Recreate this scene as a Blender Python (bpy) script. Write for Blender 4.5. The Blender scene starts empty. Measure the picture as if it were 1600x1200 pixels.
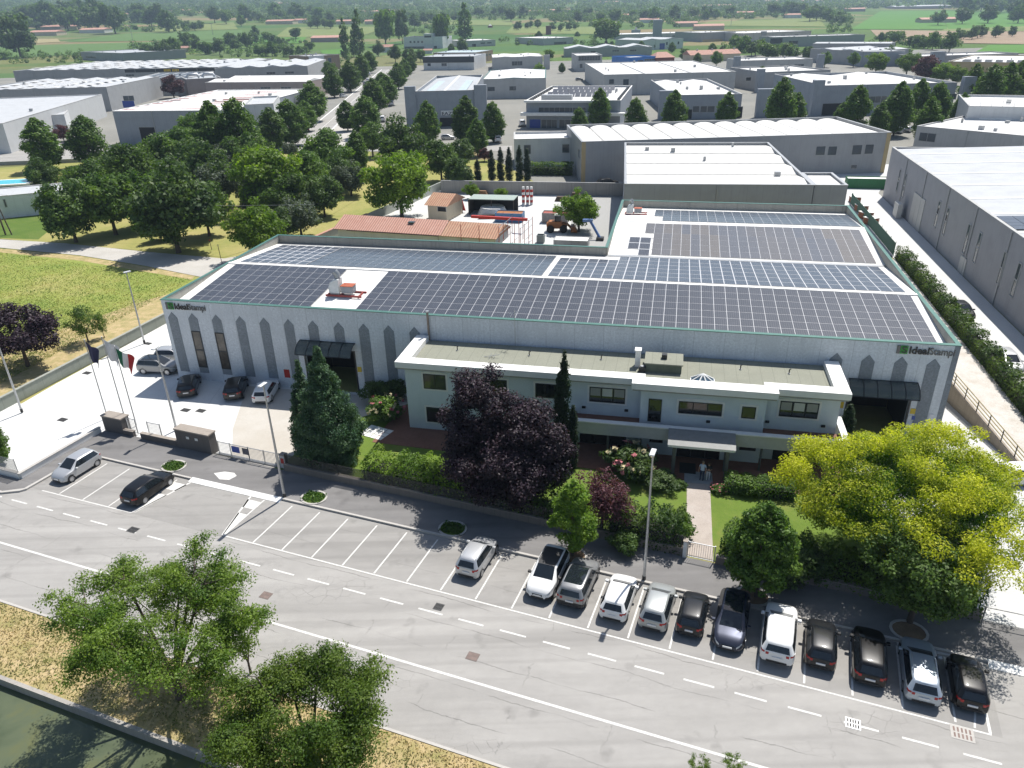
import bpy, bmesh, math, random
import numpy as np
from mathutils import Vector, Matrix
R_ = math.radians
sc = bpy.context.scene
C = sc.collection
random.seed(7)

# ------------------------------------------------------------------ camera (drone, 34 m above the car park)
CAM_H = 34.0
FPX = 1171.02
PIT, ROL = R_(26.42721), R_(-1.38825)
YB, YS = R_(-12.58765), R_(-21.48425)          # yaw of the factory, yaw of the street
cp, sp = math.cos(PIT), math.sin(PIT)
cr, sr = math.cos(ROL), math.sin(ROL)
FW = np.array([0, cp, -sp]); r0 = np.array([1., 0, 0]); u0 = np.array([0, sp, cp])
RT = cr * r0 + sr * u0; UP = -sr * r0 + cr * u0
cam = bpy.data.cameras.new('camera'); camo = bpy.data.objects.new('camera', cam); C.objects.link(camo)
M = Matrix.Identity(4)
for i in range(3):
    M[i][0], M[i][1], M[i][2] = RT[i], UP[i], -FW[i]
M[2][3] = CAM_H
camo.matrix_world = M
cam.sensor_width = 36; cam.lens = FPX / 1600 * 36; cam.clip_end = 12000; cam.clip_start = 0.5
sc.camera = camo

def ray(u, v): return FW * FPX + RT * (u - 800) - UP * (v - 600)
def G(u, v, z=0.0):                            # survey: where a sight line meets the level z
    d = ray(u, v); t = (z - CAM_H) / d[2]
    return np.array([d[0] * t, d[1] * t])
def terrain(x, y):
    a = np.clip(x / np.maximum(y, 1.0), -0.9, 0.9)
    s = 0.029 - 0.027 * a
    k = (y - 850) / 60.0
    return s * 60 * np.where(k > 30, k, np.log1p(np.exp(np.minimum(k, 30))))
TS = np.geomspace(60, 7000, 1400)
def GT(u, v):                                  # the same on the rising plain
    d = ray(u, v); d = d / np.linalg.norm(d); X = d[0] * TS; Y = d[1] * TS; Z = CAM_H + d[2] * TS
    h = terrain(X, Y) - Z; k = int(np.argmax(h >= 0)) if (h >= 0).any() else len(TS) - 1
    f = 0.0 if k == 0 or h[k] <= h[k - 1] else float(np.clip(-h[k - 1] / (h[k] - h[k - 1]), 0, 1)); t = TS[max(k - 1, 0)] + (TS[k] - TS[max(k - 1, 0)]) * f
    return np.array([d[0] * t, d[1] * t, float(terrain(d[0] * t, d[1] * t))])
def topz(u, v, b):                             # height of a sight line above the ground point b
    d = ray(u, v); t = np.linalg.norm(b[:2]) / np.linalg.norm(d[:2])
    return CAM_H + d[2] * t
def onplane(u, v, o, yaw):
    d = ray(u, v); ex = np.array([math.cos(yaw), math.sin(yaw)]); n = np.array([-ex[1], ex[0]])
    o = np.array(o[:2]); t = (o @ n) / (d[:2] @ n); p = d[:2] * t
    return (p - o) @ ex, CAM_H + d[2] * t
EB = np.array([math.cos(YB), math.sin(YB)]); NB = np.array([-EB[1], EB[0]])
ES = np.array([math.cos(YS), math.sin(YS)]); ET = np.array([-ES[1], ES[0]])
OB = np.array([-35.17, 71.70])                 # the factory's left front corner
def st(s, t): return ES * s + ET * t           # street frame -> world
def bw(x, y): return OB + EB * x + NB * y      # factory frame -> world

# ------------------------------------------------------------------ light
w = bpy.data.worlds.new('World'); sc.world = w; w.use_nodes = True
nt = w.node_tree; bg = nt.nodes['Background']
sky = nt.nodes.new('ShaderNodeTexSky'); sky.sky_type = 'NISHITA'; sky.sun_disc = False
SUN_EL, SUN_AZ = R_(60), R_(55.5)              # azimuth counted from +X
sky.sun_elevation = SUN_EL; sky.sun_rotation = R_(90) - SUN_AZ
sky.air_density = 1.0; sky.dust_density = 1.0; sky.ozone_density = 1.0
nt.links.new(sky.outputs[0], bg.inputs[0]); bg.inputs[1].default_value = 0.085
sl = bpy.data.lights.new('sun', 'SUN'); sl.energy = 5.0; sl.angle = R_(0.5); sl.color = (1, .96, .9)
so = bpy.data.objects.new('sun', sl); C.objects.link(so)
dv = Vector((math.cos(SUN_AZ) * math.cos(SUN_EL), math.sin(SUN_AZ) * math.cos(SUN_EL), math.sin(SUN_EL)))
so.rotation_euler = dv.to_track_quat('Z', 'Y').to_euler(); so.location = (60, 60, 150)
sc.view_settings.view_transform = 'Standard'; sc.view_settings.look = 'None'
sc.view_settings.exposure = 0.4; sc.view_settings.gamma = 1.0
sc.cycles.max_bounces = 5; sc.cycles.diffuse_bounces = 2; sc.cycles.glossy_bounces = 2
sc.cycles.transmission_bounces = 3; sc.cycles.transparent_max_bounces = 6; sc.cycles.volume_bounces = 0
sc.cycles.caustics_reflective = False; sc.cycles.caustics_refractive = False
sc.cycles.use_denoising = True
sc.cycles.use_adaptive_sampling = True; sc.cycles.adaptive_threshold = 0.02

# ------------------------------------------------------------------ scene helpers
def tag(o, label=None, cat=None, group=None, kind=None):
    if label: o['label'] = label
    if cat: o['category'] = cat
    if group: o['group'] = group
    if kind: o['kind'] = kind
    return o
def empty(name, loc=(0, 0, 0), rz=0.0):
    o = bpy.data.objects.new(name, None); C.objects.link(o)
    o.empty_display_size = .3
    o.location = (float(loc[0]), float(loc[1]), float(loc[2]) if len(loc) > 2 else 0.0); o.rotation_euler = (0, 0, rz)
    return o
def thing(name, label, cat, loc=(0, 0, 0), rz=0.0, group=None): return tag(empty(name, loc, rz), label, cat, group)
def copy_tree(o, parent=None):
    c = o.copy(); C.objects.link(c); c.parent = parent
    for ch in o.children: copy_tree(ch, c)
    return c
def rename_copy(o, loc, rz, label=None, scale=None, group=None):
    c = copy_tree(o); c.location = (float(loc[0]), float(loc[1]), float(loc[2]) if len(loc) > 2 else 0.0); c.rotation_euler = (0, 0, rz)
    if scale is not None: c.scale = scale if hasattr(scale, '__len__') else (scale,) * 3
    if label: c['label'] = label
    if group: c['group'] = group
    return c

class MB:
    def __init__(s): s.v = []; s.f = []; s.m = []; s.mi = 0
    def add(s, vs, fs):
        n = len(s.v); s.v += [tuple(map(float, p)) for p in vs]
        for f in fs: s.f.append(tuple(i + n for i in f)); s.m.append(s.mi)
        return s
    def box(s, x0, x1, y0, y1, z0, z1):
        return s.add([(x0, y0, z0), (x1, y0, z0), (x1, y1, z0), (x0, y1, z0), (x0, y0, z1), (x1, y0, z1), (x1, y1, z1), (x0, y1, z1)],
                     [(0, 3, 2, 1), (4, 5, 6, 7), (0, 1, 5, 4), (1, 2, 6, 5), (2, 3, 7, 6), (3, 0, 4, 7)])
    def quad(s, *p): return s.add(p, [tuple(range(len(p)))])
    def prism(s, poly, z0, z1):
        n = len(poly)
        z0s = z0 if hasattr(z0, '__len__') else [z0] * n; z1s = z1 if hasattr(z1, '__len__') else [z1] * n
        vs = [(p[0], p[1], z) for p, z in zip(poly, z0s)] + [(p[0], p[1], z) for p, z in zip(poly, z1s)]
        return s.add(vs, [tuple(range(n))[::-1], tuple(range(n, 2 * n))] + [(i, (i + 1) % n, n + (i + 1) % n, n + i) for i in range(n)])
    def vprism(s, poly, y0, y1):               # polygon in x,z swept along y
        n = len(poly)
        vs = [(p[0], y0, p[1]) for p in poly] + [(p[0], y1, p[1]) for p in poly]
        return s.add(vs, [tuple(range(n)), tuple(range(n, 2 * n))[::-1]] + [((i + 1) % n, i, n + i, n + (i + 1) % n) for i in range(n)])
    def tube(s, pts, rs, n=8, cap=True):
        pts = [Vector(p) for p in pts]
        if not hasattr(rs, '__len__'): rs = [rs] * len(pts)
        base = len(s.v); prev = None
        for i, p in enumerate(pts):
            d = (pts[min(i + 1, len(pts) - 1)] - pts[max(i - 1, 0)]).normalized()
            a = Vector((1, 0, 0)) if abs(d.x) < .8 else Vector((0, 1, 0))
            if prev is not None: a = prev
            b = d.cross(a).normalized(); a = b.cross(d).normalized(); prev = a
            for k in range(n):
                t = 2 * math.pi * k / n
                s.v.append(tuple(p + (a * math.cos(t) + b * math.sin(t)) * rs[i]))
        for i in range(len(pts) - 1):
            for k in range(n):
                k2 = (k + 1) % n
                s.f.append((base + i * n + k, base + i * n + k2, base + (i + 1) * n + k2, base + (i + 1) * n + k)); s.m.append(s.mi)
        if cap:
            s.f.append(tuple(base + k for k in range(n))[::-1]); s.m.append(s.mi)
            s.f.append(tuple(base + (len(pts) - 1) * n + k for k in range(n))); s.m.append(s.mi)
        return s
    def lathe(s, prof, n=16, o=(0, 0, 0)):
        base = len(s.v)
        for r, z in prof:
            for k in range(n):
                t = 2 * math.pi * k / n; s.v.append((o[0] + r * math.cos(t), o[1] + r * math.sin(t), o[2] + z))
        for i in range(len(prof) - 1):
            for k in range(n):
                k2 = (k + 1) % n
                s.f.append((base + i * n + k, base + i * n + k2, base + (i + 1) * n + k2, base + (i + 1) * n + k)); s.m.append(s.mi)
        s.f.append(tuple(base + k for k in range(n))[::-1]); s.m.append(s.mi)
        s.f.append(tuple(base + (len(prof) - 1) * n + k for k in range(n))); s.m.append(s.mi)
        return s
    def build(s, name, mat, parent=None, smooth=None, bevel=None, loc=None):
        me = bpy.data.meshes.new(name); me.from_pydata(s.v, [], s.f)
        mats = mat if isinstance(mat, (list, tuple)) else [mat]
        for m in mats: me.materials.append(m)
        if len(mats) > 1: me.polygons.foreach_set('material_index', s.m)
        bm = bmesh.new(); bm.from_mesh(me); bmesh.ops.recalc_face_normals(bm, faces=bm.faces); bm.to_mesh(me); bm.free()
        if smooth is not None:
            me.polygons.foreach_set('use_smooth', [True] * len(me.polygons))
            me.set_sharp_from_angle(angle=R_(smooth))
        me.update()
        o = bpy.data.objects.new(name, me); C.objects.link(o)
        if parent is not None: o.parent = parent
        if loc is not None: o.location = loc
        if bevel:
            b = o.modifiers.new('bevel', 'BEVEL'); b.width = bevel; b.segments = 2; b.limit_method = 'ANGLE'
        return o
def bx(*a): return MB().box(*a)
def struct(name, mb, mat, **k): return tag(mb.build(name, mat, **k), kind='structure')

# ------------------------------------------------------------------ materials
def newmat(name):
    m = bpy.data.materials.new(name); m.use_nodes = True
    t = m.node_tree; b = t.nodes['Principled BSDF']
    return m, t, b
def N(t, typ, **k):
    n = t.nodes.new(typ)
    for a, v in k.items(): setattr(n, a, v)
    return n
def obj_co(t, scale=(1, 1, 1), rz=0.0, which='Object'):
    tc = N(t, 'ShaderNodeTexCoord'); mp = N(t, 'ShaderNodeMapping')
    mp.inputs['Scale'].default_value = scale; mp.inputs['Rotation'].default_value = (0, 0, rz)
    t.links.new(tc.outputs[which], mp.inputs[0]); return mp.outputs[0]
def noise(t, co, scale, detail=4, rough=.6, dist=0.0):
    n = N(t, 'ShaderNodeTexNoise'); n.inputs['Scale'].default_value = scale; n.inputs['Detail'].default_value = detail
    n.inputs['Roughness'].default_value = rough; n.inputs['Distortion'].default_value = dist
    t.links.new(co, n.inputs['Vector']); return n.outputs[0]
def ramp(t, fac, stops):
    r = N(t, 'ShaderNodeValToRGB'); e = r.color_ramp.elements
    e[0].position, e[0].color = stops[0][0], tuple(stops[0][1]) + (1,) if hasattr(stops[0][1], '__len__') else (stops[0][1],) * 3 + (1,)
    e[1].position, e[1].color = stops[-1][0], tuple(stops[-1][1]) + (1,) if hasattr(stops[-1][1], '__len__') else (stops[-1][1],) * 3 + (1,)
    for p, c in stops[1:-1]:
        x = e.new(p); x.color = tuple(c) + (1,) if hasattr(c, '__len__') else (c, c, c, 1)
    t.links.new(fac, r.inputs[0]); return r.outputs[0]
def mix(t, a, b, fac, mode='MIX'):
    n = N(t, 'ShaderNodeMix', data_type='RGBA', blend_type=mode)
    for k, v in ((0, fac), (6, a), (7, b)):
        s = n.inputs[k]
        if hasattr(v, 'is_linked'): t.links.new(v, s)
        elif hasattr(v, '__len__'): s.default_value = tuple(v) + (1,) if len(v) == 3 else v
        else: s.default_value = v if k == 0 else (v, v, v, 1)
    return n.outputs[2]
def setc(t, b, col):
    if hasattr(col, 'is_linked'): t.links.new(col, b.inputs['Base Color'])
    else: b.inputs['Base Color'].default_value = tuple(col) + (1,)
def bump(t, b, h, strength=.3, dist=.02):
    n = N(t, 'ShaderNodeBump'); n.inputs['Strength'].default_value = strength; n.inputs['Distance'].default_value = dist
    t.links.new(h, n.inputs['Height']); t.links.new(n.outputs[0], b.inputs['Normal'])
_mc = {}
def plain(name, col, rough=.6, metal=0.0, var=.12, vs=3.0, coat=0.0, spec=.5):
    if name in _mc: return _mc[name]
    m, t, b = newmat(name); b.inputs['Roughness'].default_value = rough; b.inputs['Metallic'].default_value = metal
    b.inputs['Coat Weight'].default_value = coat; b.inputs['Coat Roughness'].default_value = .05; b.inputs['Specular IOR Level'].default_value = spec
    if var > 0:
        co = obj_co(t); n = noise(t, co, vs, 5, .65)
        c0 = tuple(c * (1 - var) for c in col); c1 = tuple(min(1, c * (1 + var)) for c in col)
        setc(t, b, ramp(t, n, [(.3, c0), (.7, c1)]))
    else: setc(t, b, col)
    _mc[name] = m; return m
def stained(name, col, dark=.7, joint=None, rough=.8, gr=.06, ss=14):
    """concrete wall: speckle, vertical rain streaks, faint panel joints every `joint` metres along x"""
    if name in _mc: return _mc[name]
    m, t, b = newmat(name); b.inputs['Roughness'].default_value = rough; b.inputs['Specular IOR Level'].default_value = .25
    co = obj_co(t)
    sp = ramp(t, noise(t, co, ss, 3, .8), [(.32, 0.0), (.68, 1.0)])
    big = noise(t, obj_co(t, (.35, .35, .35)), 1.0, 4, .6)
    stv = noise(t, obj_co(t, (2.2, 2.2, .12)), 1.3, 4, .7)
    c = mix(t, tuple(x * (1 - gr) for x in col), tuple(min(1, x * (1 + gr)) for x in col), sp)
    c = mix(t, c, tuple(x * dark for x in col), ramp(t, stv, [(.5, 0.0), (.78, .8)]))
    c = mix(t, c, tuple(x * .86 for x in col), ramp(t, big, [(.45, 0.0), (.7, .8)]))
    if joint:
        sx = N(t, 'ShaderNodeSeparateXYZ'); t.links.new(co, sx.inputs[0])
        md = N(t, 'ShaderNodeMath', operation='MODULO'); ad = N(t, 'ShaderNodeMath', operation='ADD')
        ad.inputs[1].default_value = 1000 * joint; t.links.new(sx.outputs[0], ad.inputs[0])
        t.links.new(ad.outputs[0], md.inputs[0]); md.inputs[1].default_value = joint
        lt = N(t, 'ShaderNodeMath', operation='LESS_THAN'); lt.inputs[1].default_value = .05; t.links.new(md.outputs[0], lt.inputs[0])
        mu = N(t, 'ShaderNodeMath', operation='MULTIPLY'); mu.inputs[1].default_value = .45; t.links.new(lt.outputs[0], mu.inputs[0])
        c = mix(t, c, tuple(x * .55 for x in col), mu.outputs[0])
    setc(t, b, c); bump(t, b, sp, .25, .01)
    _mc[name] = m; return m
def ground_mat(name, c0, c1, c2, s1=.15, s2=2.0, fine=30, rough=.95, bs=.5):
    if name in _mc: return _mc[name]
    m, t, b = newmat(name); b.inputs['Roughness'].default_value = rough; b.inputs['Specular IOR Level'].default_value = .15
    co = obj_co(t)
    a = noise(t, co, s1, 6, .65, .4); d = noise(t, co, s2, 5, .7); e = noise(t, co, fine, 2, .8)
    c = ramp(t, a, [(.35, c0), (.52, c1), (.68, c2)])
    c = mix(t, c, mix(t, c0, c2, d), .45)
    c = mix(t, c, mix(t, .55, 1.35, e), .55, 'MULTIPLY')
    setc(t, b, c); bump(t, b, e, bs, .05)
    _mc[name] = m; return m
def asphalt(name, col, crack=.6, patch=.12, tint=(1.035, 1, .945)):
    if name in _mc: return _mc[name]
    m, t, b = newmat(name); b.inputs['Roughness'].default_value = .9; b.inputs['Specular IOR Level'].default_value = .2
    co = obj_co(t)
    big = noise(t, obj_co(t, (.1, .4, 1), -YS), 1.0, 5, .65, .5); med = noise(t, co, 1.4, 5, .7); fin = noise(t, co, 38, 2, .85)
    c = mix(t, tuple(col * (1 - patch) * k for k in tint), tuple(col * (1 + patch) * k for k in tint), ramp(t, big, [(.3, 0.0), (.7, 1.0)]))
    c = mix(t, c, mix(t, .8, 1.2, med), .5, 'MULTIPLY'); c = mix(t, c, mix(t, .55, 1.45, fin), .5, 'MULTIPLY')
    st_ = noise(t, obj_co(t, (.05, .55, 1), -YS), 1.0, 3, .6)
    c = mix(t, c, tuple(col * .8 * k for k in tint), ramp(t, st_, [(.55, 0.0), (.75, .6)]))
    oil = ramp(t, noise(t, obj_co(t, (.55, .55, 1)), 1.0, 3, .5), [(.62, 0.0), (.74, .55)])
    c = mix(t, c, tuple(col * .55 * k for k in tint), oil)
    trk = noise(t, obj_co(t, (.012, 1.1, 1), -YS), 1.0, 2, .5)
    c = mix(t, c, tuple(col * .72 * k for k in tint), ramp(t, trk, [(.5, 0.0), (.72, .55)]))
    if crack:
        cs = obj_co(t, (1, 1, 1), -YS); sx = N(t, 'ShaderNodeSeparateXYZ'); t.links.new(cs, sx.inputs[0])
        def M2(op, x, y):
            n = N(t, 'ShaderNodeMath', operation=op)
            for i, q in enumerate((x, y)):
                if hasattr(q, 'is_linked'): t.links.new(q, n.inputs[i])
                else: n.inputs[i].default_value = q
            return n.outputs[0]
        def lines(ax, per, off, w, a1, a2, lo, hi, msc):          # wandering cracks that keep to one direction
            wob = M2('ADD', M2('MULTIPLY', noise(t, cs, .22, 2, .5), a1), M2('MULTIPLY', noise(t, cs, 1.6, 7, .8), a2))
            q = M2('FRACT', M2('ADD', M2('DIVIDE', M2('ADD', sx.outputs[ax], wob), per), 50.0 + off), 0.0)
            dd = M2('MULTIPLY', M2('ABSOLUTE', M2('SUBTRACT', q, .5), 0.0), per)
            return mix(t, 0.0, ramp(t, dd, [(0.0, 1.0), (w, 0.0)]), ramp(t, noise(t, obj_co(t, msc, -YS), 1.0, 2, .5), [(lo, 0.0), (hi, 1.0)]))
        dk = tuple(col * .2 * k for k in tint)
        c = mix(t, c, dk, mix(t, 0.0, lines(1, 2.05, .1, .036, .7, .34, .44, .54, (.05, .5, 1)), crack))
        c = mix(t, c, dk, mix(t, 0.0, lines(0, 5.3, .3, .028, 1.6, .9, .5, .58, (.12, .6, 1)), crack * .8))
        wn = N(t, 'ShaderNodeTexNoise'); wn.inputs['Scale'].default_value = 1.1; wn.inputs['Detail'].default_value = 5; t.links.new(co, wn.inputs['Vector'])
        v = N(t, 'ShaderNodeVectorMath', operation='MULTIPLY_ADD'); v.inputs[1].default_value = (.7,) * 3
        t.links.new(wn.outputs[1], v.inputs[0]); t.links.new(obj_co(t, (1.15, 1.5, 1), -YS), v.inputs[2])
        vo = N(t, 'ShaderNodeTexVoronoi', feature='DISTANCE_TO_EDGE', voronoi_dimensions='2D'); vo.inputs['Scale'].default_value = 1.0; t.links.new(v.outputs[0], vo.inputs['Vector'])
        c = mix(t, c, dk, mix(t, 0.0, mix(t, 0.0, ramp(t, vo.outputs[0], [(0.0, .9), (.03, 0.0)]), ramp(t, noise(t, obj_co(t, (.09, .3, 1), -YS), 1.0, 3, .6), [(.56, 0.0), (.68, 1.0)])), crack))
    setc(t, b, c); bump(t, b, fin, .35, .01)
    _mc[name] = m; return m
def leaf_mat(name, base, tip=None, sat=.25, trans=.25, rand=.3, clump=1.2):
    """foliage: each leaf its own shade, tint by clump; thin leaves let some light through"""
    if name in _mc: return _mc[name]
    tip = tip or base
    m, t, b = newmat(name); out = t.nodes['Material Output']
    ge = N(t, 'ShaderNodeNewGeometry'); oi = N(t, 'ShaderNodeObjectInfo')
    n = noise(t, obj_co(t), clump, 3, .6)
    c = mix(t, base, tip, ramp(t, n, [(.38, 0.0), (.66, 1.0)]))
    rr = N(t, 'ShaderNodeMapRange'); rr.inputs[3].default_value = 1 - rand; rr.inputs[4].default_value = 1 + rand; t.links.new(ge.outputs['Random Per Island'], rr.inputs[0])
    ro = N(t, 'ShaderNodeMapRange'); ro.inputs[3].default_value = .82; ro.inputs[4].default_value = 1.2; t.links.new(oi.outputs['Random'], ro.inputs[0])
    mu = N(t, 'ShaderNodeMath', operation='MULTIPLY'); t.links.new(rr.outputs[0], mu.inputs[0]); t.links.new(ro.outputs[0], mu.inputs[1])
    c = mix(t, c, mu.outputs[0], 1.0, 'MULTIPLY')
    setc(t, b, c); b.inputs['Roughness'].default_value = .55; b.inputs['Specular IOR Level'].default_value = .3
    tr = N(t, 'ShaderNodeBsdfTranslucent'); ct = mix(t, c, (1.25, 1.35, .5), 1.0, 'MULTIPLY'); t.links.new(ct, tr.inputs[0])
    ms = N(t, 'ShaderNodeMixShader'); ms.inputs[0].default_value = trans
    t.links.new(b.outputs[0], ms.inputs[1]); t.links.new(tr.outputs[0], ms.inputs[2]); t.links.new(ms.outputs[0], out.inputs[0])
    _mc[name] = m; return m
def tiles(name, c0, c1, sx=.75):
    if name in _mc: return _mc[name]
    m, t, b = newmat(name); b.inputs['Roughness'].default_value = .85
    co = obj_co(t); wv = N(t, 'ShaderNodeTexWave', wave_type='BANDS', bands_direction='X'); wv.inputs['Scale'].default_value = sx; wv.inputs['Distortion'].default_value = .8
    t.links.new(co, wv.inputs['Vector'])
    br = N(t, 'ShaderNodeTexVoronoi'); br.inputs['Scale'].default_value = 1.7; t.links.new(co, br.inputs['Vector'])
    n = noise(t, co, .9, 4, .6)
    c = mix(t, c0, c1, br.outputs['Color']); c = mix(t, c, c0, n)
    c = mix(t, c, mix(t, .5, 1.2, wv.outputs[0]), .75, 'MULTIPLY')
    setc(t, b, c); bump(t, b, wv.outputs[0], .5, .04)
    _mc[name] = m; return m

GLASS = plain('dark_glass', (.012, .016, .02), .06, 0, 0, spec=.8)
GLASSB = plain('blue_glass', (.05, .09, .13), .08, 0, .3, 1.0, spec=.8)
DARK = plain('dark_interior', (.006, .006, .007), .9, 0, .2)
BLACKM = plain('dark_metal', (.03, .032, .035), .45, .3, .15)
GREYM = plain('grey_metal', (.35, .36, .37), .45, .5, .1)
STEEL = plain('galvanised_steel', (.45, .46, .47), .4, .7, .12)
WHITEP = plain('white_paint', (.75, .75, .73), .5, 0, .05)
COPING = plain('white_coping', (.78, .77, .74), .6, 0, .06, 1.2)
LINE = plain('worn_line_paint', (.62, .61, .58), .8, 0, .18, 6.0)
GREENM = plain('green_metal', (.07, .17, .14), .45, .2, .12)
RED = plain('red_paint', (.42, .03, .02), .5, 0, .15)
BARK = plain('bark', (.09, .07, .055), .95, 0, .35, 6.0)
TRUNKG = plain('grey_bark', (.16, .14, .12), .95, 0, .35, 6.0)
# ------------------------------------------------------------------ foliage
def leaf_object(name, P, D, size, mat, rng, tip=None, upw=.35, asp=.55, jit=.9):
    n = len(P)
    nr = D * .75 + rng.normal(size=(n, 3)) * jit * .6; nr[:, 2] += upw
    nr /= np.linalg.norm(nr, axis=1)[:, None] + 1e-9
    t = np.cross(nr, rng.normal(size=(n, 3))); t /= np.linalg.norm(t, axis=1)[:, None] + 1e-9
    b = np.cross(nr, t)
    s = size * rng.uniform(.6, 1.35, n)[:, None]
    V = np.empty((n, 4, 3))
    V[:, 0] = P - t * s * .5; V[:, 1] = P + b * s * asp * .5 + nr * s * .06; V[:, 2] = P + t * s * .5; V[:, 3] = P - b * s * asp * .5 + nr * s * .06
    me = bpy.data.meshes.new(name)
    me.vertices.add(4 * n); me.vertices.foreach_set('co', V.reshape(-1).astype(np.float32))
    me.loops.add(4 * n); me.loops.foreach_set('vertex_index', np.arange(4 * n, dtype=np.int32))
    me.polygons.add(n); me.polygons.foreach_set('loop_start', np.arange(0, 4 * n, 4, dtype=np.int32)); me.polygons.foreach_set('loop_total', np.full(n, 4, dtype=np.int32))
    if tip is not None:
        at = me.attributes.new('tip', 'FLOAT', 'FACE'); at.data.foreach_set('value', np.clip(tip, 0, 1).astype(np.float32))
    me.materials.append(mat); me.update(calc_edges=True)
    return me
def leafm(name, base, tip, trans=.25, rand=.3):
    if name in _mc: return _mc[name]
    m = leaf_mat(name, base, tip, trans=trans, rand=rand)
    t = m.node_tree; a = N(t, 'ShaderNodeAttribute', attribute_type='GEOMETRY', attribute_name='tip')
    for n in t.nodes:
        if n.type == 'VALTORGB':
            e = n.color_ramp.elements; e[0].position, e[1].position = 0.0, 1.0
            for l in list(n.inputs[0].links): t.links.remove(l)
            t.links.new(a.outputs['Fac'], n.inputs[0])
    return m
def sph(rng, n):
    d = rng.normal(size=(n, 3)); return d / np.linalg.norm(d, axis=1)[:, None]
def clump_leaves(rng, cl, per, flat=.75, shell=.45):
    """cl: (k,4) centre and radius -> leaf points, outward directions, clump index"""
    P = []; D = []; I = []
    for i, (x, y, z, r) in enumerate(cl):
        n = max(6, int(per * r * r)); d = sph(rng, n); q = d * r * rng.uniform(shell, 1.0, n)[:, None]; q[:, 2] *= flat
        P.append(q + (x, y, z)); D.append(d); I.append(np.full(n, i))
    return np.concatenate(P), np.concatenate(D), np.concatenate(I)
def trunk_mesh(rng, H, r, fork, ends, mat, nb=9, lean=(0, 0)):
    mb = MB()
    top = Vector((lean[0], lean[1], fork))
    mb.tube([(0, 0, -.2), (0, 0, .15), (lean[0] * .4, lean[1] * .4, fork * .5), top], [r * 1.5, r * 1.1, r * .9, r * .8], nb)
    for e in ends:
        e = Vector(e); L = e - top
        m1 = top + L * .35 + Vector((0, 0, L.length * .08)); m2 = top + L * .7 + Vector(rng.normal(size=3) * L.length * .05)
        mb.tube([top - Vector((0, 0, .2)), m1, m2, e], [r * .5, r * .36, r * .2, r * .07], 6)
    o = mb.build('trunk', mat, smooth=60); me = o.data; bpy.data.objects.remove(o); return me
PROTO = {}
def crown_profile(kind):
    return {'oval': lambda z: np.interp(z, [0, .12, .35, .65, .88, 1], [.35, .8, 1, .8, .42, .06]),
            'cone': lambda z: np.interp(z, [0, .08, .25, .6, 1], [.55, .95, 1, .6, .05]),
            'cyp': lambda z: np.interp(z, [0, .08, .3, .7, .93, 1], [.6, .9, 1, .85, .4, .08]),
            'poplar': lambda z: np.interp(z, [0, .1, .4, .75, 1], [.4, .8, 1, .75, .1])}[kind]
def make_proto(key, kind, R, H, bf, nc, ls, nl, mat, seed, bark=BARK, cr=.3, tipf=None, upw=.35, lobes=None, flat=.75, tr=None, asp=.55, shell=.45):
    """R,H crown radius and tree height; bf bare trunk fraction; nc clumps; ls leaf size; nl leaves in all"""
    rng = np.random.default_rng(seed)
    zc, az = H * (1 + bf) / 2, H * (1 - bf) / 2
    cl = []
    if kind == 'round':
        lob = lobes or [(0, 0, zc, R, az)]
        for i in range(nc):
            L = lob[i % len(lob)]
            d = sph(rng, 1)[0]; k = rng.uniform(.35, 1.0) ** .55
            wob = 1 + .16 * math.sin(3 * math.atan2(d[1], d[0]) + seed) + .1 * math.sin(5 * d[2] + seed * 2)
            if d[2] < -.55: d[2] *= .8
            r = R * cr * rng.uniform(.65, 1.3)
            k2 = k * wob
            cl.append((L[0] + d[0] * (L[3] - r * .7) * k2, L[1] + d[1] * (L[3] - r * .7) * k2, L[2] + d[2] * (L[4] - r * .6) * k2, r))
    else:
        f = crown_profile(kind)
        for i in range(nc):
            z = rng.uniform(0, 1) ** (1.15 if kind == 'cone' else 1.0); a = rng.uniform(0, 2 * math.pi)
            rr = R * f(z) * (1 + .12 * math.sin(4 * a + seed + z * 5)); r = max(R * cr * (.35 + .65 * f(z)) * rng.uniform(.65, 1.3), R * .08)
            k = max(0, rr - r * .75) * rng.uniform(.35, 1) ** .4
            cl.append((math.cos(a) * k, math.sin(a) * k, H * bf + z * H * (1 - bf) - (r * .4 if z > .9 else 0), r))
    cl = np.array(cl)
    per = nl / np.sum(cl[:, 3] ** 2)
    P, D, I = clump_leaves(rng, cl, per, flat, shell)
    ct = rng.uniform(0, .75, len(cl))
    tip = ct[I] + rng.uniform(-.12, .25, len(P))
    if tipf is not None: tip = tipf(P, D, rng, R, H, zc, az)
    keep = P[:, 2] > .12
    P, D, tip = P[keep], D[keep], tip[keep]
    me = leaf_object('crown', P, D, ls, mat, rng, tip, upw, asp)
    ends = [tuple(cl[i, :3] * (.86, .86, .93)) for i in rng.permutation(len(cl))[:(7 if kind == 'round' else 3)]]
    tm = trunk_mesh(rng, H, tr or max(.09, R * .055), H * max(bf, .12) + az * (.25 if kind == 'round' else .9), ends, bark)
    PROTO.setdefault(key, []).append((tm, me, H, R))
def place_tree(key, var, pos, R, H, label, group=None, name='tree', rz=None, cat=None):
    tm, me, H0, R0 = PROTO[key][var % len(PROTO[key])]
    root = thing(name, label, cat or ('shrub' if 'shrub' in name or 'bush' in name else 'tree'), (pos[0], pos[1], pos[2] if len(pos) > 2 else 0), rz if rz is not None else random.uniform(0, 6.28), group)
    root.scale = (R / R0, R / R0, H / H0)
    t = bpy.data.objects.new('trunk', tm); C.objects.link(t); t.parent = root
    c = bpy.data.objects.new('crown', me); C.objects.link(c); c.parent = root
    return root
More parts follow.
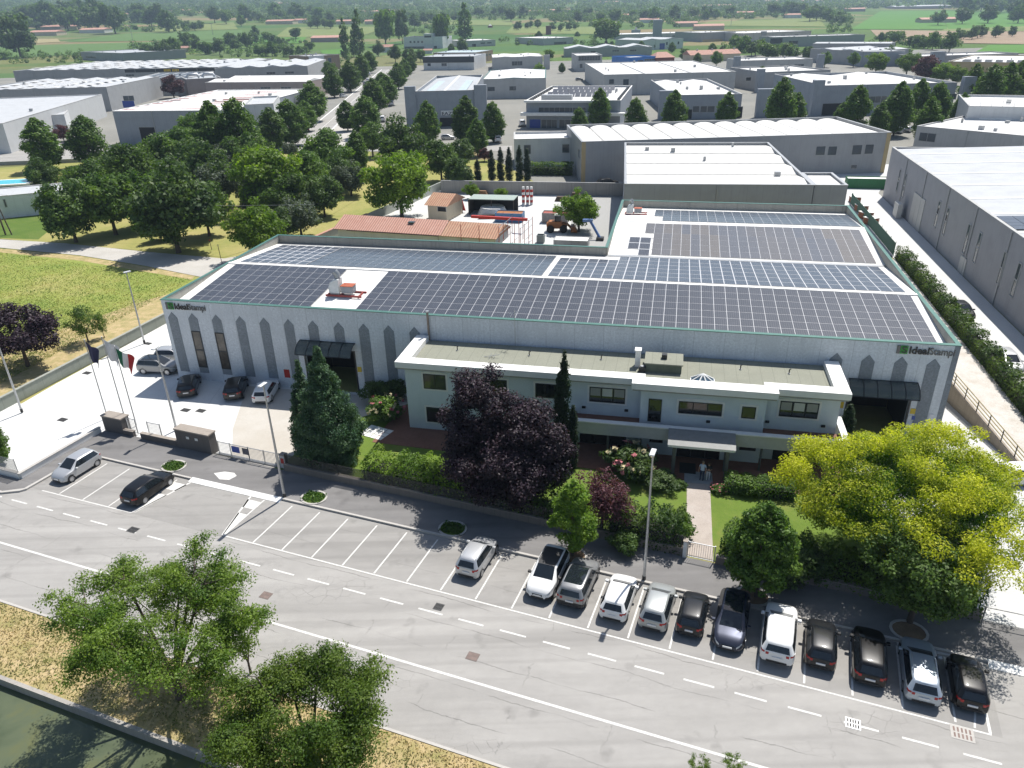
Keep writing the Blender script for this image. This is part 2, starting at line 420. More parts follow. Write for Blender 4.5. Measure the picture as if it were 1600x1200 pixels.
def px_tree(key, var, uc, vc, hw, hr, cz, label, group=None, name='tree', zoff=None, far=False):
    """crown centre in the picture (uc, vc), half width hw px; hr = height / radius, cz = crown centre / height"""
    r = 3.0
    for _ in range(8):
        z = cz * hr * r
        if far:
            g = GT(uc, vc + hw * hr * .48); p = g[:2]; z0 = g[2]
        else: p = G(uc, vc, z); z0 = 0.0
        d = math.hypot(math.hypot(p[0], p[1]), CAM_H - z0 - z); r = hw * d / FPX / math.cos(math.atan2(abs(uc - 800), FPX)) ** .5
        if far: break
    return place_tree(key, var, (p[0], p[1], z0), r, hr * r, label, group, name)

L_DARK = leafm('dark_green_leaf', (.044, .088, .026), (.135, .205, .06), 0.38)
L_MID = leafm('mid_green_leaf', (.062, .122, .026), (.145, .225, .048), 0.41)
L_LIME = leafm('fresh_green_leaf', (.085, .165, .016), (.21, .31, .038), 0.45)
L_STREET = leafm('hornbeam_leaf', (.05, .11, .016), (.135, .215, .038), 0.41)
L_GREY = leafm('grey_green_leaf', (.060, .085, .055), (.11, .14, .095), 0.31)
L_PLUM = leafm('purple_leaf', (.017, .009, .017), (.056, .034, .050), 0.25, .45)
L_PLUM2 = leafm('wine_red_leaf', (.07, .022, .034), (.15, .06, .075), 0.33, .4)
L_CYP = leafm('cypress_leaf', (.012, .030, .010), (.026, .055, .015), 0.23)
L_CON = leafm('conifer_needles', (.03, .075, .034), (.10, .165, .08), 0.28)
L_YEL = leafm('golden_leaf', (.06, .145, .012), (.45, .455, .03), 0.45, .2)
L_LOC = leafm('locust_leaf', (.075, .145, .022), (.20, .28, .045), 0.45)
L_HEDGE = leafm('hedge_leaf', (.035, .085, .014), (.13, .20, .03), 0.38)

make_proto('round', 'round', 3.6, 7.2, .03, 70, .40, 11000, L_DARK, 1, cr=.32)
make_proto('round', 'round', 3.6, 7.6, .05, 64, .42, 10000, L_DARK, 2, cr=.33)
make_proto('round', 'round', 3.6, 7.0, .04, 76, .40, 11000, L_MID, 3, cr=.3)
make_proto('round', 'round', 3.6, 8.0, .07, 66, .40, 10500, L_MID, 4, cr=.32)
make_proto('grey', 'round', 3.2, 6.0, .04, 66, .34, 9500, L_GREY, 5, cr=.32)
make_proto('lime', 'round', 4.0, 7.6, .07, 90, .36, 13000, L_LIME, 6, cr=.26)
make_proto('lime', 'round', 3.6, 7.0, .06, 80, .34, 12000, L_LIME, 7, cr=.27)
for s_ in (11, 12, 13): make_proto('street', 'oval', 2.7, 8.6, .10, 130, .36, 10500, L_STREET, s_, cr=.36, upw=.5)
for s_ in (14, 15): make_proto('cypress', 'cyp', .75, 7.5, .02, 190, .17, 9500, L_CYP, s_, cr=.62, upw=.6, tr=.1)
make_proto('redleaf', 'round', 3.0, 6.0, .06, 64, .36, 8000, L_PLUM2, 17, cr=.32)
for s_, m_ in ((21, L_DARK), (22, L_MID), (23, L_DARK), (24, L_STREET)): make_proto('far', 'round', 4.5, 9.5, .02, 34, 1.05, 1700, m_, s_, cr=.38)
for s_, m_ in ((25, L_DARK), (26, L_STREET)): make_proto('farpop', 'poplar', 2.6, 13, .03, 60, .8, 1500, m_, s_, cr=.42)
for s_, m_ in ((27, L_MID), (28, L_DARK)): make_proto('bush', 'round', 1.6, 2.3, .02, 40, .2, 5000, m_, s_, cr=.32)

def hedge_mesh(path, wid, h, rng, ls=.18, dens=150, mat=L_HEDGE, z0=0.0, wob=.2):
    P = []; D = []; T = []
    for (a, b) in zip(path[:-1], path[1:]):
        a, b = np.array(a[:2], float), np.array(b[:2], float); L = np.linalg.norm(b - a)
        if L < .05: continue
        e = (b - a) / L; nn = np.array([-e[1], e[0]])
        n = int(L * (wid + 2 * h) * dens)
        s = rng.uniform(-.3, L + .3, n); q = rng.uniform(0, wid + 2 * h, n)
        lump = 1 + wob * np.sin(s * 2.1 + 1) * np.sin(s * .83) + wob * .6 * np.sin(s * 5.3)
        hh = h * lump
        top = q < wid; left = (q >= wid) & (q < wid + h)
        y = np.where(top, q - wid / 2, np.where(left, -wid / 2, wid / 2)); z = np.where(top, hh, np.where(left, q - wid, q - wid - h) * lump)
        dep = rng.uniform(0, .22, n) - .06
        y2 = np.where(top, y, y * (1 - dep * 2)); z2 = np.where(top, z - dep, z)
        y2 += rng.normal(size=n) * .06
        P.append(np.stack([a[0] + e[0] * s + nn[0] * y2, a[1] + e[1] * s + nn[1] * y2, z0 + np.maximum(z2, .05)], 1))
        dz = np.where(top, 1.0, .25); dy = np.where(top, 0, np.sign(y))
        D.append(np.stack([nn[0] * dy, nn[1] * dy, dz], 1))
        T.append(.35 + .35 * np.sin(s * 1.3 + y) + rng.uniform(-.2, .3, n))
    P = np.concatenate(P); D = np.concatenate(D); T = np.concatenate(T)
    return leaf_object('hedge', P, D, ls, mat, rng, T)
def hedge(label, path, wid, h, seed, name='hedge', core=True, **k):
    """clipped hedge: leaves over a dark twiggy core; built round its own base point"""
    rng = np.random.default_rng(seed); o0 = np.array(path[0][:2])
    pth = [np.array(p[:2]) - o0 for p in path]
    root = thing(name, label, 'hedge', (o0[0], o0[1], 0))
    me = hedge_mesh(pth, wid, h, rng, **k); f = bpy.data.objects.new('foliage', me); C.objects.link(f); f.parent = root
    mb = MB()
    for a, b in zip(pth[:-1], pth[1:]):
        e = (b - a) / (np.linalg.norm(b - a) + 1e-6); nn = np.array([-e[1], e[0]]) * wid * .36
        mb.prism([a - nn, b - nn, b + nn, a + nn], .02, h * .6)
    mb.build('stems', plain('hedge_twigs', (.018, .024, .010), .95, 0, .3), root)
    return root
# ------------------------------------------------------------------ cars
TYRE = plain('tyre_rubber', (.015, .015, .016), .85, 0, .1)
RIM = plain('alloy_rim', (.42, .43, .45), .3, .8, 0)
LAMPW = plain('headlamp', (.55, .58, .6), .1, .2, 0)
LAMPR = plain('tail_lamp', (.36, .012, .012), .2, 0, 0)
PLATE = plain('number_plate', (.7, .7, .7), .5, 0, 0)
TRIM = plain('black_trim', (.018, .018, .019), .6, 0, .1)
def paint(name, col, metal=.35): return plain(name, col, .35, metal, 0, coat=.45, spec=.2)
# per style: stations rear->front: (x_low,x_belt,x_top, z_low,z_belt,z_top, w_low,w_belt,w_top); lengths normalised to a 4.0 x 1.76 x 1.48 car
STY = {
 'hatch': dict(L=4.0, W=1.76, st=[
   (-1.98, -1.94, -1.62, .34, .93, 1.36, .60, .62, .46), (-1.93, -1.88, -1.56, .27, .94, 1.40, .76, .76, .54), (-1.80, -1.72, -1.44, .24, .94, 1.43, .84, .83, .575),
   (-1.40, -1.45, -1.30, .22, .93, 1.455, .88, .87, .60), (-.80, -.78, -.70, .20, .92, 1.48, .88, .88, .61), (-.10, -.08, -.05, .20, .91, 1.475, .88, .88, .61),
   (.55, .82, .18, .20, .89, 1.44, .88, .87, .60), (.95, 1.0, .98, .20, .87, .95, .88, .86, .72), (1.42, 1.42, 1.42, .21, .81, .88, .86, .80, .64), (1.70, 1.68, 1.66, .23, .74, .81, .80, .73, .55), (1.88, 1.85, 1.82, .26, .66, .72, .68, .62, .46), (1.98, 1.94, 1.90, .32, .58, .64, .50, .46, .36)], win=(2, 6), pil=4, wb=(-1.28, 1.27), wr=.31),
 'suv': dict(L=4.4, W=1.86, st=[
   (-2.19, -2.15, -1.92, .42, 1.06, 1.50, .66, .68, .53), (-2.14, -2.09, -1.86, .36, 1.07, 1.54, .82, .82, .61), (-2.0, -1.93, -1.74, .32, 1.07, 1.58, .90, .89, .655),
   (-1.58, -1.60, -1.50, .30, 1.06, 1.62, .93, .92, .69), (-.85, -.83, -.78, .28, 1.04, 1.65, .93, .93, .70), (-.08, -.06, -.04, .28, 1.02, 1.64, .93, .93, .70),
   (.60, .88, .28, .28, 1.00, 1.58, .93, .92, .68), (1.02, 1.08, 1.06, .28, .99, 1.08, .93, .91, .78), (1.56, 1.56, 1.56, .30, .95, 1.02, .92, .87, .71), (1.88, 1.86, 1.84, .32, .88, .95, .86, .79, .62), (2.08, 2.05, 2.02, .36, .80, .86, .74, .68, .52), (2.18, 2.14, 2.10, .42, .70, .77, .56, .52, .42)], win=(2, 6), pil=4, wb=(-1.36, 1.38), wr=.36),
 'wagon': dict(L=4.65, W=1.82, st=[
   (-2.32, -2.27, -1.92, .36, .93, 1.36, .62, .64, .49), (-2.27, -2.21, -1.85, .29, .94, 1.39, .79, .79, .57), (-2.12, -2.04, -1.72, .25, .94, 1.42, .88, .86, .605),
   (-1.68, -1.70, -1.50, .22, .93, 1.45, .91, .90, .63), (-.85, -.83, -.74, .20, .92, 1.48, .91, .91, .64), (-.05, -.03, 0.0, .20, .91, 1.47, .91, .91, .64),
   (.62, .92, .22, .20, .89, 1.42, .91, .90, .62), (1.05, 1.12, 1.10, .20, .88, .95, .91, .89, .75), (1.66, 1.66, 1.66, .21, .83, .90, .89, .83, .67), (1.98, 1.96, 1.94, .23, .76, .82, .83, .76, .57), (2.19, 2.15, 2.12, .27, .68, .74, .70, .64, .48), (2.32, 2.27, 2.22, .34, .60, .66, .52, .48, .38)], win=(2, 6), pil=4, wb=(-1.42, 1.42), wr=.33),
}
def sect(s, W):
    xl, xb, xt, zl, zb, zt, wl, wb, wt = s
    hood = zt - zb < .2
    zm = zl + (zb - zl) * .45; wm = max(wl, wb) + (.012 if wl > .7 else 0)
    lx = lambda z: xl + (xb - xl) * max(0, (z - zl) / (zb - zl)) ** 2
    up = lambda k: xb + (xt - xb) * k
    return [(xl, 0, zl), (xl, wl * .9, zl), (lx(zl + .1), wl, zl + .1), (lx(zm), wm, zm), (lx(zb - .12), wb + .006, zb - .12), (xb, wb, zb),
            (up(.08), wb - .03, zb + (zt - zb) * (.1 if not hood else .35)), (up(.84), wt + (wb - wt) * .12 + .01, zb + (zt - zb) * .84),
            (up(.97), wt - .01, zb + (zt - zb) * .965), (xt, wt * .86, zt), (xt, wt * .45, zt + .012), (xt, 0, zt + .018)]
def make_car(style, pmat, label, dark_roof=False, rails=False, clad=False, plate_col=None, scale=(1, 1, 1), cat='car'):
    S = STY[style]; rows = [sect(s, S['W']) for s in S['st']]; n = len(rows); m = len(rows[0])
    V = []
    idx = {}
    for i in range(n):
        for j in range(m):
            for sd in (1, -1):
                if rows[i][j][1] == 0 and sd == -1: idx[i, j, -1] = idx[i, j, 1]; continue
                idx[i, j, sd] = len(V); V.append((rows[i][j][0], sd * rows[i][j][1], rows[i][j][2]))
    F = {k: [] for k in ('body', 'windscreen', 'rear_window', 'side_window', 'headlight', 'tail_light', 'roof', 'cladding')}
    side = {1: [], -1: []}; hl = {1: [], -1: []}; tl = {1: [], -1: []}
    w0, w1 = S['win']; A = w1
    for i in range(n - 1):
        for j in range(m - 1):
            for sd in (1, -1):
                f = (idx[i, j, sd], idx[i + 1, j, sd], idx[i + 1, j + 1, sd], idx[i, j + 1, sd])
                if sd == -1: f = f[::-1]
                f = tuple(dict.fromkeys(f))
                if j == 6 and w0 <= i < w1: side[sd].append((i, f))
                elif i == A and j >= 9: F['windscreen'].append(f)
                elif j >= 9 and w0 + 1 <= i < A and dark_roof: F['roof'].append(f)
                elif i == n - 2 and j == 4 or i == n - 3 and j == 4: hl[sd].append(f)
                elif i in (0, 1) and j == 4: tl[sd].append(f)
                elif j <= 2 and clad: F['cladding'].append(f)
                else: F['body'].append(f)
    for e, i in ((0, 0), (1, n - 1)):                          # rear and front faces
        for j in range(m - 1):
            q = (idx[i, j, 1], idx[i, j + 1, 1], idx[i, j + 1, -1], idx[i, j, -1]); q = tuple(dict.fromkeys(q))
            if e: q = q[::-1]
            if e == 0 and j == 6: F['rear_window'].append(q)
            elif e == 0 and j <= 2 and clad: F['cladding'].append(q)
            else: F['body'].append(q)
    root = thing('parked_car', label, cat)
    def part(nm, faces, mat, parent=root, off=0.0, sharp=38):
        used = sorted({k for f in faces for k in f}); mp = {k: a for a, k in enumerate(used)}
        b = MB(); b.add([V[k] for k in used], [tuple(mp[k] for k in f) for f in faces])
        return b.build(nm, mat, parent, smooth=sharp)
    body = part('body', F['body'], pmat)
    part('windscreen', F['windscreen'], GLASS); part('rear_window', F['rear_window'], GLASS)
    if F['roof']: part('roof_panel', F['roof'], TRIM if dark_roof is True else GLASS)
    if F['cladding']: part('cladding', F['cladding'], TRIM)
    for sd in (1, -1):
        fr = [f for i, f in side[sd] if i >= S['pil']]; re = [f for i, f in side[sd] if i < S['pil']]
        part('side_window', fr, GLASS); part('side_window', re, GLASS)
        part('headlight', hl[sd], LAMPW); part('tail_light', tl[sd], LAMPR)
    Lh = S['L'] / 2; W = S['W']; st0 = S['st'][0]; st9 = S['st'][-1]
    for sd in (1, -1):                                        # lamps that wrap on to the tail
        zb = st0[4]; a = .45
        bx(st0[1] - .03, st0[1] + .05, .46 if sd > 0 else -.63, .63 if sd > 0 else -.46, zb - .2, zb - .03).build('tail_light', LAMPR, root, bevel=.02)
        mir = MB().box(S['st'][A][1] - .28, S['st'][A][1] - .08, sd * (W / 2 - .02) if sd > 0 else -W / 2 - .2, sd * (W / 2 + .2) if sd > 0 else -W / 2 + .02, S['st'][A][4] + .02, S['st'][A][4] + .16)
        mir.build('mirror', pmat if not clad else TRIM, root, bevel=.03)
    zpl = st0[3] + (st0[4] - st0[3]) * .52
    bx(st0[0] - .03, st0[0] + .1, -.26, .26, zpl - .055, zpl + .055).build('number_plate', PLATE, root)
    bx(st9[0] - .1, st9[0] + .012, -.26, .26, st9[3] + .1, st9[3] + .21).build('number_plate', PLATE, root)
    bx(st9[1] - .12, st9[1] + .035, -.34, .34, st9[4] - .16, st9[4] - .03).build('grille', TRIM, root, bevel=.02)
    bx(st0[0] - .025, st0[0] + .2, -.56, .56, st0[3] - .04, st0[3] + .1).build('bumper', TRIM, root, bevel=.03)
    bx(st9[0] - .2, st9[0] + .02, -.42, .42, st9[3] - .05, st9[3] + .08).build('bumper', TRIM, root, bevel=.03)
    if rails:
        for sd in (1, -1):
            zt = S['st'][3][5]; wt = S['st'][3][8]
            MB().tube([(-1.5, sd * (wt - .06), zt - .06), (-1.4, sd * (wt - .06), zt + .03), (-.1, sd * (wt - .06), zt + .05), (.1, sd * (wt - .06), zt - .03)], .022, 6).build('roof_rail', STEEL if rails == 2 else TRIM, root, smooth=50)
    r = S['wr']
    for xw in S['wb']:
        for sd in (1, -1):
            yo = sd * (W / 2 + .012)
            wh = MB(); prof = [(r * .98, -.10), (r, -.05), (r, .05), (r * .96, .09), (r * .66, .1)]
            def ring(profile, nm, mat, par):
                b = MB(); b.lathe(profile, 18); b.v = [(xw + x, yo - sd * .1 + sd * z, r + y) for x, y, z in b.v]
                return b.build(nm, mat, par, smooth=40)
            ty = ring([(r * .9, -.1), (r, -.06), (r, .07), (r * .93, .1), (r * .7, .105)], 'wheel', TYRE, root)
            ring([(r * .68, .06), (r * .68, .112), (r * .5, .104), (r * .16, .118), (r * .1, .112)], 'rim', RIM, ty)
            b = MB(); b.lathe([(r * 1.16, -.02), (r * 1.16, .0), (r * 1.1, .004)], 20); b.v = [(xw + x, sd * (W / 2 + .004 + z * .5), r + .02 + y) for x, y, z in b.v]
            b.v = [(x, y, max(z, .12)) for x, y, z in b.v]
            b.build('wheel_arch', TRIM, root)
    root.scale = scale
    return root
# ------------------------------------------------------------------ the factory (factory frame: x along the front, y to the back)
M_FAC = stained('pebbled_concrete', (.66, .695, .73), .80, 2.62, gr=.17, ss=5)
M_FACD = stained('dark_pebble_panel', (.245, .27, .295), .85, gr=.26, ss=6)
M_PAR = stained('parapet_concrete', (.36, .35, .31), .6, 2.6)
M_ROOFW = plain('white_roof_membrane', (.72, .71, .68), .7, 0, .07, .5)
W_, D1, D2, XR, HT = 73.6, 24.6, 49.4, 42.3, 8.85
fac = thing('factory', 'long grey concrete factory with pointed dark panels, green parapet edge and solar roof', 'factory', (OB[0], OB[1], 0), YB)
def roofz(y):
    y = y % 24.7
    return 7.75 + 1.1 * (1 - abs(y - 12.35) / 12.35)
wl = MB()
dl = [(15.0, 20.2, 4.45), (65.9, 70.75, 4.3)]                 # gate openings in the front
xs = [0] + [v for d in dl for v in d[:2]] + [W_]
wl.box(0, dl[0][0], 0, .3, 0, HT - .06); wl.box(dl[0][1], dl[1][0], 0, .3, 0, HT - .06); wl.box(dl[1][1], W_, 0, .3, 0, HT - .06)
for a, b, h in dl: wl.box(a, b, .001, .3, h, HT - .06)
wl.build('front_wall', M_FAC, fac)
bx(W_ - .42, W_ + .02, -.03, .32, 0, HT - .06).build('corner_strip', M_FACD, fac)
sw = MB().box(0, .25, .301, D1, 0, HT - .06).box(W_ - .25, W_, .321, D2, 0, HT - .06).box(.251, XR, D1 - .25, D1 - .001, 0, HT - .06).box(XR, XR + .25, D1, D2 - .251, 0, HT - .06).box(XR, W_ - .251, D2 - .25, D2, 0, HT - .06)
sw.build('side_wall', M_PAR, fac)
cop = MB().box(-.06, W_ + .06, -.07, .36, HT - .059, HT + .0).box(-.06, .3, .361, D1 + .05, HT - .059, HT - .002).box(W_ - .3, W_ + .06, .361, D2 + .06, HT - .059, HT - .002)
cop.box(.301, XR - .06, D1 - .3, D1 + .05, HT - .059, HT - .004).box(XR - .06, XR + .3, D1 - .3, D2 + .06, HT - .059, HT - .006).box(XR + .301, W_ - .301, D2 - .3, D2 + .06, HT - .059, HT - .008)
cop.build('green_coping', GREENM, fac)
rf = MB()
def roof_sheet(x0, x1, y0, y1):
    ys = [y0, y0 + 12.35, y1]
    for a, b in zip(ys[:-1], ys[1:]):
        rf.quad((x0, a, roofz(a + 1e-4)), (x1, a, roofz(a + 1e-4)), (x1, b, roofz(b - 1e-4)), (x0, b, roofz(b - 1e-4)))
roof_sheet(.26, W_ - .26, .31, 24.65); roof_sheet(XR + .26, W_ - .26, 24.66, D2 - .26)
rf.build('roof', M_ROOFW, fac)
flash = MB()
for y in (12.35, 37.05):
    flash.box(.3 if y < 20 else XR + .3, W_ - .3, y - .25, y + .25, roofz(y) - .04, roofz(y) + .03)
flash.build('ridge_cap', COPING, fac)
gt = bx(.3, XR, 23.6, 24.3, 7.70, 7.86); gt.box(XR + .3, W_ - .3, 24.35, 24.95, 7.66, 7.83); gt.build('gutter', GREYM, fac)
# pointed dark panels
px0 = [.93, 3.22, 5.87, 8.5, 11.1, 13.72, 16.3, 18.98, 21.57, 24.1, 26.7, 64.3, 66.85, 69.42, 71.92]
win_at = (3.22, 5.87)
for i, x in enumerate(px0):
    z0 = .9
    hw = .52
    if 14.9 < x < 20.2: z0 = 4.75
    if 65.8 < x < 70.8: z0 = 4.75
    p = MB().vprism([(x - hw, z0), (x + hw, z0), (x + hw, 6.93), (x, 7.54), (x - hw, 6.93)], -.035, .01)
    p.build('pointed_panel', M_FACD, fac)
for x in win_at:
    fr = MB().box(x - .5, x - .42, -.09, -.03, 1.55, 5.6).box(x + .42, x + .5, -.09, -.03, 1.55, 5.6).box(x - .419, x + .419, -.09, -.03, 5.5, 5.6).box(x - .419, x + .419, -.09, -.03, 1.55, 1.65).box(x - .419, x + .419, -.09, -.03, 3.45, 3.6)
    f = fr.build('window', BLACKM, fac)
    bx(x - .42, x + .42, -.055, -.036, 1.65, 5.5).build('pane', plain('brownish_glass', (.10, .085, .07), .12, 0, .5, .9), f)
# gates: deep dark openings with leaf frames, curved glass awnings above
M_AWN = newmat('tinted_awning'); _m, _t, _b = M_AWN; _b.inputs['Base Color'].default_value = (.10, .12, .11, 1); _b.inputs['Roughness'].default_value = .25; _b.inputs['Alpha'].default_value = .78; M_AWN = _m
for a, b, h in dl:
    d = MB().box(a + .02, b - .02, 5.5, 5.6, 0, h).box(a - .02, a, .31, 5.5, 0, h).box(b, b + .02, .31, 5.5, 0, h).box(a, b, .31, 5.5, h, h + .02)
    d.build('gate_recess', DARK, fac)
    MB().box(a - .16, a, -.02, .02, 0, h + .12).box(b, b + .16, -.02, .02, 0, h + .12).box(a, b, -.02, .02, h, h + .12).build('gate_frame', BLACKM, fac)
    aw = MB(); prof = [(0, h + .95), (.5, h + .88), (.95, h + .66), (1.3, h + .3), (1.45, h - .02)]
    for (y0, z0), (y1, z1) in zip(prof[:-1], prof[1:]):
        aw.add([(a - .3, -y0 - .04, z0), (b + .3, -y0 - .04, z0), (b + .3, -y1 - .04, z1), (a - .3, -y1 - .04, z1), (a - .3, -y0 - .04, z0 - .015), (b + .3, -y0 - .04, z0 - .015), (b + .3, -y1 - .04, z1 - .015), (a - .3, -y1 - .04, z1 - .015)], [(0, 1, 2, 3), (4, 7, 6, 5)])
    awo = aw.build('awning', M_AWN, fac, smooth=60)
    ri = MB()
    for k in range(6):
        x = a - .3 + (b - a + .6) * k / 5
        ri.tube([(x, -y - .04, z + .02) for y, z in prof], .035, 6)
    ri.tube([(a - .3, -1.49, h), (b + .3, -1.49, h)], .04, 6); ri.tube([(a - .3, -.05, h + .96), (b + .3, -.05, h + .96)], .04, 6)
    ri.build('awning_rib', BLACKM, awo, smooth=50)
# notice boards and an extinguisher box by the gates
def board(x0, x1, z0, z1, mat, nm='notice_board'): return bx(x0, x1, -.05, -.002, z0, z1).build(nm, mat, fac)
YELP = plain('yellow_board', (.62, .43, .02), .5, 0, .1); BLUEB = plain('blue_board', (.05, .09, .35), .5, 0, .1); WB = plain('white_board', (.7, .7, .72), .5, 0, .05)
board(20.42, 20.85, 2.35, 2.9, YELP); board(20.45, 20.8, 1.75, 2.2, WB); board(65.2, 65.6, 2.35, 2.95, YELP); board(64.85, 65.1, 2.4, 2.8, WB); board(65.0, 65.4, 1.6, 2.1, WB)
board(71.0, 71.4, 2.3, 2.8, YELP); board(70.95, 71.18, 1.75, 2.1, WB); board(71.25, 71.5, 1.75, 2.1, BLUEB); board(72.55, 72.9, 1.9, 2.4, WB)
board(12.35, 12.95, 1.1, 2.0, RED, 'hose_box'); board(12.5, 12.75, 2.2, 2.45, WB)
# company lettering at both ends
def text(name, body, size, mat, parent, loc, rot=(R_(90), 0, 0), ext=.03, bold=.02, sx=1.0, wid=None):
    cu = bpy.data.curves.new(name, 'FONT'); cu.body = body; cu.size = size; cu.extrude = ext; cu.offset = bold
    cu.materials.append(mat); o = bpy.data.objects.new(name, cu); C.objects.link(o); o.parent = parent; o.location = loc; o.rotation_euler = rot; o.scale = (sx, 1, 1)
    bpy.context.view_layer.update(); me = bpy.data.meshes.new_from_object(o.evaluated_get(bpy.context.evaluated_depsgraph_get())); mo = bpy.data.objects.new(name, me); C.objects.link(mo); mo.parent = parent; mo.location = loc; mo.rotation_euler = rot; mo.scale = (sx if wid is None else wid / max(1e-3, max(v.co.x for v in me.vertices) - min(v.co.x for v in me.vertices)), 1, 1); bpy.data.objects.remove(o)
    return mo
LETB = plain('black_letter', (.008, .009, .01), .4, 0, 0); LETG = plain('green_letter', (.02, .30, .03), .4, 0, 0); LETH = plain('hollow_letter', (.12, .125, .13), .3, .4, 0)
for x, lab in ((.5, 'green and black company lettering at the left end of the factory front'), (68.85, 'green and black company lettering at the right end of the factory front')):
    sg = thing('company_sign', lab, 'sign', tuple(bw(x, -.06)) + (7.9,), YB, 'company lettering on the factory front')
    bx(0, .24, -.03, .05, -.06, .66).build('emblem', LETH, sg); bx(.27, .84, -.03, .04, -.06, .66).build('emblem', LETG, sg)
    text('lettering', 'S', .8, plain('emblem_dark', (.02, .05, .025), .4, 0, 0), sg, (.34, -.04, .04), bold=.02, wid=.44)
    text('lettering', 'Ideal', .88, LETB, sg, (.93, 0, .0), bold=.018, wid=1.5)
    text('lettering', 'Stampi', .88, LETH, sg, (2.5, 0, .0), bold=.008, wid=1.9)
# ------------------------------------------------------------------ photovoltaic fields
def pv_mat(name, a, b, fr, cells=.19):
    m, t, bs = newmat(name); co = obj_co(t); n = noise(t, co, .35, 3, .6)
    sx = N(t, 'ShaderNodeSeparateXYZ'); t.links.new(co, sx.inputs[0]); outs = []
    for k, w_ in ((0, .06), (1, .05)):
        md = N(t, 'ShaderNodeMath', operation='FRACT'); mm = N(t, 'ShaderNodeMath', operation='MULTIPLY'); mm.inputs[1].default_value = 1 / cells
        t.links.new(sx.outputs[k], mm.inputs[0]); t.links.new(mm.outputs[0], md.inputs[0])
        lt = N(t, 'ShaderNodeMath', operation='LESS_THAN'); lt.inputs[1].default_value = w_ * 2; t.links.new(md.outputs[0], lt.inputs[0]); outs.append(lt.outputs[0])
    mx = N(t, 'ShaderNodeMath', operation='MAXIMUM'); t.links.new(outs[0], mx.inputs[0]); t.links.new(outs[1], mx.inputs[1])
    ge = N(t, 'ShaderNodeNewGeometry')
    c = mix(t, a, b, ge.outputs['Random Per Island']); c = mix(t, c, mix(t, .75, 1.25, n), .6, 'MULTIPLY')
    mu = N(t, 'ShaderNodeMath', operation='MULTIPLY'); mu.inputs[1].default_value = .5; t.links.new(mx.outputs[0], mu.inputs[0])
    c = mix(t, c, fr, mu.outputs[0]); setc(t, bs, c); bs.inputs['Roughness'].default_value = .32; bs.inputs['Specular IOR Level'].default_value = .5
    bs.inputs['Coat Weight'].default_value = .15; bs.inputs['Coat Roughness'].default_value = .03
    return m
PV1 = pv_mat('violet_black_cells', (.028, .032, .042), (.038, .042, .053), (.22, .22, .24))
PV2 = pv_mat('blue_cells', (.040, .050, .074), (.056, .066, .088), (.20, .22, .25))  # on the factory's rear slope this bluer colour holds reflected sky
PV3 = pv_mat('sky_pale_cells', (.050, .064, .088), (.064, .078, .100), (.22, .25, .28))  # rear slopes: sky reflection put into a paler cell colour
PV4 = pv_mat('brown_blue_cells', (.075, .082, .100), (.130, .112, .095), (.22, .22, .22))
ALU = plain('aluminium_rail', (.6, .6, .6), .35, .6, 0)
ALUF = plain('panel_frame', (.52, .53, .55), .5, .1, 0)
def array(label, x0, x1, y0, y1, ncol, nrow, mat, skip=None, gap=.046):
    """one field of modules: a row is a part; modules stand 8 cm off the roof on rails"""
    org = bw(x0, y0)
    root = thing('solar_array', label, 'solar panels', (org[0], org[1], 0), YB, 'solar fields on the factory roof')
    dx, dy = (x1 - x0) / ncol, (y1 - y0) / nrow
    for r in range(nrow):
        mb = MB()
        for c in range(ncol):
            if skip and skip(c, r): continue
            xa, xb, ya, yb = c * dx + gap / 2, (c + 1) * dx - gap / 2, r * dy + gap * .75, (r + 1) * dy - gap * .75
            za, zb = roofz(y0 + ya) + .09, roofz(y0 + yb) + .09
            mb.add([(xa, ya, za - .035), (xb, ya, za - .035), (xb, yb, zb - .035), (xa, yb, zb - .035), (xa, ya, za), (xb, ya, za), (xb, yb, zb), (xa, yb, zb)],
                   [(0, 3, 2, 1), (4, 5, 6, 7), (0, 1, 5, 4), (1, 2, 6, 5), (2, 3, 7, 6), (3, 0, 4, 7)])
        if mb.v: mb.build('panel_row', mat, root)
    ra = MB()
    for r in range(nrow + 1):
        y = r * dy; z = roofz(y0 + y) + .045
        ra.box(0, x1 - x0, y - .03, y + .03, z - .05, z + .01)
    ra.build('rail', ALU, root)
    fr = MB()
    for r in range(nrow):
        for c in range(ncol):
            if skip and skip(c, r): continue
            xa, xb, ya, yb = c * dx, (c + 1) * dx - .001, r * dy, (r + 1) * dy - .001; za, zb = roofz(y0 + ya) + .076, roofz(y0 + yb) + .076; fr.quad((xa, ya, za), (xb, ya, za), (xb, yb, zb), (xa, yb, zb))
    fr.build('frame', ALUF, root)
array('violet-black solar field on the front roof slope left of the grey extractor', 1.5, 15.0, 2.0, 11.9, 12, 7, PV1)
array('largest violet-black solar field filling the front roof slope right of the grey extractor', 19.9, 72.6, 2.0, 11.9, 46, 7, PV1)
array('boldly framed solar field at the far left corner of the rear roof slope', 1.4, 9.6, 12.75, 23.0, 7, 6, PV2, gap=.16)
array('sky-tinted pale blue finely framed solar field on the middle of the rear roof slope', 9.75, 36.7, 12.75, 23.0, 24, 6, PV3, skip=lambda c, r: r == 5 and c < 0)
array('wide sky-tinted blue solar field with a notched corner on the rear roof slope', 37.3, 72.4, 12.75, 24.0, 31, 6, PV2, skip=lambda c, r: r == 5 and c < 6, gap=.1)
array('brown-blue solar field on the near slope of the rear wing', 46.5, 72.5, 25.4, 36.2, 23, 6, PV4, skip=lambda c, r: c == 0 and r < 4)
array('sky-tinted pale grey-blue solar field on the far slope of the rear wing', 47.3, 73.0, 37.6, 47.2, 22, 5, PV3, skip=lambda c, r: c == 0 and r < 2)
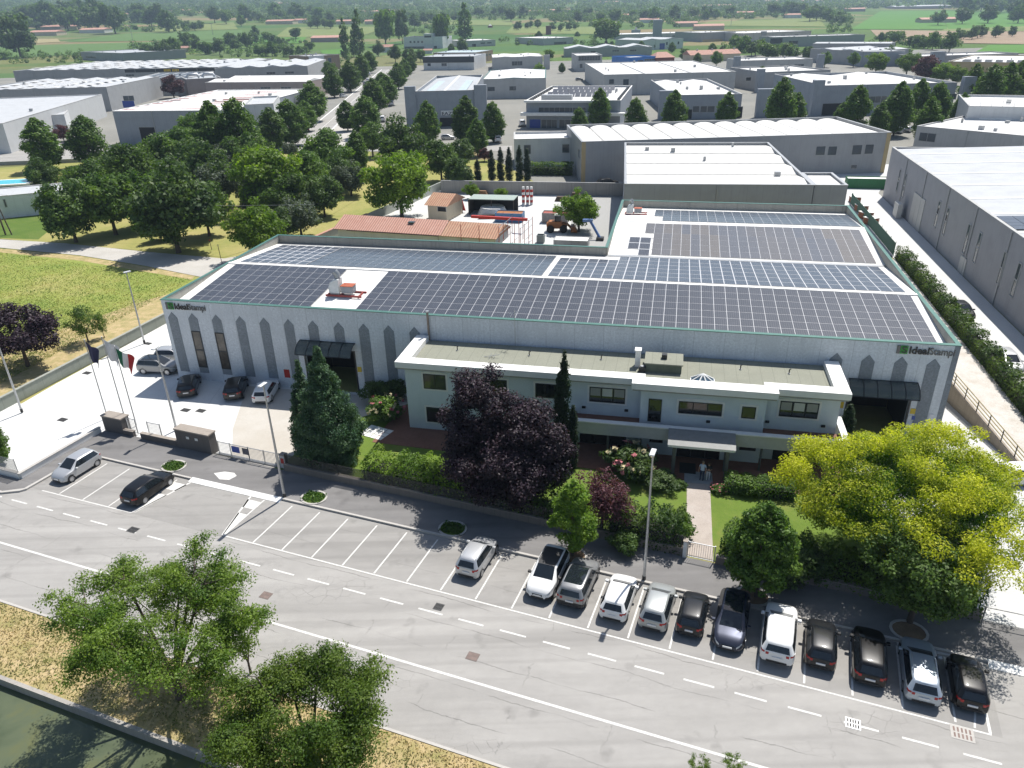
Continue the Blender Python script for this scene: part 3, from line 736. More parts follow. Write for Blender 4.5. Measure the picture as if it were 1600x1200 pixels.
array('small dark solar block of five panels beside the rear wing field', 44.7, 47.4, 25.0, 31.0, 2, 3, PV1, skip=lambda c, r: c == 0 and r == 0, gap=.12)
# roof plant: extractors on red rails, antenna, chimney pipe
def extractor(label, x, y, s=1.0):
    o = bw(x, y); z = roofz(y) + .02
    r = thing('extractor', label, 'roof fan', (o[0], o[1], z), YB); r.scale = (s, s, s)
    b = MB().vprism([(-1.0, .25), (.15, .25), (.15, 1.75), (-.2, 1.75), (-.75, 1.45), (-1.0, .9)], -.55, .55); b.build('fan_housing', plain('fan_grey', (.55, .57, .57), .5, .2, .08), r, bevel=.05)
    MB().tube([(-.1, 0, 1.7), (-.12, 0, 2.2), (-.35, 0, 2.45)], [.3, .3, .34], 12).build('outlet', GREYM, r, smooth=50)
    bx(.35, 1.6, -.5, .5, .3, 1.05).build('motor_box', plain('motor_grey', (.25, .26, .28), .5, .2, .1), r, bevel=.03); bx(.3, 1.65, -.55, .55, 1.052, 1.09).build('lid', plain('rust_red', (.35, .08, .03), .6, 0, .2), r)
    MB().box(-1.3, 2.6, -.75, -.65, 0, .2).box(-1.3, 2.6, .65, .75, 0, .2).box(2.2, 2.3, -.64, .64, .02, .18).box(-1.2, -1.1, -.64, .64, .02, .18).box(.2, .3, -.64, .64, .02, .18).build('red_rail', plain('red_rail', (.30, .05, .04), .6, 0, .2), r)
extractor('large grey extractor with an orange-lidded motor on red rails, on the front slope', 16.9, 5.6)
extractor('small grey extractor at the back left corner of the rear wing roof', 44.2, 43.0, .8)
o = bw(28.2, -.25); pp = thing('chimney_pipe', 'brown steel chimney pipe rising against the factory front above the office roof', 'chimney', (o[0], o[1], 5.9), YB)
MB().tube([(0, 0, 0), (0, 0, 3.3)], .11, 10).build('pipe', plain('brown_pipe', (.22, .18, .15), .5, .3, .2), pp, smooth=50); MB().lathe([(.17, 0), (.17, .12)], 10, (0, 0, 3.3)).build('cap', STEEL, pp)
o = bw(36.5, .6); an = thing('antenna', 'thin aerial mast with dipoles on the front edge of the factory roof', 'antenna', (o[0], o[1], 5.9), YB)
MB().tube([(0, -.9, 0), (0, -.9, 4.0)], .03, 6).build('mast', STEEL, an); MB().tube([(-.5, -.9, 3.6), (.5, -.9, 3.9)], .03, 6).tube([(-.3, -1.3, 3.5), (-.3, -.5, 3.5)], .02, 5).tube([(.1, -1.3, 3.7), (.1, -.5, 3.7)], .02, 5).build('dipole', STEEL, an)

# ------------------------------------------------------------------ the office block
M_OFF = stained('pale_plaster', (.64, .705, .735), .94, gr=.04)
M_GREENR = stained('bitumen_sheet', (.25, .255, .205), .8, 1.0, gr=.12)
M_TERRA = ground_mat('terracotta_floor', (.17, .085, .06), (.21, .105, .075), (.25, .13, .095), .8, 3, 8, .7, .1)
off = thing('office_block', 'two-storey pale office block with flat roof and white rim in front of the factory', 'office building', (OB[0], OB[1], 0), YB)
X0, X1, YF, YBY, B0, B1 = 27.67, 63.9, -5.9, -6.7, 48.35, 58.25
HC = 6.9
wm = MB().box(X0, B0, YF, -.34, 0, 6.35).box(B1, X1, YF, -.34, 0, 6.35).box(B0 + .001, B1 - .001, YBY, -.34, 0, 6.351); wm.build('wall', M_OFF, off)
GRN = plain('parapet_inner_green', (.10, .13, .10), .8, 0, .2)
rim = MB(); cw = .85; inn = 1.15
def rimpoly(poly): rim.prism(poly, 6.352, HC)
ox0, ox1, oy, oyb = 27.05, 64.45, -6.55, -7.35
rimpoly([(ox0, oy), (47.6, oy), (47.6, oy + inn), (ox0 + inn, oy + inn), (ox0 + inn, -.36), (ox0, -.36)])
rimpoly([(47.601, oyb), (58.99, oyb), (58.99, oy + inn), (58.0, oy + inn + .002), (58.0, oyb + inn + .2), (48.6, oyb + inn + .2), (48.6, oy + inn + .002), (47.601, oy + inn)])
rimpoly([(58.991, oy), (ox1, oy), (ox1, -.36), (ox1 - inn, -.36), (ox1 - inn, oy + inn), (58.991, oy + inn)])
rim.build('roof_rim', COPING, off)
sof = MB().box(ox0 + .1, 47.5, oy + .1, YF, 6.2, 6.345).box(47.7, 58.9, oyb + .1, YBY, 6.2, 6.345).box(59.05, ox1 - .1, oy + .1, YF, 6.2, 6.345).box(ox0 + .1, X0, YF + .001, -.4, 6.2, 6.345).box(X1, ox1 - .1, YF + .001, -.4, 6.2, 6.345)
sof.build('cornice', plain('grey_cornice', (.30, .30, .27), .8, 0, .1), off)  # underside of the rim, a darker grey than the coping
rr = MB().box(ox0 + inn + .01, ox1 - inn - .01, oy + inn + .01, -.34, 6.36, 6.42).box(48.61, 57.99, oyb + inn + .21, oy + inn + .009, 6.36, 6.419); rr.build('roof', M_GREENR, off)
def window(parent, x0, x1, z0, z1, y, n=1, frame=None, surround=True, arch=0.0, pane=GLASS, blind=False):
    s = MB()
    if surround:
        q = .17; s.box(x0 - q, x0, y - .035, y, z0 - q, z1 + q).box(x1, x1 + q, y - .035, y, z0 - q, z1 + q).box(x0, x1, y - .035, y, z0 - q, z0)
        if arch: s.vprism([(x0, z1), (x1, z1), (x1, z1 + q), ((x0 + x1) / 2 + .6, z1 + q + arch), ((x0 + x1) / 2 - .6, z1 + q + arch), (x0, z1 + q)], y - .035, y)
        else: s.box(x0, x1, y - .035, y, z1, z1 + q)
    wo = None
    if surround: wo = s.build('window', WHITEP if surround is True else surround, parent)
    f = MB(); w2 = .07; fm = frame or BLACKM
    f.box(x0, x0 + w2, y - .06, y - .005, z0, z1).box(x1 - w2, x1, y - .06, y - .005, z0, z1).box(x0 + w2, x1 - w2, y - .06, y - .005, z1 - w2, z1).box(x0 + w2, x1 - w2, y - .06, y - .005, z0, z0 + w2)
    for k in range(1, n):
        x = x0 + (x1 - x0) * k / n; f.box(x - .04, x + .04, y - .06, y - .005, z0 + w2, z1 - w2)
    fo = f.build('frame' if wo else 'window', fm, wo or parent)
    bx(x0 + .02, x1 - .02, y - .03, y - .012, z0 + .02, z1 - .02).build('pane', pane, wo or fo)
    if blind:
        zb = z0 + (z1 - z0) * .42
        for k in range(n):
            xa = x0 + (x1 - x0) * k / n + .08; xb = x0 + (x1 - x0) * (k + 1) / n - .08
            bx(xa, xb, y - .045, y - .032, zb, z1 - .1).build('blind', plain('blind_cream', (.52, .52, .46) if k == 1 else (.33, .33, .29), .8, 0, .03) if False else (BL1 if k == 1 else BL0), wo or fo)
    return wo or fo
BL1 = plain('bright_blind', (.60, .60, .52), .8, 0, .03); BL0 = plain('grey_blind', (.34, .34, .30), .8, 0, .03)
GREFL = plain('mirror_glass', (.04, .05, .045), .03, .0, 0, spec=1.0)
window(off, 29.35, 31.4, 4.2, 5.65, YF, 2, arch=.08, pane=GREFL); window(off, 29.4, 31.9, .85, 2.35, YF, 2)
window(off, 39.4, 41.9, 4.2, 5.55, YF, 3, arch=.1); window(off, 44.05, 47.05, 4.2, 5.6, YF, 3, arch=.12, blind=True); window(off, 59.4, 62.35, 4.2, 5.6, YF, 3, arch=.12, blind=True)
window(off, 34.3, 36.9, 4.2, 5.6, YF, 3, arch=.1)
window(off, 49.02, 50.1, 3.2, 5.3, YBY, 1, surround=False); window(off, 51.45, 54.9, 4.18, 5.3, YBY, 3, arch=.1); window(off, 56.42, 57.5, 4.18, 5.25, YBY, 1)
for x in (49.5, 53.9, 58.6, 62.9, 43.6, 47.2):
    bx(x - .16, x + .16, (YBY if B0 < x < B1 else YF) - .12, (YBY if B0 < x < B1 else YF) - .001, 3.5, 3.72).build('wall_lamp', BLACKM, off, bevel=.03)
# balcony along the right half, over the porch
YB0 = -8.05; bxl, bxr = 42.4, 64.55
bal = MB().box(bxl, bxr, YB0, YF - .001, 2.72, 2.95).box(bxl, B0 - .001, YF, YF + .0, 2.72, 2.95)
bal = MB().box(bxl + .3, bxr - .3, YB0 + .3, YBY - .001, 2.72, 2.95).box(bxl + .3, B0 - .002, YBY, YF - .001, 2.72, 2.949).box(B1 + .002, bxr - .3, YBY, YF - .001, 2.72, 2.949)
bo = bal.build('balcony', M_TERRA, off)
pr_ = MB().box(bxl, bxr, YB0, YB0 + .29, 2.25, 3.36).box(bxl, bxl + .29, YB0 + .291, YF - .01, 2.25, 3.36).box(bxr - .29, bxr, YB0 + .291, YF + 2.0, 2.25, 3.36); pr_.build('balcony_front', plain('cream_fascia', (.50, .50, .44), .8, 0, .06), bo)
MB().box(bxl - .1, bxr + .1, YB0 - .1, YB0 + .42, 3.361, 3.46).box(bxl - .1, bxl + .42, YB0 + .421, YF - .01, 3.361, 3.46).box(bxr - .42, bxr + .1, YB0 + .421, YF + 2.1, 3.361, 3.46).build('balcony_coping', COPING, bo)
for x in (43.2, 45.9, 48.6, 58.2, 61.0, 63.9): MB().tube([(x, -7.85, 0), (x, -7.85, 2.3)], .09, 8).build('porch_post', plain('green_post', (.10, .11, .10), .6, 0, .1), off, smooth=50)
for x0, x1, z0, z1, n in ((43.3, 47.3, .1, 2.2, 3), (49.3, 50.4, 1.2, 1.9, 1), (56.6, 57.9, 1.2, 1.9, 1), (59.4, 63.0, .1, 2.2, 3)):
    window(off, x0, x1, z0, z1, YBY if B0 < x0 < B1 else YF, n, surround=False)
window(off, 51.6, 55.1, .05, 2.3, YBY, 3, surround=False)
cn = thing('entrance_canopy', 'pale sloping canopy on four posts over the office entrance', 'canopy', tuple(bw(53.4, -8.9)) + (0,), YB)
MB().vprism([(0, 0)] * 0 or [(-2.6, 2.75), (2.6, 2.75), (2.6, 2.95), (-2.6, 2.95)], -1.0, .75).build('canopy_slab', COPING, cn)
MB().add([(-2.62, -1.02, 2.96), (2.62, -1.02, 2.96), (2.62, .74, 3.5), (-2.62, .74, 3.5), (-2.62, -1.02, 2.952), (2.62, -1.02, 2.952), (2.62, .74, 2.952), (-2.62, .74, 2.952)], [(0, 1, 2, 3), (4, 7, 6, 5), (0, 4, 5, 1), (2, 6, 7, 3), (1, 5, 6, 2), (0, 3, 7, 4)]).build('canopy_roof', plain('lead_sheet', (.20, .205, .20), .6, .1, .1), cn)
for x in (-2.05, 2.05):
    for y in (-.8, .5): bx(x - .13, x + .13, y - .13, y + .13, 0, 2.745).build('post', plain('green_post', (.10, .11, .10)), cn)
# office roof plant
def rt(nm, lab, cat, x, y, z=6.42): o = bw(x, y); return thing(nm, lab, cat, (o[0], o[1], z), YB)
t_ = rt('stair_bulkhead', 'olive flat-topped roof hatch box on the office roof', 'roof hatch', 50.0, -2.9); bx(-1.5, 1.5, -1.1, 1.1, 0, .75).build('box', plain('bulkhead_side', (.10, .12, .09), .8, 0, .15), t_); bx(-1.6, 1.6, -1.2, 1.2, .751, .85).build('lid', M_GREENR, t_); bx(-.2, .25, -.2, .25, .851, 1.25).build('vent', BLACKM, t_)
t_ = rt('white_chimney', 'slim white rendered chimney standing beside the olive roof hatch', 'chimney', 47.8, -2.9); bx(-.22, .22, -.3, .3, 0, 1.5).build('shaft', WHITEP, t_); bx(-.28, .28, -.36, .36, 1.501, 1.58).build('cap', COPING, t_)
t_ = rt('condenser', 'small dark condenser at the foot of the white chimney', 'condenser', 48.25, -4.0); bx(-.3, .3, -.2, .2, 0, .5).build('case', BLACKM, t_, bevel=.03); MB().lathe([(.17, 0), (.17, .04)], 12, (0, 0, .5)).build('fan', GREYM, t_)
t_ = rt('skylight', 'white eight-sided glass pyramid skylight on the office roof', 'skylight', 53.2, -5.3); k8 = [(1.0 * math.cos(R_(22.5 + 45 * i)), 1.0 * math.sin(R_(22.5 + 45 * i))) for i in range(8)]
MB().prism([(x * 1.05, y * 1.05) for x, y in k8], 0, .2).build('kerb', WHITEP, t_)
g = MB()
for i in range(8): g.quad((k8[i][0] * .98, k8[i][1] * .98, .2), (k8[(i + 1) % 8][0] * .98, k8[(i + 1) % 8][1] * .98, .2), (0, 0, .75))
g.build('pane', GLASSB, t_); ribs = MB()
for x, y in k8: ribs.tube([(x, y, .21), (0, 0, .78)], .06, 5)
ribs.build('rib', WHITEP, t_)
for i, (x, y) in enumerate(((31.5, -2.2), (38.2, -2.3), (44.6, -2.1), (56.4, -2.2), (60.3, -2.4))):
    v = rt('vent_pipe', '%s short dark vent pipe from the left on the office roof' % ('first', 'second', 'third', 'fourth', 'last')[i], 'vent pipe', x, y); v['group'] = 'vent pipes on the office roof'
    MB().tube([(0, 0, 0), (0, 0, .35), (.12, 0, .42)], .05, 6).build('pipe', BLACKM, v); MB().lathe([(.12, 0), (.12, .03)], 8).build('collar', GREYM, v)
t_ = rt('aerial', 'fallen-looking small aerial lying on the left of the office roof', 'antenna', 35.0, -3.3); MB().tube([(-.7, 0, .05), (.7, .1, .3)], .025, 5).tube([(-.2, -.4, .1), (-.1, .4, .25)], .02, 5).tube([(.2, -.3, .2), (.3, .35, .3)], .02, 5).build('rod', GREYM, t_); MB().tube([(0, 0, 0), (0, 0, .2)], .03, 5).build('stub', GREYM, t_)
# ------------------------------------------------------------------ ground sheets (street frame: s along the street, t away from the canal)
M_ROAD = asphalt('road_asphalt', .325, .6)
M_LOT = asphalt('parking_asphalt', .285, .3, .12)
M_PAVE = asphalt('pavement_asphalt', .19, .0, .16, (1.03, 1, .98))
M_KERB = stained('kerb_stone', (.46, .44, .41), .8)
M_DRYG = ground_mat('dry_verge', (.20, .21, .06), (.44, .34, .17), (.60, .45, .28), .9, 4, 14, .95, .8)
M_MEADOW = ground_mat('meadow', (.14, .24, .035), (.25, .30, .06), (.44, .37, .16), .09, .8, 9, .95, .9)
M_GROVE = ground_mat('grove_grass', (.19, .23, .055), (.32, .30, .10), (.42, .35, .16), .1, .9, 9, .95, .7)
M_LUSH = ground_mat('lush_grass', (.06, .12, .02), (.10, .17, .03), (.15, .19, .05), .2, 2, 10, .95, .7)
M_LAWN = ground_mat('lawn', (.085, .16, .02), (.12, .20, .03), (.20, .21, .06), .35, 3, 22, .95, .4)
M_CONC = stained('white_yard_concrete', (.66, .66, .64), .86, 5.0, gr=.05)
M_CONC2 = ground_mat('worn_yard_concrete', (.44, .40, .34), (.50, .47, .42), (.58, .56, .52), .16, 1.0, 14, .9, .15)
M_CONC3 = ground_mat('pale_yard', (.52, .52, .505), (.57, .57, .555), (.62, .62, .61), .12, 1.2, 10, .9, .15)
M_BRICKP = ground_mat('path_pavers', (.36, .31, .27), (.43, .37, .33), (.48, .44, .40), .6, 3, 12, .9, .3)
M_TRACK = ground_mat('gravel_track', (.40, .38, .34), (.47, .45, .41), (.52, .50, .47), .2, 1.0, 9, .95, .3)
def sheet(name, poly, z, mat, th=None):
    mb = MB(); p3 = [(p[0], p[1], z) for p in poly]
    if th: mb.prism(poly, z - th, z)
    else:
        a = sum(poly[i][0] * poly[(i + 1) % len(poly)][1] - poly[(i + 1) % len(poly)][0] * poly[i][1] for i in range(len(poly)))
        if a < 0: p3 = p3[::-1]
        mb.quad(*p3)
    return struct(name, mb, mat)
SP = lambda L: [st(s, t) for s, t in L]
BP = lambda L: [bw(x, y) for x, y in L]
GP = lambda L, z=0.0: [G(u, v, z) for u, v in L]

# terrain: flat plain that climbs gently far behind the town
def terrain_mesh():
    ys = [18.55, 24, 60, 120, 200, 300, 420, 500] + list(range(540, 900, 30)) + [950, 1050, 1200, 1400, 1700, 2100, 2600, 3200, 4000, 5000]
    xs = [-4500, -3600, -2800, -2200, -1700, -1300, -1000, -800, -600, -450, -300, -180, -60, 60, 180, 300, 450, 600, 800, 1000, 1300, 1700, 2200, 2800, 3600, 4500]
    V = []; F = []
    for t in ys:
        for s in xs:
            p = st(s, t); h = float(terrain(p[0], p[1])) if p[1] > 100 else 0.0
            V.append((p[0], p[1], h - .06))
    nx = len(xs)
    for j in range(len(ys) - 1):
        for i in range(nx - 1): F.append((j * nx + i, j * nx + i + 1, (j + 1) * nx + i + 1, (j + 1) * nx + i))
    mb = MB(); mb.add(V, F); return mb
m, t, b = newmat('countryside'); b.inputs['Roughness'].default_value = .95; b.inputs['Specular IOR Level'].default_value = .1
co = obj_co(t, (1 / 210, 1 / 95, .0), R_(14)); vo = N(t, 'ShaderNodeTexVoronoi', distance='CHEBYCHEV'); vo.inputs['Scale'].default_value = 1.0; t.links.new(co, vo.inputs['Vector'])
sp_ = N(t, 'ShaderNodeSeparateColor'); t.links.new(vo.outputs['Color'], sp_.inputs[0])
c = ramp(t, sp_.outputs[0], [(0, (.075, .13, .03)), (.3, (.10, .16, .04)), (.5, (.055, .12, .03)), (.7, (.14, .165, .055)), (.85, (.24, .185, .10)), (1, (.06, .14, .04))])
c = mix(t, c, mix(t, .75, 1.25, noise(t, obj_co(t), .02, 6, .7)), .7, 'MULTIPLY'); setc(t, b, c)
M_FIELD = m
tag(terrain_mesh().build('terrain', M_FIELD, smooth=30), kind='structure')

# canal
m, t, b = newmat('canal_water'); b.inputs['Roughness'].default_value = .12; b.inputs['Specular IOR Level'].default_value = .35
n_ = noise(t, obj_co(t), .25, 5, .6, .5)
setc(t, b, ramp(t, n_, [(.35, (.06, .08, .045)), (.55, (.10, .12, .07)), (.7, (.13, .135, .055))])); bump(t, b, noise(t, obj_co(t, (1, 2.2, 1), -YS), 2.2, 3, .6), .05, .05)
WATER = m
sheet('canal_water', SP([(-120, 6), (60, 6), (60, 18.4), (-120, 18.4)]), -.5, WATER)
struct('canal_wall', MB().prism(SP([(-120, 18.36), (60, 18.36), (60, 18.6), (-120, 18.6)]), -2.2, .06), stained('canal_concrete', (.36, .34, .31), .5))
struct('far_canal_bank', MB().prism(SP([(-120, -30), (60, -30), (60, 6), (-120, 6)]), -2.2, .0), M_DRYG)
sheet('canal_verge', SP([(-120, 18.6), (60, 18.6), (60, 22.95), (-120, 22.95)]), .05, M_DRYG)
struct('verge_kerb', MB().prism(SP([(-120, 22.96), (60, 22.96), (60, 23.12), (-120, 23.12)]), -.1, .09), M_KERB)
sheet('road', SP([(-120, 23.13), (80, 23.13), (80, 33.41), (13.5, 33.415), (-55.9, 33.495), (-120, 33.5)]), 0.0, M_ROAD)
sheet('parking_ground', SP([(-55.9, 33.5), (13.5, 33.42), (13.5, 38.75), (-55.9, 38.75)]), 0.002, M_LOT)
0 and sheet('entrance_asphalt', SP([(-120, 32.6), (-55.9, 32.6), (-55.9, 33.4), (-120, 33.4)]), -.002, M_PAVE)
sheet('side_road_mouth', SP([(13.5, 33.42), (80, 33.42), (80, 38.75), (13.5, 38.75)]), -.002, M_ROAD)
# markings
def mark(name, poly, z=.008): return struct(name, MB().quad(*[(p[0], p[1], z) for p in SP(poly)]), LINE)
mark('road_line', [(-120, 27.38), (70, 27.42), (70, 27.58), (-120, 27.54)])
k0 = -54.9 - 2.83 * 20; dm = MB()
for i in range(60):
    s0 = k0 + 2.795 * i; 
    if -44 < s0 < -41.8: continue
    a = SP([(s0, 31.63), (s0 + 1.7, 31.63), (s0 + 1.7, 31.76), (s0, 31.76)]); dm.quad(*[(p[0], p[1], .008) for p in a])
struct('dashed_line', dm, LINE)
pm = MB()
def pl_(poly): pm.quad(*[(p[0], p[1], .009) for p in SP(poly)])
pl_([(-36.1, 33.55), (13.0, 33.36), (13.0, 33.47), (-36.1, 33.66)]); pl_([(-54.4, 33.42), (-45.0, 33.48), (-45.0, 33.58), (-54.4, 33.52)])
for i in range(20):
    s = -33.68 + 2.503 * i
    if s < 12.5: pl_([(s - .055, 33.67), (s + .055, 33.67), (s + .055, 38.4), (s - .055, 38.4)])
for s in (-52.62, -50.1, -47.4): pl_([(s - .055, 33.6), (s + .055, 33.6), (s + .055, 38.35), (s - .055, 38.35)])
pl_([(12.88, 33.48), (13.02, 33.48), (13.02, 38.4), (12.88, 38.4)]); pl_([(12.2, 33.6), (12.3, 33.6), (12.9, 37.4), (12.8, 37.4)])
for sgn, s0 in ((1, -45.05), (-1, -36.2)):                    # hatched wedges either side of the driveway
    pl_([(s0, 33.6), (s0 + .12 * sgn, 33.6), (s0 + .12 * sgn, 38.35), (s0, 38.35)]); pl_([(s0 + .14 * sgn, 33.65), (s0 + .3 * sgn, 33.65), (s0 + 1.5 * sgn, 38.4), (s0 + 1.34 * sgn, 38.4)])
    for ta, tb in ((33.7, 36.3), (37.0, 38.0)):
        wa, wb_ = (ta - 33.6) / 4.8 * 1.3, (tb - 33.6) / 4.8 * 1.3
        pl_([(s0 + .13 * sgn, ta), (s0 + (.2 + wa) * sgn, ta), (s0 + (.2 + wb_) * sgn, tb), (s0 + .13 * sgn, tb)])
struct('parking_line', pm, LINE)
mark('worn_paint_patch', [(-42.6, 40.0), (-41.9, 40.5), (-41.0, 40.6), (-40.5, 40.3), (-40.7, 39.6), (-41.5, 39.4)], .136)
# pavement, kerbs, tree pits
sheet('pavement', SP([(-55.5, 38.95), (40, 38.9), (40, 42.1), (-37.4, 42.3), (-48.2, 42.6), (-57.3, 42.6), (-57.3, 39.0)]), .13, M_PAVE, .25)
sheet('pavement_left', SP([(-57.3, 33.9), (-55.9, 33.9), (-55.6, 38.9), (-57.3, 38.99)]), .129, M_PAVE, .25)
sheet('pavement_corner', SP([(-120, 32.3), (-57.2, 32.2), (-55.8, 33.0), (-55.9, 33.89), (-57.3, 33.89), (-120, 33.9)]), .128, M_PAVE, .25)
ke = MB()
for a, b in ((-54.9, -43.9), (-34.9, 13.6)): ke.prism(SP([(a, 38.77), (b, 38.72), (b, 38.9), (a, 38.95)]), -.05, .15)
ke.prism(SP([(-55.88, 33.1), (-55.62, 33.1), (-55.35, 38.4), (-54.91, 38.77), (-54.91, 38.95), (-55.6, 38.9)]), -.05, .15)
ke.prism(SP([(-120, 32.1), (-57.1, 32.0), (-55.9, 32.7), (-55.62, 33.09), (-55.88, 33.09), (-57.2, 32.2), (-120, 32.29)]), -.05, .15)
struct('kerb', ke, M_KERB)
struct('dropped_kerb', MB().prism(SP([(-43.89, 38.4), (-34.91, 38.4), (-34.91, 38.95), (-43.89, 38.95)]), -.05, [.03, .03, .135, .135] * 1).prism(SP([(13.61, 38.3), (40, 38.2), (40, 38.9), (13.61, 38.9)]), -.05, [.03, .03, .135, .135]), COPING)
def pit(s, label):
    p = st(s, 39.75); r = thing('tree_pit', label, 'tree pit', (p[0], p[1], .13), YS)
    o = [(1.15 * math.cos(a) * .95, .95 * math.sin(a)) for a in np.linspace(0, 2 * math.pi, 17)[:-1]]
    i_ = [(x * .86, y * .83) for x, y in o]; mb = MB()
    for k in range(16):
        k2 = (k + 1) % 16; mb.prism([o[k], o[k2], i_[k2], i_[k]], -.1, .06)
    mb.build('rim', M_KERB, r)
    MB().prism([(x * .99, y * .99) for x, y in i_], -.1, .02).build('soil', M_LUSH if s < -20 else ground_mat('pit_soil', (.16, .11, .07), (.24, .17, .11), (.3, .22, .15), .8, 3, 12), r)
    if s < -20:
        rng = np.random.default_rng(int(abs(s))); n = 500; P = np.stack([rng.uniform(-.85, .85, n), rng.uniform(-.62, .62, n), rng.uniform(.03, .2, n)], 1)
        me = leaf_object('weeds', P, sph(rng, n) * .6, .16, L_LUSHL, rng, rng.uniform(0, 1, n), .2); o2 = bpy.data.objects.new('weeds', me); C.objects.link(o2); o2.parent = r
L_LUSHL = leafm('weed_leaf', (.035, .09, .012), (.08, .16, .02), .2)
for s, lab in ((-46.6, 'grassy oval tree pit in the pavement near the black car at the left'), (-32.6, 'grassy oval tree pit beside the left pavement lamp post'), (-20.6, 'shaded grassy tree pit left of the silver car parked alone'),
               (-11.5, 'bare earth tree pit under the small bright green tree'), (.6, 'bare earth tree pit at the foot of the dark tree by the garden gate'), (9.6, 'bare earth tree pit by the silver-blue estate car')): pit(s, lab)
# drains and manhole plates
def plate(s, t, w, d, lab, mat, z=.004, slots=False):
    p = st(s, t); r = thing('drain_cover', lab, 'drain cover', (p[0], p[1], z), YS)
    bx(-w, w, -d, d, -.02, .012).build('frame', mat, r)
    sl = MB()
    for k in range(5): sl.box(-w * .75 + k * w * .34, -w * .75 + k * w * .34 + w * .16, -d * .75, -d * .1, .012, .016).box(-w * .75 + k * w * .34, -w * .75 + k * w * .34 + w * .16, d * .1, d * .75, .012, .016)
    sl.build('slot', DARK if slots else plain('plate_groove', (.2, .14, .12), .8, 0, .2), r)
M_RUSTP = plain('rusty_cast_iron', (.17, .135, .12), .8, .1, .25)
for s, t, w, d, lab, mat, sl in ((-43.2, 31.9, .4, .3, 'dark drain grate on the dashed line near the left car bays', plain('cast_iron', (.06, .06, .06), .7, .2, .2), 1), (-18.1, 32.25, .3, .3, 'dark drain grate beside the dashed line in mid road', plain('cast_iron', (0, 0, 0)), 1),
   (-14.4, 29.2, .36, .3, 'rusty manhole plate in the cracked asphalt near the solid line', M_RUSTP, 0), (-29.3, 29.4, .36, .3, 'rusty manhole plate half under the locust tree tip', M_RUSTP, 0),
   (6.35, 31.75, .38, .34, 'white-rimmed drain grate on the dashed line below the black cars', COPING, 1), (11.6, 33.0, .55, .45, 'pale concrete patch cover by the last parking bay', M_KERB, 0)): plate(s, t, w, d, lab, mat, .004, sl)

for i, (u, v, lab) in enumerate(((136, 583, 'dark drain grate by the boundary wall in the white yard'), (231, 537, 'dark drain grate at the foot of the slim lamp post by the factory corner'), (98, 656, 'lone dark drain grate in the left part of the white yard'), (290, 641, 'left of two drain grates before the black cars in the yard'), (314, 642, 'right of two drain grates before the black cars in the yard'))):
    g_ = G(u, v); plate(float(g_ @ ES), float(g_ @ ET), .45, .3, lab, plain('cast_iron', (0, 0, 0)), .02, 1)
# ------------------------------------------------------------------ plot in front of and around the factory
sheet('ground_apron', BP([(-60, -34), (120, -34), (120, 130), (-60, 130)]), -.045, M_GROVE)
ym = MB()
for pc in (BP([(0, 0), (0, 30), (-10.4, 30), (-11.2, 13.6), (-12.3, -3.4)]), [bw(0, 0), bw(-12.3, -3.4), st(-70, 44), st(-64, 42.75), st(-56, 42.75)], [bw(0, 0), st(-56, 42.75), st(-37.2, 42.75), bw(18.2, -15.2), bw(21.2, -6.0), bw(27.6, -1), bw(27.6, 0)]): ym.quad(*[(p[0], p[1], .01) for p in pc])
struct('yard_concrete', ym, M_CONC)
sheet('left_court_apron', SP([(-90, 34.2), (-57.4, 34.2), (-57.4, 43.5), (-90, 45)]), .008, M_CONC)
sheet('worn_yard', [bw(8.2, -.5), bw(27.6, -.5), bw(21, -13.5), bw(18.6, -16.6), bw(15.2, -15.3), bw(11.5, -9)], .016, M_CONC2)
sheet('lawn', [st(-37.2, 42.7), st(-3.9, 42.6), st(10.5, 42.5), bw(66, -8), bw(64.6, -5), bw(64.6, 0), bw(27.6, 0), bw(21.2, -6.0), bw(18.4, -15.0)], .03, M_LAWN)
sheet('terrace', BP([(25.2, -9.0), (64.8, -10.9), (64.8, -5.5), (27.6, -5.5), (27.6, -1), (25.6, -2)]), .06, M_TERRA, .1)
sheet('entrance_path', BP([(52.5, -19.6), (54.3, -19.9), (54.3, -10.6), (52.5, -10.6)]), .065, M_BRICKP, .08)
struct('door_mat', bx(0, 1.3, 0, 1.6, .062, .075), BLACKM, loc=tuple(bw(51.9, -9.3)) + (0,)).rotation_euler = (0, 0, YB)
sheet('threshold', BP([(52.3, -10.59), (54.5, -10.59), (54.5, -8.9), (52.3, -8.9)]), .07, plain('grey_threshold', (.30, .32, .33), .7), .06)
pv = MB()
for k in range(4):
    for j in range(3): c_ = (24.0 + k * .62 - j * .2, -6.1 - j * .62 + k * -.18); pv.prism(BP([(c_[0], c_[1]), (c_[0] + .56, c_[1] - .16), (c_[0] + .38, c_[1] - .72), (c_[0] - .18, c_[1] - .56)]), .02, .07)
struct('stepping_path', pv, COPING)
sheet('right_yard', BP([(64.7, -26), (120, -26), (120, -3), (77.6, 3), (76.2, 9), (76.2, 50), (73.7, 50), (73.7, -.2), (64.7, -.2)]), .012, M_CONC3)
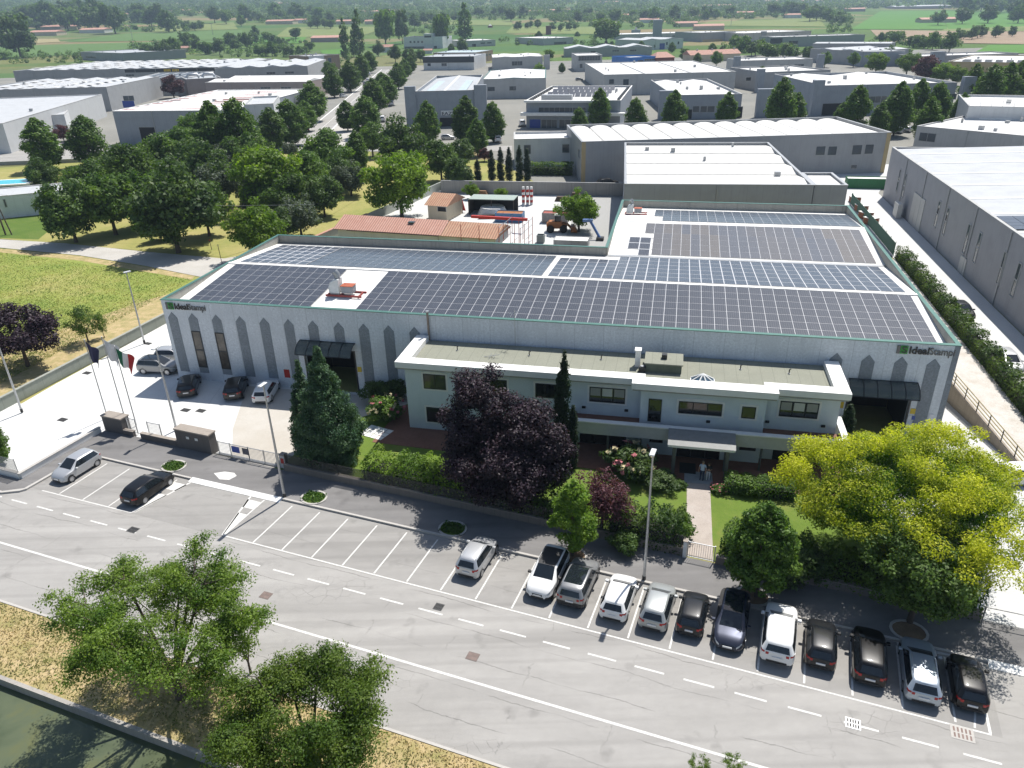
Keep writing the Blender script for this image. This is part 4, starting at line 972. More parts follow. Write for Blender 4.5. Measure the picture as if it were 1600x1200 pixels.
# side lane right of the factory
sheet('side_lane', BP([(83.0, -14), (89.4, -14), (89.4, 100), (100, 132), (74, 132), (74, 60), (82.2, 56)]), .02, M_CONC3)
ret = MB(); A_, B_ = bw(76.3, 9.5), bw(78.9, -5.0); nn = (B_ - A_) / np.linalg.norm(B_ - A_); pn = np.array([-nn[1], nn[0]]) * .14
t_ = thing('retaining_wall', 'stained concrete retaining wall rising towards the factory corner, with a rail on top', 'wall', (A_[0], A_[1], 0)); rel = lambda p: (p[0] - A_[0], p[1] - A_[1])
ret.prism([rel(A_ - pn), rel(B_ - pn), rel(B_ + pn), rel(A_ + pn)], -.1, [2.1, .35, .35, 2.1]); ret.build('wall', stained('stained_ramp_concrete', (.34, .29, .23), .5), t_)
for k in range(8):
    f_ = k / 7; p = A_ + (B_ - A_) * f_ + pn * .2; z = 2.1 - 1.75 * f_
    MB().tube([rel(p) + (z,), rel(p) + (z + 1.05,)], .05, 6).build('post', BLACKM, t_)
for h_ in (.35, .7, 1.02):
    p, q = A_ + pn * .2, B_ + pn * .2; MB().tube([rel(p) + (2.1 + h_,), rel(q) + (.35 + h_,)], .045, 6).build('rail', plain('ochre_rail', (.33, .27, .12), .6, 0, .15), t_)
sl = MB().prism([A_ + pn, B_ + pn, bw(82.2, -6), bw(81.8, 52), bw(76.3, 50)], -.1, [2.0, .3, .25, .6, 2.0]); struct('raised_walk', sl, ground_mat('walk_gravel', (.45, .40, .34), (.56, .54, .50), (.62, .61, .58), .5, 2, 8))
hedge('long clipped hedge between the factory walk and the pale side lane', [bw(82.6, 53), bw(82.7, 40), bw(82.75, 25), bw(82.8, 10), bw(82.8, -4), bw(82.8, -16)], 1.5, 2.1, 101, ls=.24, dens=75)
gf = thing('green_fence', 'dark green mesh-covered fence behind the hedge along the side lane', 'fence', tuple(bw(82.4, 56)) + (0,), YB)
bx(-.03, .03, 0, 34, .1, 2.0).build('mesh_panel', plain('green_mesh', (.015, .075, .05), .8, 0, .2), gf)
for k in range(12): MB().tube([(.06, k * 3.05, 0), (.06, k * 3.05, 2.2)], .04, 6).build('post', GREENM, gf)
# left boundary wall of the yard
PA, PB = bw(-11.1, 16), bw(-14.6, -26)
t_ = thing('boundary_wall', 'low grey-green concrete wall between the white yard and the dry meadow', 'wall', (PB[0], PB[1], 0), math.atan2(*(PA - PB)[::-1])); L_ = np.linalg.norm(PA - PB)
bx(0, L_, -.1, .1, 0, 1.25).build('panel', stained('green_grey_concrete', (.26, .28, .24), .8, 2.4), t_); bx(0, L_, -.16, .16, 1.251, 1.32).build('coping', plain('wall_cap', (.30, .31, .27), .8), t_)
for p_, lb in ((G(137, 735), 'x'),): pass
sheet('dry_strip', [st(-90, 44), st(-66, 42.9), bw(-14.7, -26), bw(-11.2, 16), bw(-14, 30), bw(-19, 22), bw(-25, 6), bw(-34, -8)], -.02, M_DRYG)
# low white wall round the left court
lw_ = thing('low_wall', 'low white plastered wall edging the raised white court at the left', 'wall', tuple(st(-57.45, 34.1)) + (0,), YS)
MB().box(-.12, .12, 0, 8.1, 0, .62).box(-45, -.121, -.12, .12, 0, .62).build('plinth', COPING, lw_)
MB().box(-.16, .16, -.16, 8.15, .621, .68).box(-45, -.161, -.16, .16, .621, .68).build('coping', M_KERB, lw_)
fp = thing('mesh_fence', 'short see-through mesh fence on the low white wall at the left edge', 'fence', tuple(st(-57.6, 34.1)) + (.68,), YS)
def mesh_mat(name, col, alpha): 
    if name in _mc: return _mc[name]
    m, t, b = newmat(name); b.inputs['Base Color'].default_value = tuple(col) + (1,); b.inputs['Alpha'].default_value = alpha; b.inputs['Roughness'].default_value = .6; _mc[name] = m; return m
MESHW = mesh_mat('welded_mesh', (.35, .36, .36), .35); MESHD = mesh_mat('dark_mesh', (.06, .06, .055), .5)
bx(-5.2, 0, -.012, .012, 0, 1.25).build('panel', MESHW, fp)
for x in (-5.2, -2.6, 0): MB().tube([(x, 0, 0), (x, 0, 1.3)], .035, 6).build('post', STEEL, fp)
# gate piers, low walls, sliding gate
M_PIER = stained('dark_split_stone', (.13, .12, .115), .7); M_PIERT = stained('lichen_cap', (.33, .29, .25), .55)
def pier(lab, s0, s1, t0, t1, h, boxes=0):
    p = st(s0, t0); r = thing('gate_pier', lab, 'gate pier', (p[0], p[1], .1), YS)
    bx(0, s1 - s0, 0, t1 - t0, -.1, h).build('wall', M_PIER, r); bx(-.06, s1 - s0 + .06, -.06, t1 - t0 + .06, h + .001, h + .12).build('coping', M_PIERT, r)
    for k in range(boxes): bx(1.2 + k * .95, 1.5 + k * .95, -.03, -.001, h * .62, h * .74).build('letterbox', WHITEP, r)
pier('left dark stone gate pier behind the flagpoles', -57.2, -54.9, 42.5, 43.4, 1.55)
pier('wide dark stone gate pier with two small white letterboxes', -48.5, -44.8, 42.35, 43.2, 1.85, 2)
def lowwall(lab, s0, s1, t, h, mat=M_PIER):
    p = st(s0, t); r = thing('low_wall', lab, 'wall', (p[0], p[1], .1), YS); bx(0, s1 - s0, 0, .3, -.1, h).build('plinth', mat, r); bx(-.02, s1 - s0 + .02, -.03, .33, h + .001, h + .06).build('coping', M_PIERT, r); return r
lowwall('short low dark wall beside the left gate pier', -54.88, -53.8, 42.5, .5); lowwall('low dark wall with a lichened top between the two gate piers', -52.8, -48.52, 42.4, .6)
def railing(nm, lab, s0, s1, t, z, h, step=.16, mat=STEEL, posts=None):
    p = st(s0, t); r = thing(nm, lab, 'railing' if nm == 'railing' else 'gate', (p[0], p[1], z), YS); L = s1 - s0
    b = MB()
    for x in np.arange(step, L, step): b.box(x - .012, x + .012, -.012, .012, .08, h - .02)
    b.build('bars', mat, r); MB().box(0, L, -.025, .025, h - .04, h).box(0, L, -.025, .025, .04, .08).build('rail', mat, r)
    for x in (posts or [0, L]): MB().box(x - .035, x + .035, -.035, .035, -.02, h + .05).build('post', mat, r)
    return r
railing('railing', 'pale bar railing right of the left gate pier', -54.9, -53.85, 43.1, .1, 1.5); railing('pedestrian_gate', 'open pale bar gate leaf between the piers', -52.7, -51.2, 43.3, .1, 1.35, .14)
sg = railing('sliding_gate', 'long pale sliding gate with two small printed boards', -44.3, -37.9, 42.75, .15, 1.2, .13, STEEL, [0, 1.3, 3.2, 4.8, 6.4])
bx(1.5, 2.3, -.06, -.03, .45, 1.05).build('printed_board', BLUEB, sg); bx(2.6, 3.3, -.06, -.03, .45, 1.05).build('printed_board', plain('dark_print', (.1, .1, .12), .5, 0, .2), sg)
bx(-.3, 7.0, -.12, .12, -.16, -.02).build('track', GREYM, sg)
p = st(-37.75, 42.55); r = thing('gate_post_box', 'white gate motor pillar with a red-striped plate at the end of the sliding gate', 'gate pillar', (p[0], p[1], .1), YS); bx(0, .5, 0, .45, 0, 1.25).build('casing', plain('pillar_grey', (.5, .5, .5), .6, 0, .1), r, bevel=.02); bx(.1, .4, -.02, -.001, .5, 1.0).build('plate', RED, r); bx(-.04, .54, -.04, .49, 1.251, 1.32).build('cap', M_PIERT, r)
# garden wall along the pavement with dark mesh fence and hedges
gw = thing('garden_wall', 'long low stone wall with dark mesh fence along the pavement below the hedges', 'wall', tuple(st(-37.2, 42.25)) + (.1,), YS)
bx(0, 33.1, 0, .3, -.1, .62).build('plinth', stained('garden_stone', (.21, .185, .165), .75, .9), gw); bx(-.0, 33.1, -.03, .33, .621, .68).build('coping', stained('garden_cap', (.27, .24, .21), .7), gw)
bx(.1, 33.0, .14, .16, .681, 1.6).build('mesh_panel', MESHD, gw)
for k in range(14): MB().box(.2 + k * 2.5, .26 + k * 2.5, .12, .18, .681, 1.65).build('post', BLACKM, gw)
gw2 = thing('garden_wall', 'low stone wall right of the garden gate running under the golden tree', 'wall', tuple(st(-2.1, 42.1)) + (.1,), YS)
bx(0, 15.8, 0, .3, -.1, .62).build('plinth', stained('garden_stone', (.2, .2, .2)), gw2); bx(0, 15.8, -.03, .33, .621, .68).build('coping', stained('garden_cap', (.2, .2, .2)), gw2)
railing('garden_gate', 'small pale garden gate at the end of the paved entrance path', -4.0, -2.2, 42.3, .12, 1.3, .15, STEEL)
p = st(-4.05, 42.15); r = thing('gate_post', 'white square post left of the garden gate', 'gate post', (p[0], p[1], .1), YS); bx(-.25, .0, -.05, .3, 0, 1.35).build('shaft', WHITEP, r); bx(-.29, .04, -.09, .34, 1.351, 1.42).build('cap', M_PIERT, r)
railing('railing', 'grey yard railing right of the golden tree at the picture edge', 13.8, 24, 42.2, .1, 1.1, 30.0, plain('rail_grey', (.2, .2, .2), .5, .4, .1), [0, 2.6, 5.2, 7.8, 10.2])
# lamps and flagpoles
def lamp(lab, p, h, az, z0=.1):
    r = thing('street_lamp', lab, 'street lamp', (p[0], p[1], z0), az); r['group'] = 'lamp posts'
    MB().tube([(0, 0, 0), (0, 0, h * .5), (0, 0, h)], [.105, .085, .055], 10).build('pole', STEEL, r, smooth=60)
    MB().lathe([(.13, 0), (.13, .35), (.11, .36)], 10).build('base_sleeve', BLACKM, r, smooth=50)
    hd = MB().box(-.16, .16, -.5, .3, h - .02, h + .1); hd.build('lamp_head', plain('lamp_head_grey', (.62, .63, .63), .4, .2, .05), r, bevel=.04)
lamp('tall grey lamp post on the pavement in front of the entrance path', st(-6.3, 38.99), 9.9, YS); lamp('tall grey lamp post on the pavement by the sliding gate', st(-34.9, 39.1), 9.9, YS)
lamp('slim lamp post by the boundary wall at the factory left corner', st(-69.84, 59.99), 8.6, YB + 2.6); lamp('slim lamp post at the left picture edge by the boundary wall', st(-68.17, 42.7), 8.6, YB + 2.6); lamp('slim lamp post standing behind the wide gate pier', st(-51.1, 44.9), 8.2, YB)
def flag(lab, p, h, mat, drop, wid, bands=None):
    r = thing('flagpole', lab, 'flagpole', (p[0], p[1], .1), YS + .35); r['group'] = 'flagpoles'
    MB().tube([(0, 0, 0), (0, 0, h)], [.06, .035], 8).build('pole', GREYM, r, smooth=60); MB().lathe([(.06, 0), (.06, .08), (.02, .1)], 8, (0, 0, h)).build('finial', STEEL, r)
    n, mm = 10, 10
    cols = bands or [mat]; nb = len(cols)
    for bi, mt in enumerate(cols):
        mb = MB(); V = []
        for i in range(n + 1):
            f = (bi + i / n) / nb
            for j in range(mm + 1):
                q = j / mm; x = .06 + wid * f * (.72 - .25 * q); y = .16 * math.sin(f * 9 + q * 2) * (.3 + f); z = h - .15 - drop * q - f * .95 - .1 * math.sin(f * 7)
                V.append((x, y, z))
        F = [(i * (mm + 1) + j, (i + 1) * (mm + 1) + j, (i + 1) * (mm + 1) + j + 1, i * (mm + 1) + j + 1) for i in range(n) for j in range(mm)]
        mb.add(V, F); mb.build('flag', mt, r, smooth=70)
flag('leftmost flagpole with a dark blue hanging flag', st(-59.2, 44.6), 8.0, plain('flag_navy', (.03, .03, .08), .8, 0, .1), 1.7, 1.3); flag('middle flagpole with a white flag bearing grey marks', st(-57.3, 44.9), 8.4, plain('flag_white', (.62, .62, .63), .8, 0, .12, 2.5), 1.8, 1.7)
flag('right flagpole with a green, white and red striped flag', st(-55.3, 44.3), 8.0, None, 1.5, 2.0, [plain('flag_green', (.01, .13, .06), .8, 0, .1), plain('flag_mid_white', (.7, .7, .7), .8, 0, .05), plain('flag_red', (.50, .03, .03), .8, 0, .1)])

# ------------------------------------------------------------------ cars
P_WHITE = paint('car_white', (.72, .72, .71), 0); P_SILV = paint('car_silver', (.50, .51, .52), .5); P_GREY = paint('car_grey', (.27, .275, .28), .45); P_GREY2 = paint('car_sage_grey', (.36, .375, .37), .4)
P_BLACK = paint('car_black', (.008, .008, .009), .1); P_NAVY = paint('car_dark_blue', (.035, .04, .06), .4); P_BSIL = paint('car_blue_silver', (.42, .47, .52), .5); P_ANT = paint('car_anthracite', (.016, .017, .019), .2)
def park(car, s, t, nose, dz=0.0):                            # nose +1 towards the pavement
    p = st(s, t); car.location = (p[0], p[1], dz + .004); car.rotation_euler = (0, 0, YS + R_(90) * nose + random.uniform(-.012, .012)); car['group'] = 'cars parked along the street'
    return car
park(make_car('suv', P_WHITE, 'white crossover with roof darkened as tree shade, parked nose-out beside the small green tree', dark_roof=True, clad=True, rails=1), -12.3, 36.9, -1)  # black roof panel stands for tree shade on the white car
park(make_car('suv', P_GREY, 'mid grey crossover with roof rails, parked between the white crossover and the white hatchback', rails=2, clad=True, dark_roof='g'), -10.15, 36.9, 1)
park(make_car('hatch', P_WHITE, 'white hatchback parked by the lamp post, rear to the road'), -7.38, 36.5, 1)
park(make_car('hatch', P_GREY2, 'sage grey hatchback parked right of the lamp post', scale=(1, 1, 1.02)), -4.9, 36.5, 1)
park(make_car('hatch', P_ANT, 'small black city car with pale number plate, right of the sage grey hatchback', scale=(.9, .93, 1.0)), -2.75, 36.6, 1)
park(make_car('wagon', P_NAVY, 'dark blue sports saloon parked nose-out beside the dark kerb tree', dark_roof='g', scale=(1, 1.03, .97)), -.45, 36.75, -1)
park(make_car('suv', P_WHITE, 'large white SUV without rails, right of the dark blue saloon', scale=(1.07, 1.02, 1.02)), 2.3, 36.6, 1)
park(make_car('hatch', P_ANT, 'short black hatchback right of the large white SUV', scale=(.93, .96, 1)), 4.62, 36.6, 1)
park(make_car('hatch', P_BLACK, 'rounded black hatchback with big red tail lamps, third car from the right end', scale=(1.07, 1.0, 1.0)), 7.2, 36.6, 1)
park(make_car('wagon', P_BSIL, 'silver-blue estate car second from the right end of the row', rails=2), 9.8, 36.4, 1)
park(make_car('hatch', P_BLACK, 'boxy black hatchback in the last bay at the right end', scale=(.95, .95, 1.0)), 12.15, 36.3, 1)
park(make_car('hatch', P_SILV, 'silver compact people carrier parked alone left of the row', rails=2, scale=(1.0, 1.0, 1.06)), -17.45, 37.1, 1)
park(make_car('hatch', P_SILV, 'silver-blue three-door hatchback parked nose-out by the low white wall'), -53.9, 36.5, -1)
park(make_car('wagon', P_BLACK, 'glossy black estate car parked alone in the left bays', scale=(.95, .98, .97)), -45.75, 36.2, 1)
def yard(car, x, y, a, grp='cars parked in the factory yard'):
    p = bw(x, y); car.location = (p[0], p[1], .02); car.rotation_euler = (0, 0, YB + R_(a)); car['group'] = grp; return car
yard(make_car('suv', P_GREY, 'silver off-roader with blacked pillars by the factory left corner', rails=1, dark_roof='g'), -3.1, 1.2, 4); yard(make_car('hatch', P_SILV, 'pale car half hidden behind the silver off-roader'), -3.4, 4.2, 8)  # off-roader: grey paint and dark roof panel stand for bluish shade on silver
yard(make_car('suv', P_BLACK, 'black estate in the yard shade, leftmost of three facing the factory', dark_roof='g', scale=(1.02, 1, .93)), 2.75, -2.3, 116); yard(make_car('suv', P_BLACK, 'black SUV in the yard shade with silver bumper, middle of three facing the factory', rails=2), 7.95, -2.1, 111); yard(make_car('wagon', P_WHITE, 'white saloon in the factory yard, rightmost of three facing the wall', scale=(.95, 1, 1)), 11.3, -2.1, 103)
GA = 'cars beside the factory'
def atg(car, u, v, rz, lab=None):
    p = G(u, v); car.location = (p[0], p[1], .03); car.rotation_euler = (0, 0, rz); return car
c1 = make_car('wagon', P_SILV, 'silver saloon on the pale side lane beyond the hedge'); p = bw(84.75, 16.9); c1.location = (p[0], p[1], .03); c1.rotation_euler = (0, 0, YB - R_(88))
c2 = make_car('hatch', P_ANT, 'dark hatchback half hidden by the hedge on the side lane'); p = bw(84.7, 31.6); c2.location = (p[0], p[1], .03); c2.rotation_euler = (0, 0, YB - R_(84))
c3 = make_car('hatch', P_WHITE, 'white car at the right picture edge beside the golden tree'); p = G(1598, 752); c3.location = (p[0], p[1], .02); c3.rotation_euler = (0, 0, YB + R_(10))

# ------------------------------------------------------------------ two people before the entrance
SKIN = plain('skin', (.42, .26, .19), .6, 0, .05)
def person(lab, loc, rz, shirt, trousers, hair, h=1.74, arms=0, shorts=False):
    r = thing('person', lab, 'person', loc, rz); k = h / 1.74
    J = {'pel': (0, 0, .95, .135), 'ch': (0, .01, 1.28, .15), 'nk': (0, .01, 1.47, .062), 'hd0': (0, .02, 1.56, .085), 'hd1': (0, .03, 1.66, .088)}
    E = [('pel', 'ch'), ('ch', 'nk'), ('nk', 'hd0'), ('hd0', 'hd1')]
    for s, n in ((1, 'R'), (-1, 'L')):
        J['hip' + n] = (s * .09, 0, .86, .095); J['kn' + n] = (s * .10, .03, .48, .065); J['an' + n] = (s * .105, 0, .09, .042); J['to' + n] = (s * .12, .16, .04, .036)
        E += [('pel', 'hip' + n), ('hip' + n, 'kn' + n), ('kn' + n, 'an' + n), ('an' + n, 'to' + n)]
        J['sh' + n] = (s * .185, 0, 1.40, .062)
        if arms == 1: J['el' + n] = (s * .25, .08, 1.15, .045); J['wr' + n] = (s * .14, .28, 1.18, .032)
        else: J['el' + n] = (s * .26, -.02, 1.13, .045); J['wr' + n] = (s * .27, .08, .88, .032)
        E += [('ch', 'sh' + n), ('sh' + n, 'el' + n), ('el' + n, 'wr' + n)]
        w = J['wr' + n]; dx, dy, dz = (-s * .05, .05, 0) if arms == 1 else (0, .02, -.08)
        J['pa' + n] = (w[0] + dx, w[1] + dy, w[2] + dz, .034); E.append(('wr' + n, 'pa' + n))
        for q in range(4):
            o = (q - 1.5) * .018; J['f%d%s' % (q, n)] = (w[0] + dx * 2.3 + (0 if arms == 1 else o * .3), w[1] + dy * 2.1 + (0 if arms == 1 else o), w[2] + dz * 2.1 + (o if arms == 1 else 0), .0095); E.append(('pa' + n, 'f%d%s' % (q, n)))
        J['th' + n] = (w[0] + dx * 1.4, w[1] + dy * 1.4 + .035, w[2] + dz * 1.3 + .01, .011); E.append(('pa' + n, 'th' + n))
    ks = list(J); me = bpy.data.meshes.new('body'); me.from_pydata([tuple(c * k for c in J[a][:3]) for a in ks], [(ks.index(a), ks.index(b)) for a, b in E], [])
    ob = bpy.data.objects.new('body', me); C.objects.link(ob)
    md = ob.modifiers.new('skin', 'SKIN'); 
    for i, a in enumerate(ks): 
        rad = J[a][3] * k; me.skin_vertices[0].data[i].radius = (rad * (1.22 if a in ('ch', 'pel') else 1), rad * (.85 if a in ('ch',) else 1)); me.skin_vertices[0].data[i].use_root = (a == 'pel')
    ob.modifiers.new('sub', 'SUBSURF').levels = 2; ob.modifiers['sub'].render_levels = 2
    dg = bpy.context.evaluated_depsgraph_get(); me2 = bpy.data.meshes.new_from_object(ob.evaluated_get(dg)); bpy.data.objects.remove(ob)
    me2.materials.clear()
    for m_ in (SKIN, shirt, trousers, BLACKM): me2.materials.append(m_)
    for p_ in me2.polygons:
        c_ = p_.center / k; x_, y_, z_ = c_
        p_.use_smooth = True
        arm = abs(x_) > .19 and z_ < 1.45 or (arms == 1 and y_ > .12 and z_ > 1.0)
        if z_ > 1.46 or arm and (z_ < 1.2 or y_ > .12): p_.material_index = 0
        elif z_ > .93: p_.material_index = 1
        elif z_ < .075: p_.material_index = 3
        elif shorts and z_ < .5: p_.material_index = 0
        else: p_.material_index = 2
    b_ = bpy.data.objects.new('body', me2); C.objects.link(b_); b_.parent = r
    hm = MB().lathe([(.03, .105), (.075, .085), (.096, .03), (.098, -.02), (.085, -.06)], 14, (0, .015, 1.65)); hm.v = [tuple(c * k for c in v) for v in hm.v]; hm.build('hair', hair, r, smooth=80)
    fc = MB().tube([(0, .105, 1.645), (0, .128, 1.615), (0, .112, 1.605)], [.008, .014, .01], 6); fc.v = [tuple(c * k for c in v) for v in fc.v]; fc.build('nose', SKIN, r, smooth=80)
    for s in (1, -1):
        e_ = MB().lathe([(.004, .006), (.011, .003), (.011, 0)], 8); e_.v = [(s * .034 + x, .108 + z, 1.655 + y) for x, y, z in e_.v]; e_.v = [tuple(c * k for c in v) for v in e_.v]; e_.build('eye', BLACKM, r)
        q = MB().tube([(s * .09, .01, 1.67), (s * .1, .0, 1.64), (s * .09, .012, 1.61)], [.012, .016, .01], 6); q.v = [tuple(c * k for c in v) for v in q.v]; q.build('ear', SKIN, r, smooth=80)
    m2 = MB().box(-.025, .025, .1, .117, 1.575, 1.584); m2.v = [tuple(c * k for c in v) for v in m2.v]; m2.build('mouth', plain('lips', (.25, .08, .07), .5, 0, 0), r)
    return r
HAIRD = plain('dark_hair', (.02, .014, .01), .7, 0, .2); HAIRG = plain('fair_hair', (.22, .16, .1), .7, 0, .2)
q = G(1096, 751); person('person in pale blue shirt and dark blue trousers standing by the entrance', (q[0], q[1], .07), R_(150), plain('pale_blue_shirt', (.45, .55, .68), .8, 0, .05), plain('dark_blue_cloth', (.03, .045, .09), .8, 0, .1), HAIRG, 1.78)
q = G(1105.5, 751.5); person('person in a black top and white trousers standing right of the one in blue', (q[0], q[1], .07), R_(165), plain('black_cloth', (.012, .012, .014), .8, 0, .1), plain('white_cloth', (.58, .62, .68), .8, 0, .05), HAIRD, 1.66, 1)
# ------------------------------------------------------------------ buildings behind (each its own thing; x along its near face, y away)
RW = stained('white_sheet_roof', (.66, .655, .64), .84, 2.2, gr=.05); RG = stained('grey_sheet_roof', (.42, .44, .46), .8, 2.5, gr=.08); RL = stained('light_sheet_roof', (.47, .485, .50), .84, 3.0, gr=.08)
RB = stained('bluish_roof', (.42, .50, .54), .9, 3.0, gr=.06); RDK = stained('dark_slate_roof', (.06, .065, .075), .8, 1.0); ROLD = stained('weathered_white_roof', (.68, .67, .64), .72, 5.0, gr=.08)
WC = stained('grey_precast', (.34, .345, .35), .78, 2.4); WCL = stained('light_precast', (.46, .46, .45), .8, 2.4); WWH = stained('white_wall', (.62, .63, .63), .85, 3.0, gr=.04); WBL = stained('bluish_precast', (.30, .325, .36), .85, 2.4, gr=.1)
WTAU = stained('taupe_panel', (.37, .365, .375), .92, 2.5, gr=.05); WOCH = stained('ochre_wall', (.46, .36, .20), .85); WPINK = stained('pinkish_wall', (.36, .30, .28), .85, 2.5); WDK = plain('black_fascia', (.015, .016, .022), .5, 0, .2)
WBRN = stained('brown_wall', (.26, .20, .14), .85); WBLUE = plain('blue_cladding', (.02, .16, .50), .5, 0, .1); WCRM = stained('cream_wall', (.55, .48, .36), .88); WBRICK = ground_mat('red_brick', (.16, .05, .04), (.2, .07, .05), (.24, .09, .07), .8, 3, 10)
TERR = tiles('terracotta_tiles', (.46, .24, .18), (.56, .34, .27)); TERO = tiles('old_terracotta', (.42, .22, .14), (.52, .36, .24)); BLUED = plain('blue_door', (.015, .05, .30), .5, 0, .15); DDOOR = plain('dark_doorway', (.012, .012, .014), .8, 0, .1)
WING = plain('window_glass', (.06, .075, .09), .1, 0, .3, .5)
class B: pass
def bld(name, label, F1, F2, depth, h, wall=WC, roof=RW, style='flat', n=1, rise=.5, cat=None, par=.45, wins=(), lwins=(), towers=(), th=1.6, cop=None, dyaw=0.0, rwins=(), group=None, ground=None):
    o = G(*F1, h); q = G(*F2, h); d = q - o; yaw = math.atan2(d[1], d[0]) + dyaw; w = float(np.linalg.norm(d))
    return bldw(name, label, o, yaw, w, depth, h, wall, roof, style, n, rise, cat, par, wins, lwins, towers, th, cop, rwins, group)
def bldw(name, label, o, yaw, w, depth, h, wall=WC, roof=RW, style='flat', n=1, rise=.5, cat=None, par=.45, wins=(), lwins=(), towers=(), th=1.6, cop=None, rwins=(), group=None, base=0.0):
    r = thing(name, label, cat or name.replace('_', ' '), (o[0], o[1], base), yaw, group); b = B(); b.r = r; b.o = np.array(o); b.yaw = yaw; b.w = w; b.h = h; b.d = depth
    t = .3
    MB().box(0, w, 0, t, -.3, h).box(0, w, depth - t, depth, -.3, h).box(0, t, t + .001, depth - t - .001, -.3, h).box(w - t, w, t + .001, depth - t - .001, -.3, h).build('wall', wall, r)
    rm = MB()
    if style == 'flat':
        rm.box(t + .001, w - t - .001, t + .001, depth - t - .001, h - par - .3, h - par)
    elif style == 'gable':                         # n ridges running away from us, hidden behind the rim
        for i in range(n):
            a, c = t + (w - 2 * t) * i / n, t + (w - 2 * t) * (i + 1) / n; m_ = (a + c) / 2
            rm.vprism([(a, h - par - .3), (c, h - par - .3), (c, h - par), (m_, h - par + rise), (a, h - par)], t + .002, depth - t - .002)
    elif style == 'cross':                         # n ridges running left to right
        for i in range(n):
            a, c = t + (depth - 2 * t) * i / n, t + (depth - 2 * t) * (i + 1) / n; m_ = (a + c) / 2; x0, x1 = t + .002, w - t - .002
            rm.add([(x0, a, h - par), (x1, a, h - par), (x1, m_, h - par + rise), (x0, m_, h - par + rise), (x1, c, h - par), (x0, c, h - par)], [(0, 1, 2, 3), (3, 2, 4, 5), (0, 3, 5), (1, 4, 2)])
    elif style == 'barrel':
        for i in range(n):
            a, c = t + (w - 2 * t) * i / n, t + (w - 2 * t) * (i + 1) / n; k = 7
            rm.vprism([(a, h - par - .4), (c, h - par - .4)] + [((a + c) / 2 + (c - a) / 2 * math.cos(math.pi * j / k), h - par + rise * math.sin(math.pi * j / k)) for j in range(k + 1)], t + .002, depth - t - .002)
    elif style == 'shed':
        rm.add([(-.3, -.3, h + .05), (w + .3, -.3, h + .05), (w + .3, depth + .3, h + rise), (-.3, depth + .3, h + rise), (-.3, -.3, h - .1), (w + .3, -.3, h - .1), (w + .3, depth + .3, h + rise - .15), (-.3, depth + .3, h + rise - .15)], [(0, 1, 2, 3), (4, 7, 6, 5), (0, 4, 5, 1), (1, 5, 6, 2), (2, 6, 7, 3), (3, 7, 4, 0)])
    elif style in ('house', 'hip'):                # pitched roof, ridge left to right
        e = .5; ins = w * .28 if style == 'hip' else 0
        vs = [(-e, -e, h - .1), (w + e, -e, h - .1), (w + e, depth + e, h - .1), (-e, depth + e, h - .1), (-e + ins, depth / 2, h + rise), (w + e - ins, depth / 2, h + rise)]
        rm.add(vs, [(0, 1, 5, 4), (2, 3, 4, 5), (0, 4, 3), (1, 2, 5), (0, 3, 2, 1)])
    b.roof = rm.build('roof', roof, r, smooth=25)
    if style in ('flat', 'gable', 'cross') and w > 20 and depth > 20:
        q_ = random.Random(int(w * 100))
        for k in range(5):
            x, y, s_ = q_.uniform(3, w - 4), q_.uniform(3, depth - 4), q_.uniform(.4, 1.1); bx(x, x + s_, y, y + s_, h - par - .1, h + .25 + q_.uniform(.1, .7)).build('roof_vent', GREYM if k % 2 else WCL, r)
        for k in range(1, int(w / 12)):
            if style != 'barrel': bx(w * k / int(w / 12) - .07, w * k / int(w / 12) + .07, -.14, -.002, 0, h - .1).build('downpipe', GREYM, r)
    if style in ('flat', 'gable', 'cross', 'barrel'):
        e = .06; cm = MB().box(-e, w + e, -e, t + e, h + .001, h + .1).box(-e, w + e, depth - t - e, depth + e, h + .001, h + .1).box(-e, t + e, t + e + .001, depth - t - e - .001, h + .001, h + .098).box(w - t - e, w + e, t + e + .001, depth - t - e - .001, h + .001, h + .098)
        cm.build('coping', cop or WCL, r)
    for i, x in enumerate(towers):
        bx(x[0], x[1], -.5, 1.6, -.3, h + th).build('tower', x[2] if len(x) > 2 else WBL, r)
    def opening(kind, a, c, z0, z1, face):
        z0 = max(z0, .05)
        if c < a: a, c = c, a
        mt = {'w': WING, 'd': DDOOR, 'b': BLUED, 'y': YELP, 'o': WOCH, 'l': WHITEP, 'k': WDK}[kind]; nm = {'w': 'window', 'd': 'door', 'b': 'door', 'y': 'sign', 'o': 'panel', 'l': 'panel', 'k': 'panel'}[kind]
        f = MB(); g = .1
        def bb(m, x0, x1, za, zb, y0, y1):
            if face == 'f': m.box(x0, x1, -y1, -y0, za, zb)
            elif face == 'l': m.box(-y1, -y0, x0, x1, za, zb)
            else: m.box(w + y0, w + y1, x0, x1, za, zb)
        if kind in 'wdb':
            bb(f, a - g, a, z0, z1 + g, .001, .05); bb(f, c, c + g, z0, z1 + g, .001, .05); bb(f, a, c, z1, z1 + g, .001, .05)
            if kind == 'w':
                bb(f, a - g, c + g, z0 - g, z0, .001, .07); nn_ = max(1, int((c - a) / 1.6))
                for k in range(1, nn_): xx = a + (c - a) * k / nn_; bb(f, xx - .04, xx + .04, z0, z1, .02, .05)
            fo = f.build(nm, GREYM if kind != 'b' else BLUED, r); p_ = MB(); bb(p_, a, c, z0, z1, .002, .02); p_.build('pane' if kind == 'w' else 'leaf', mt, fo)
        else: bb(f, a, c, z0, z1, .002, .06); f.build(nm, mt, r)
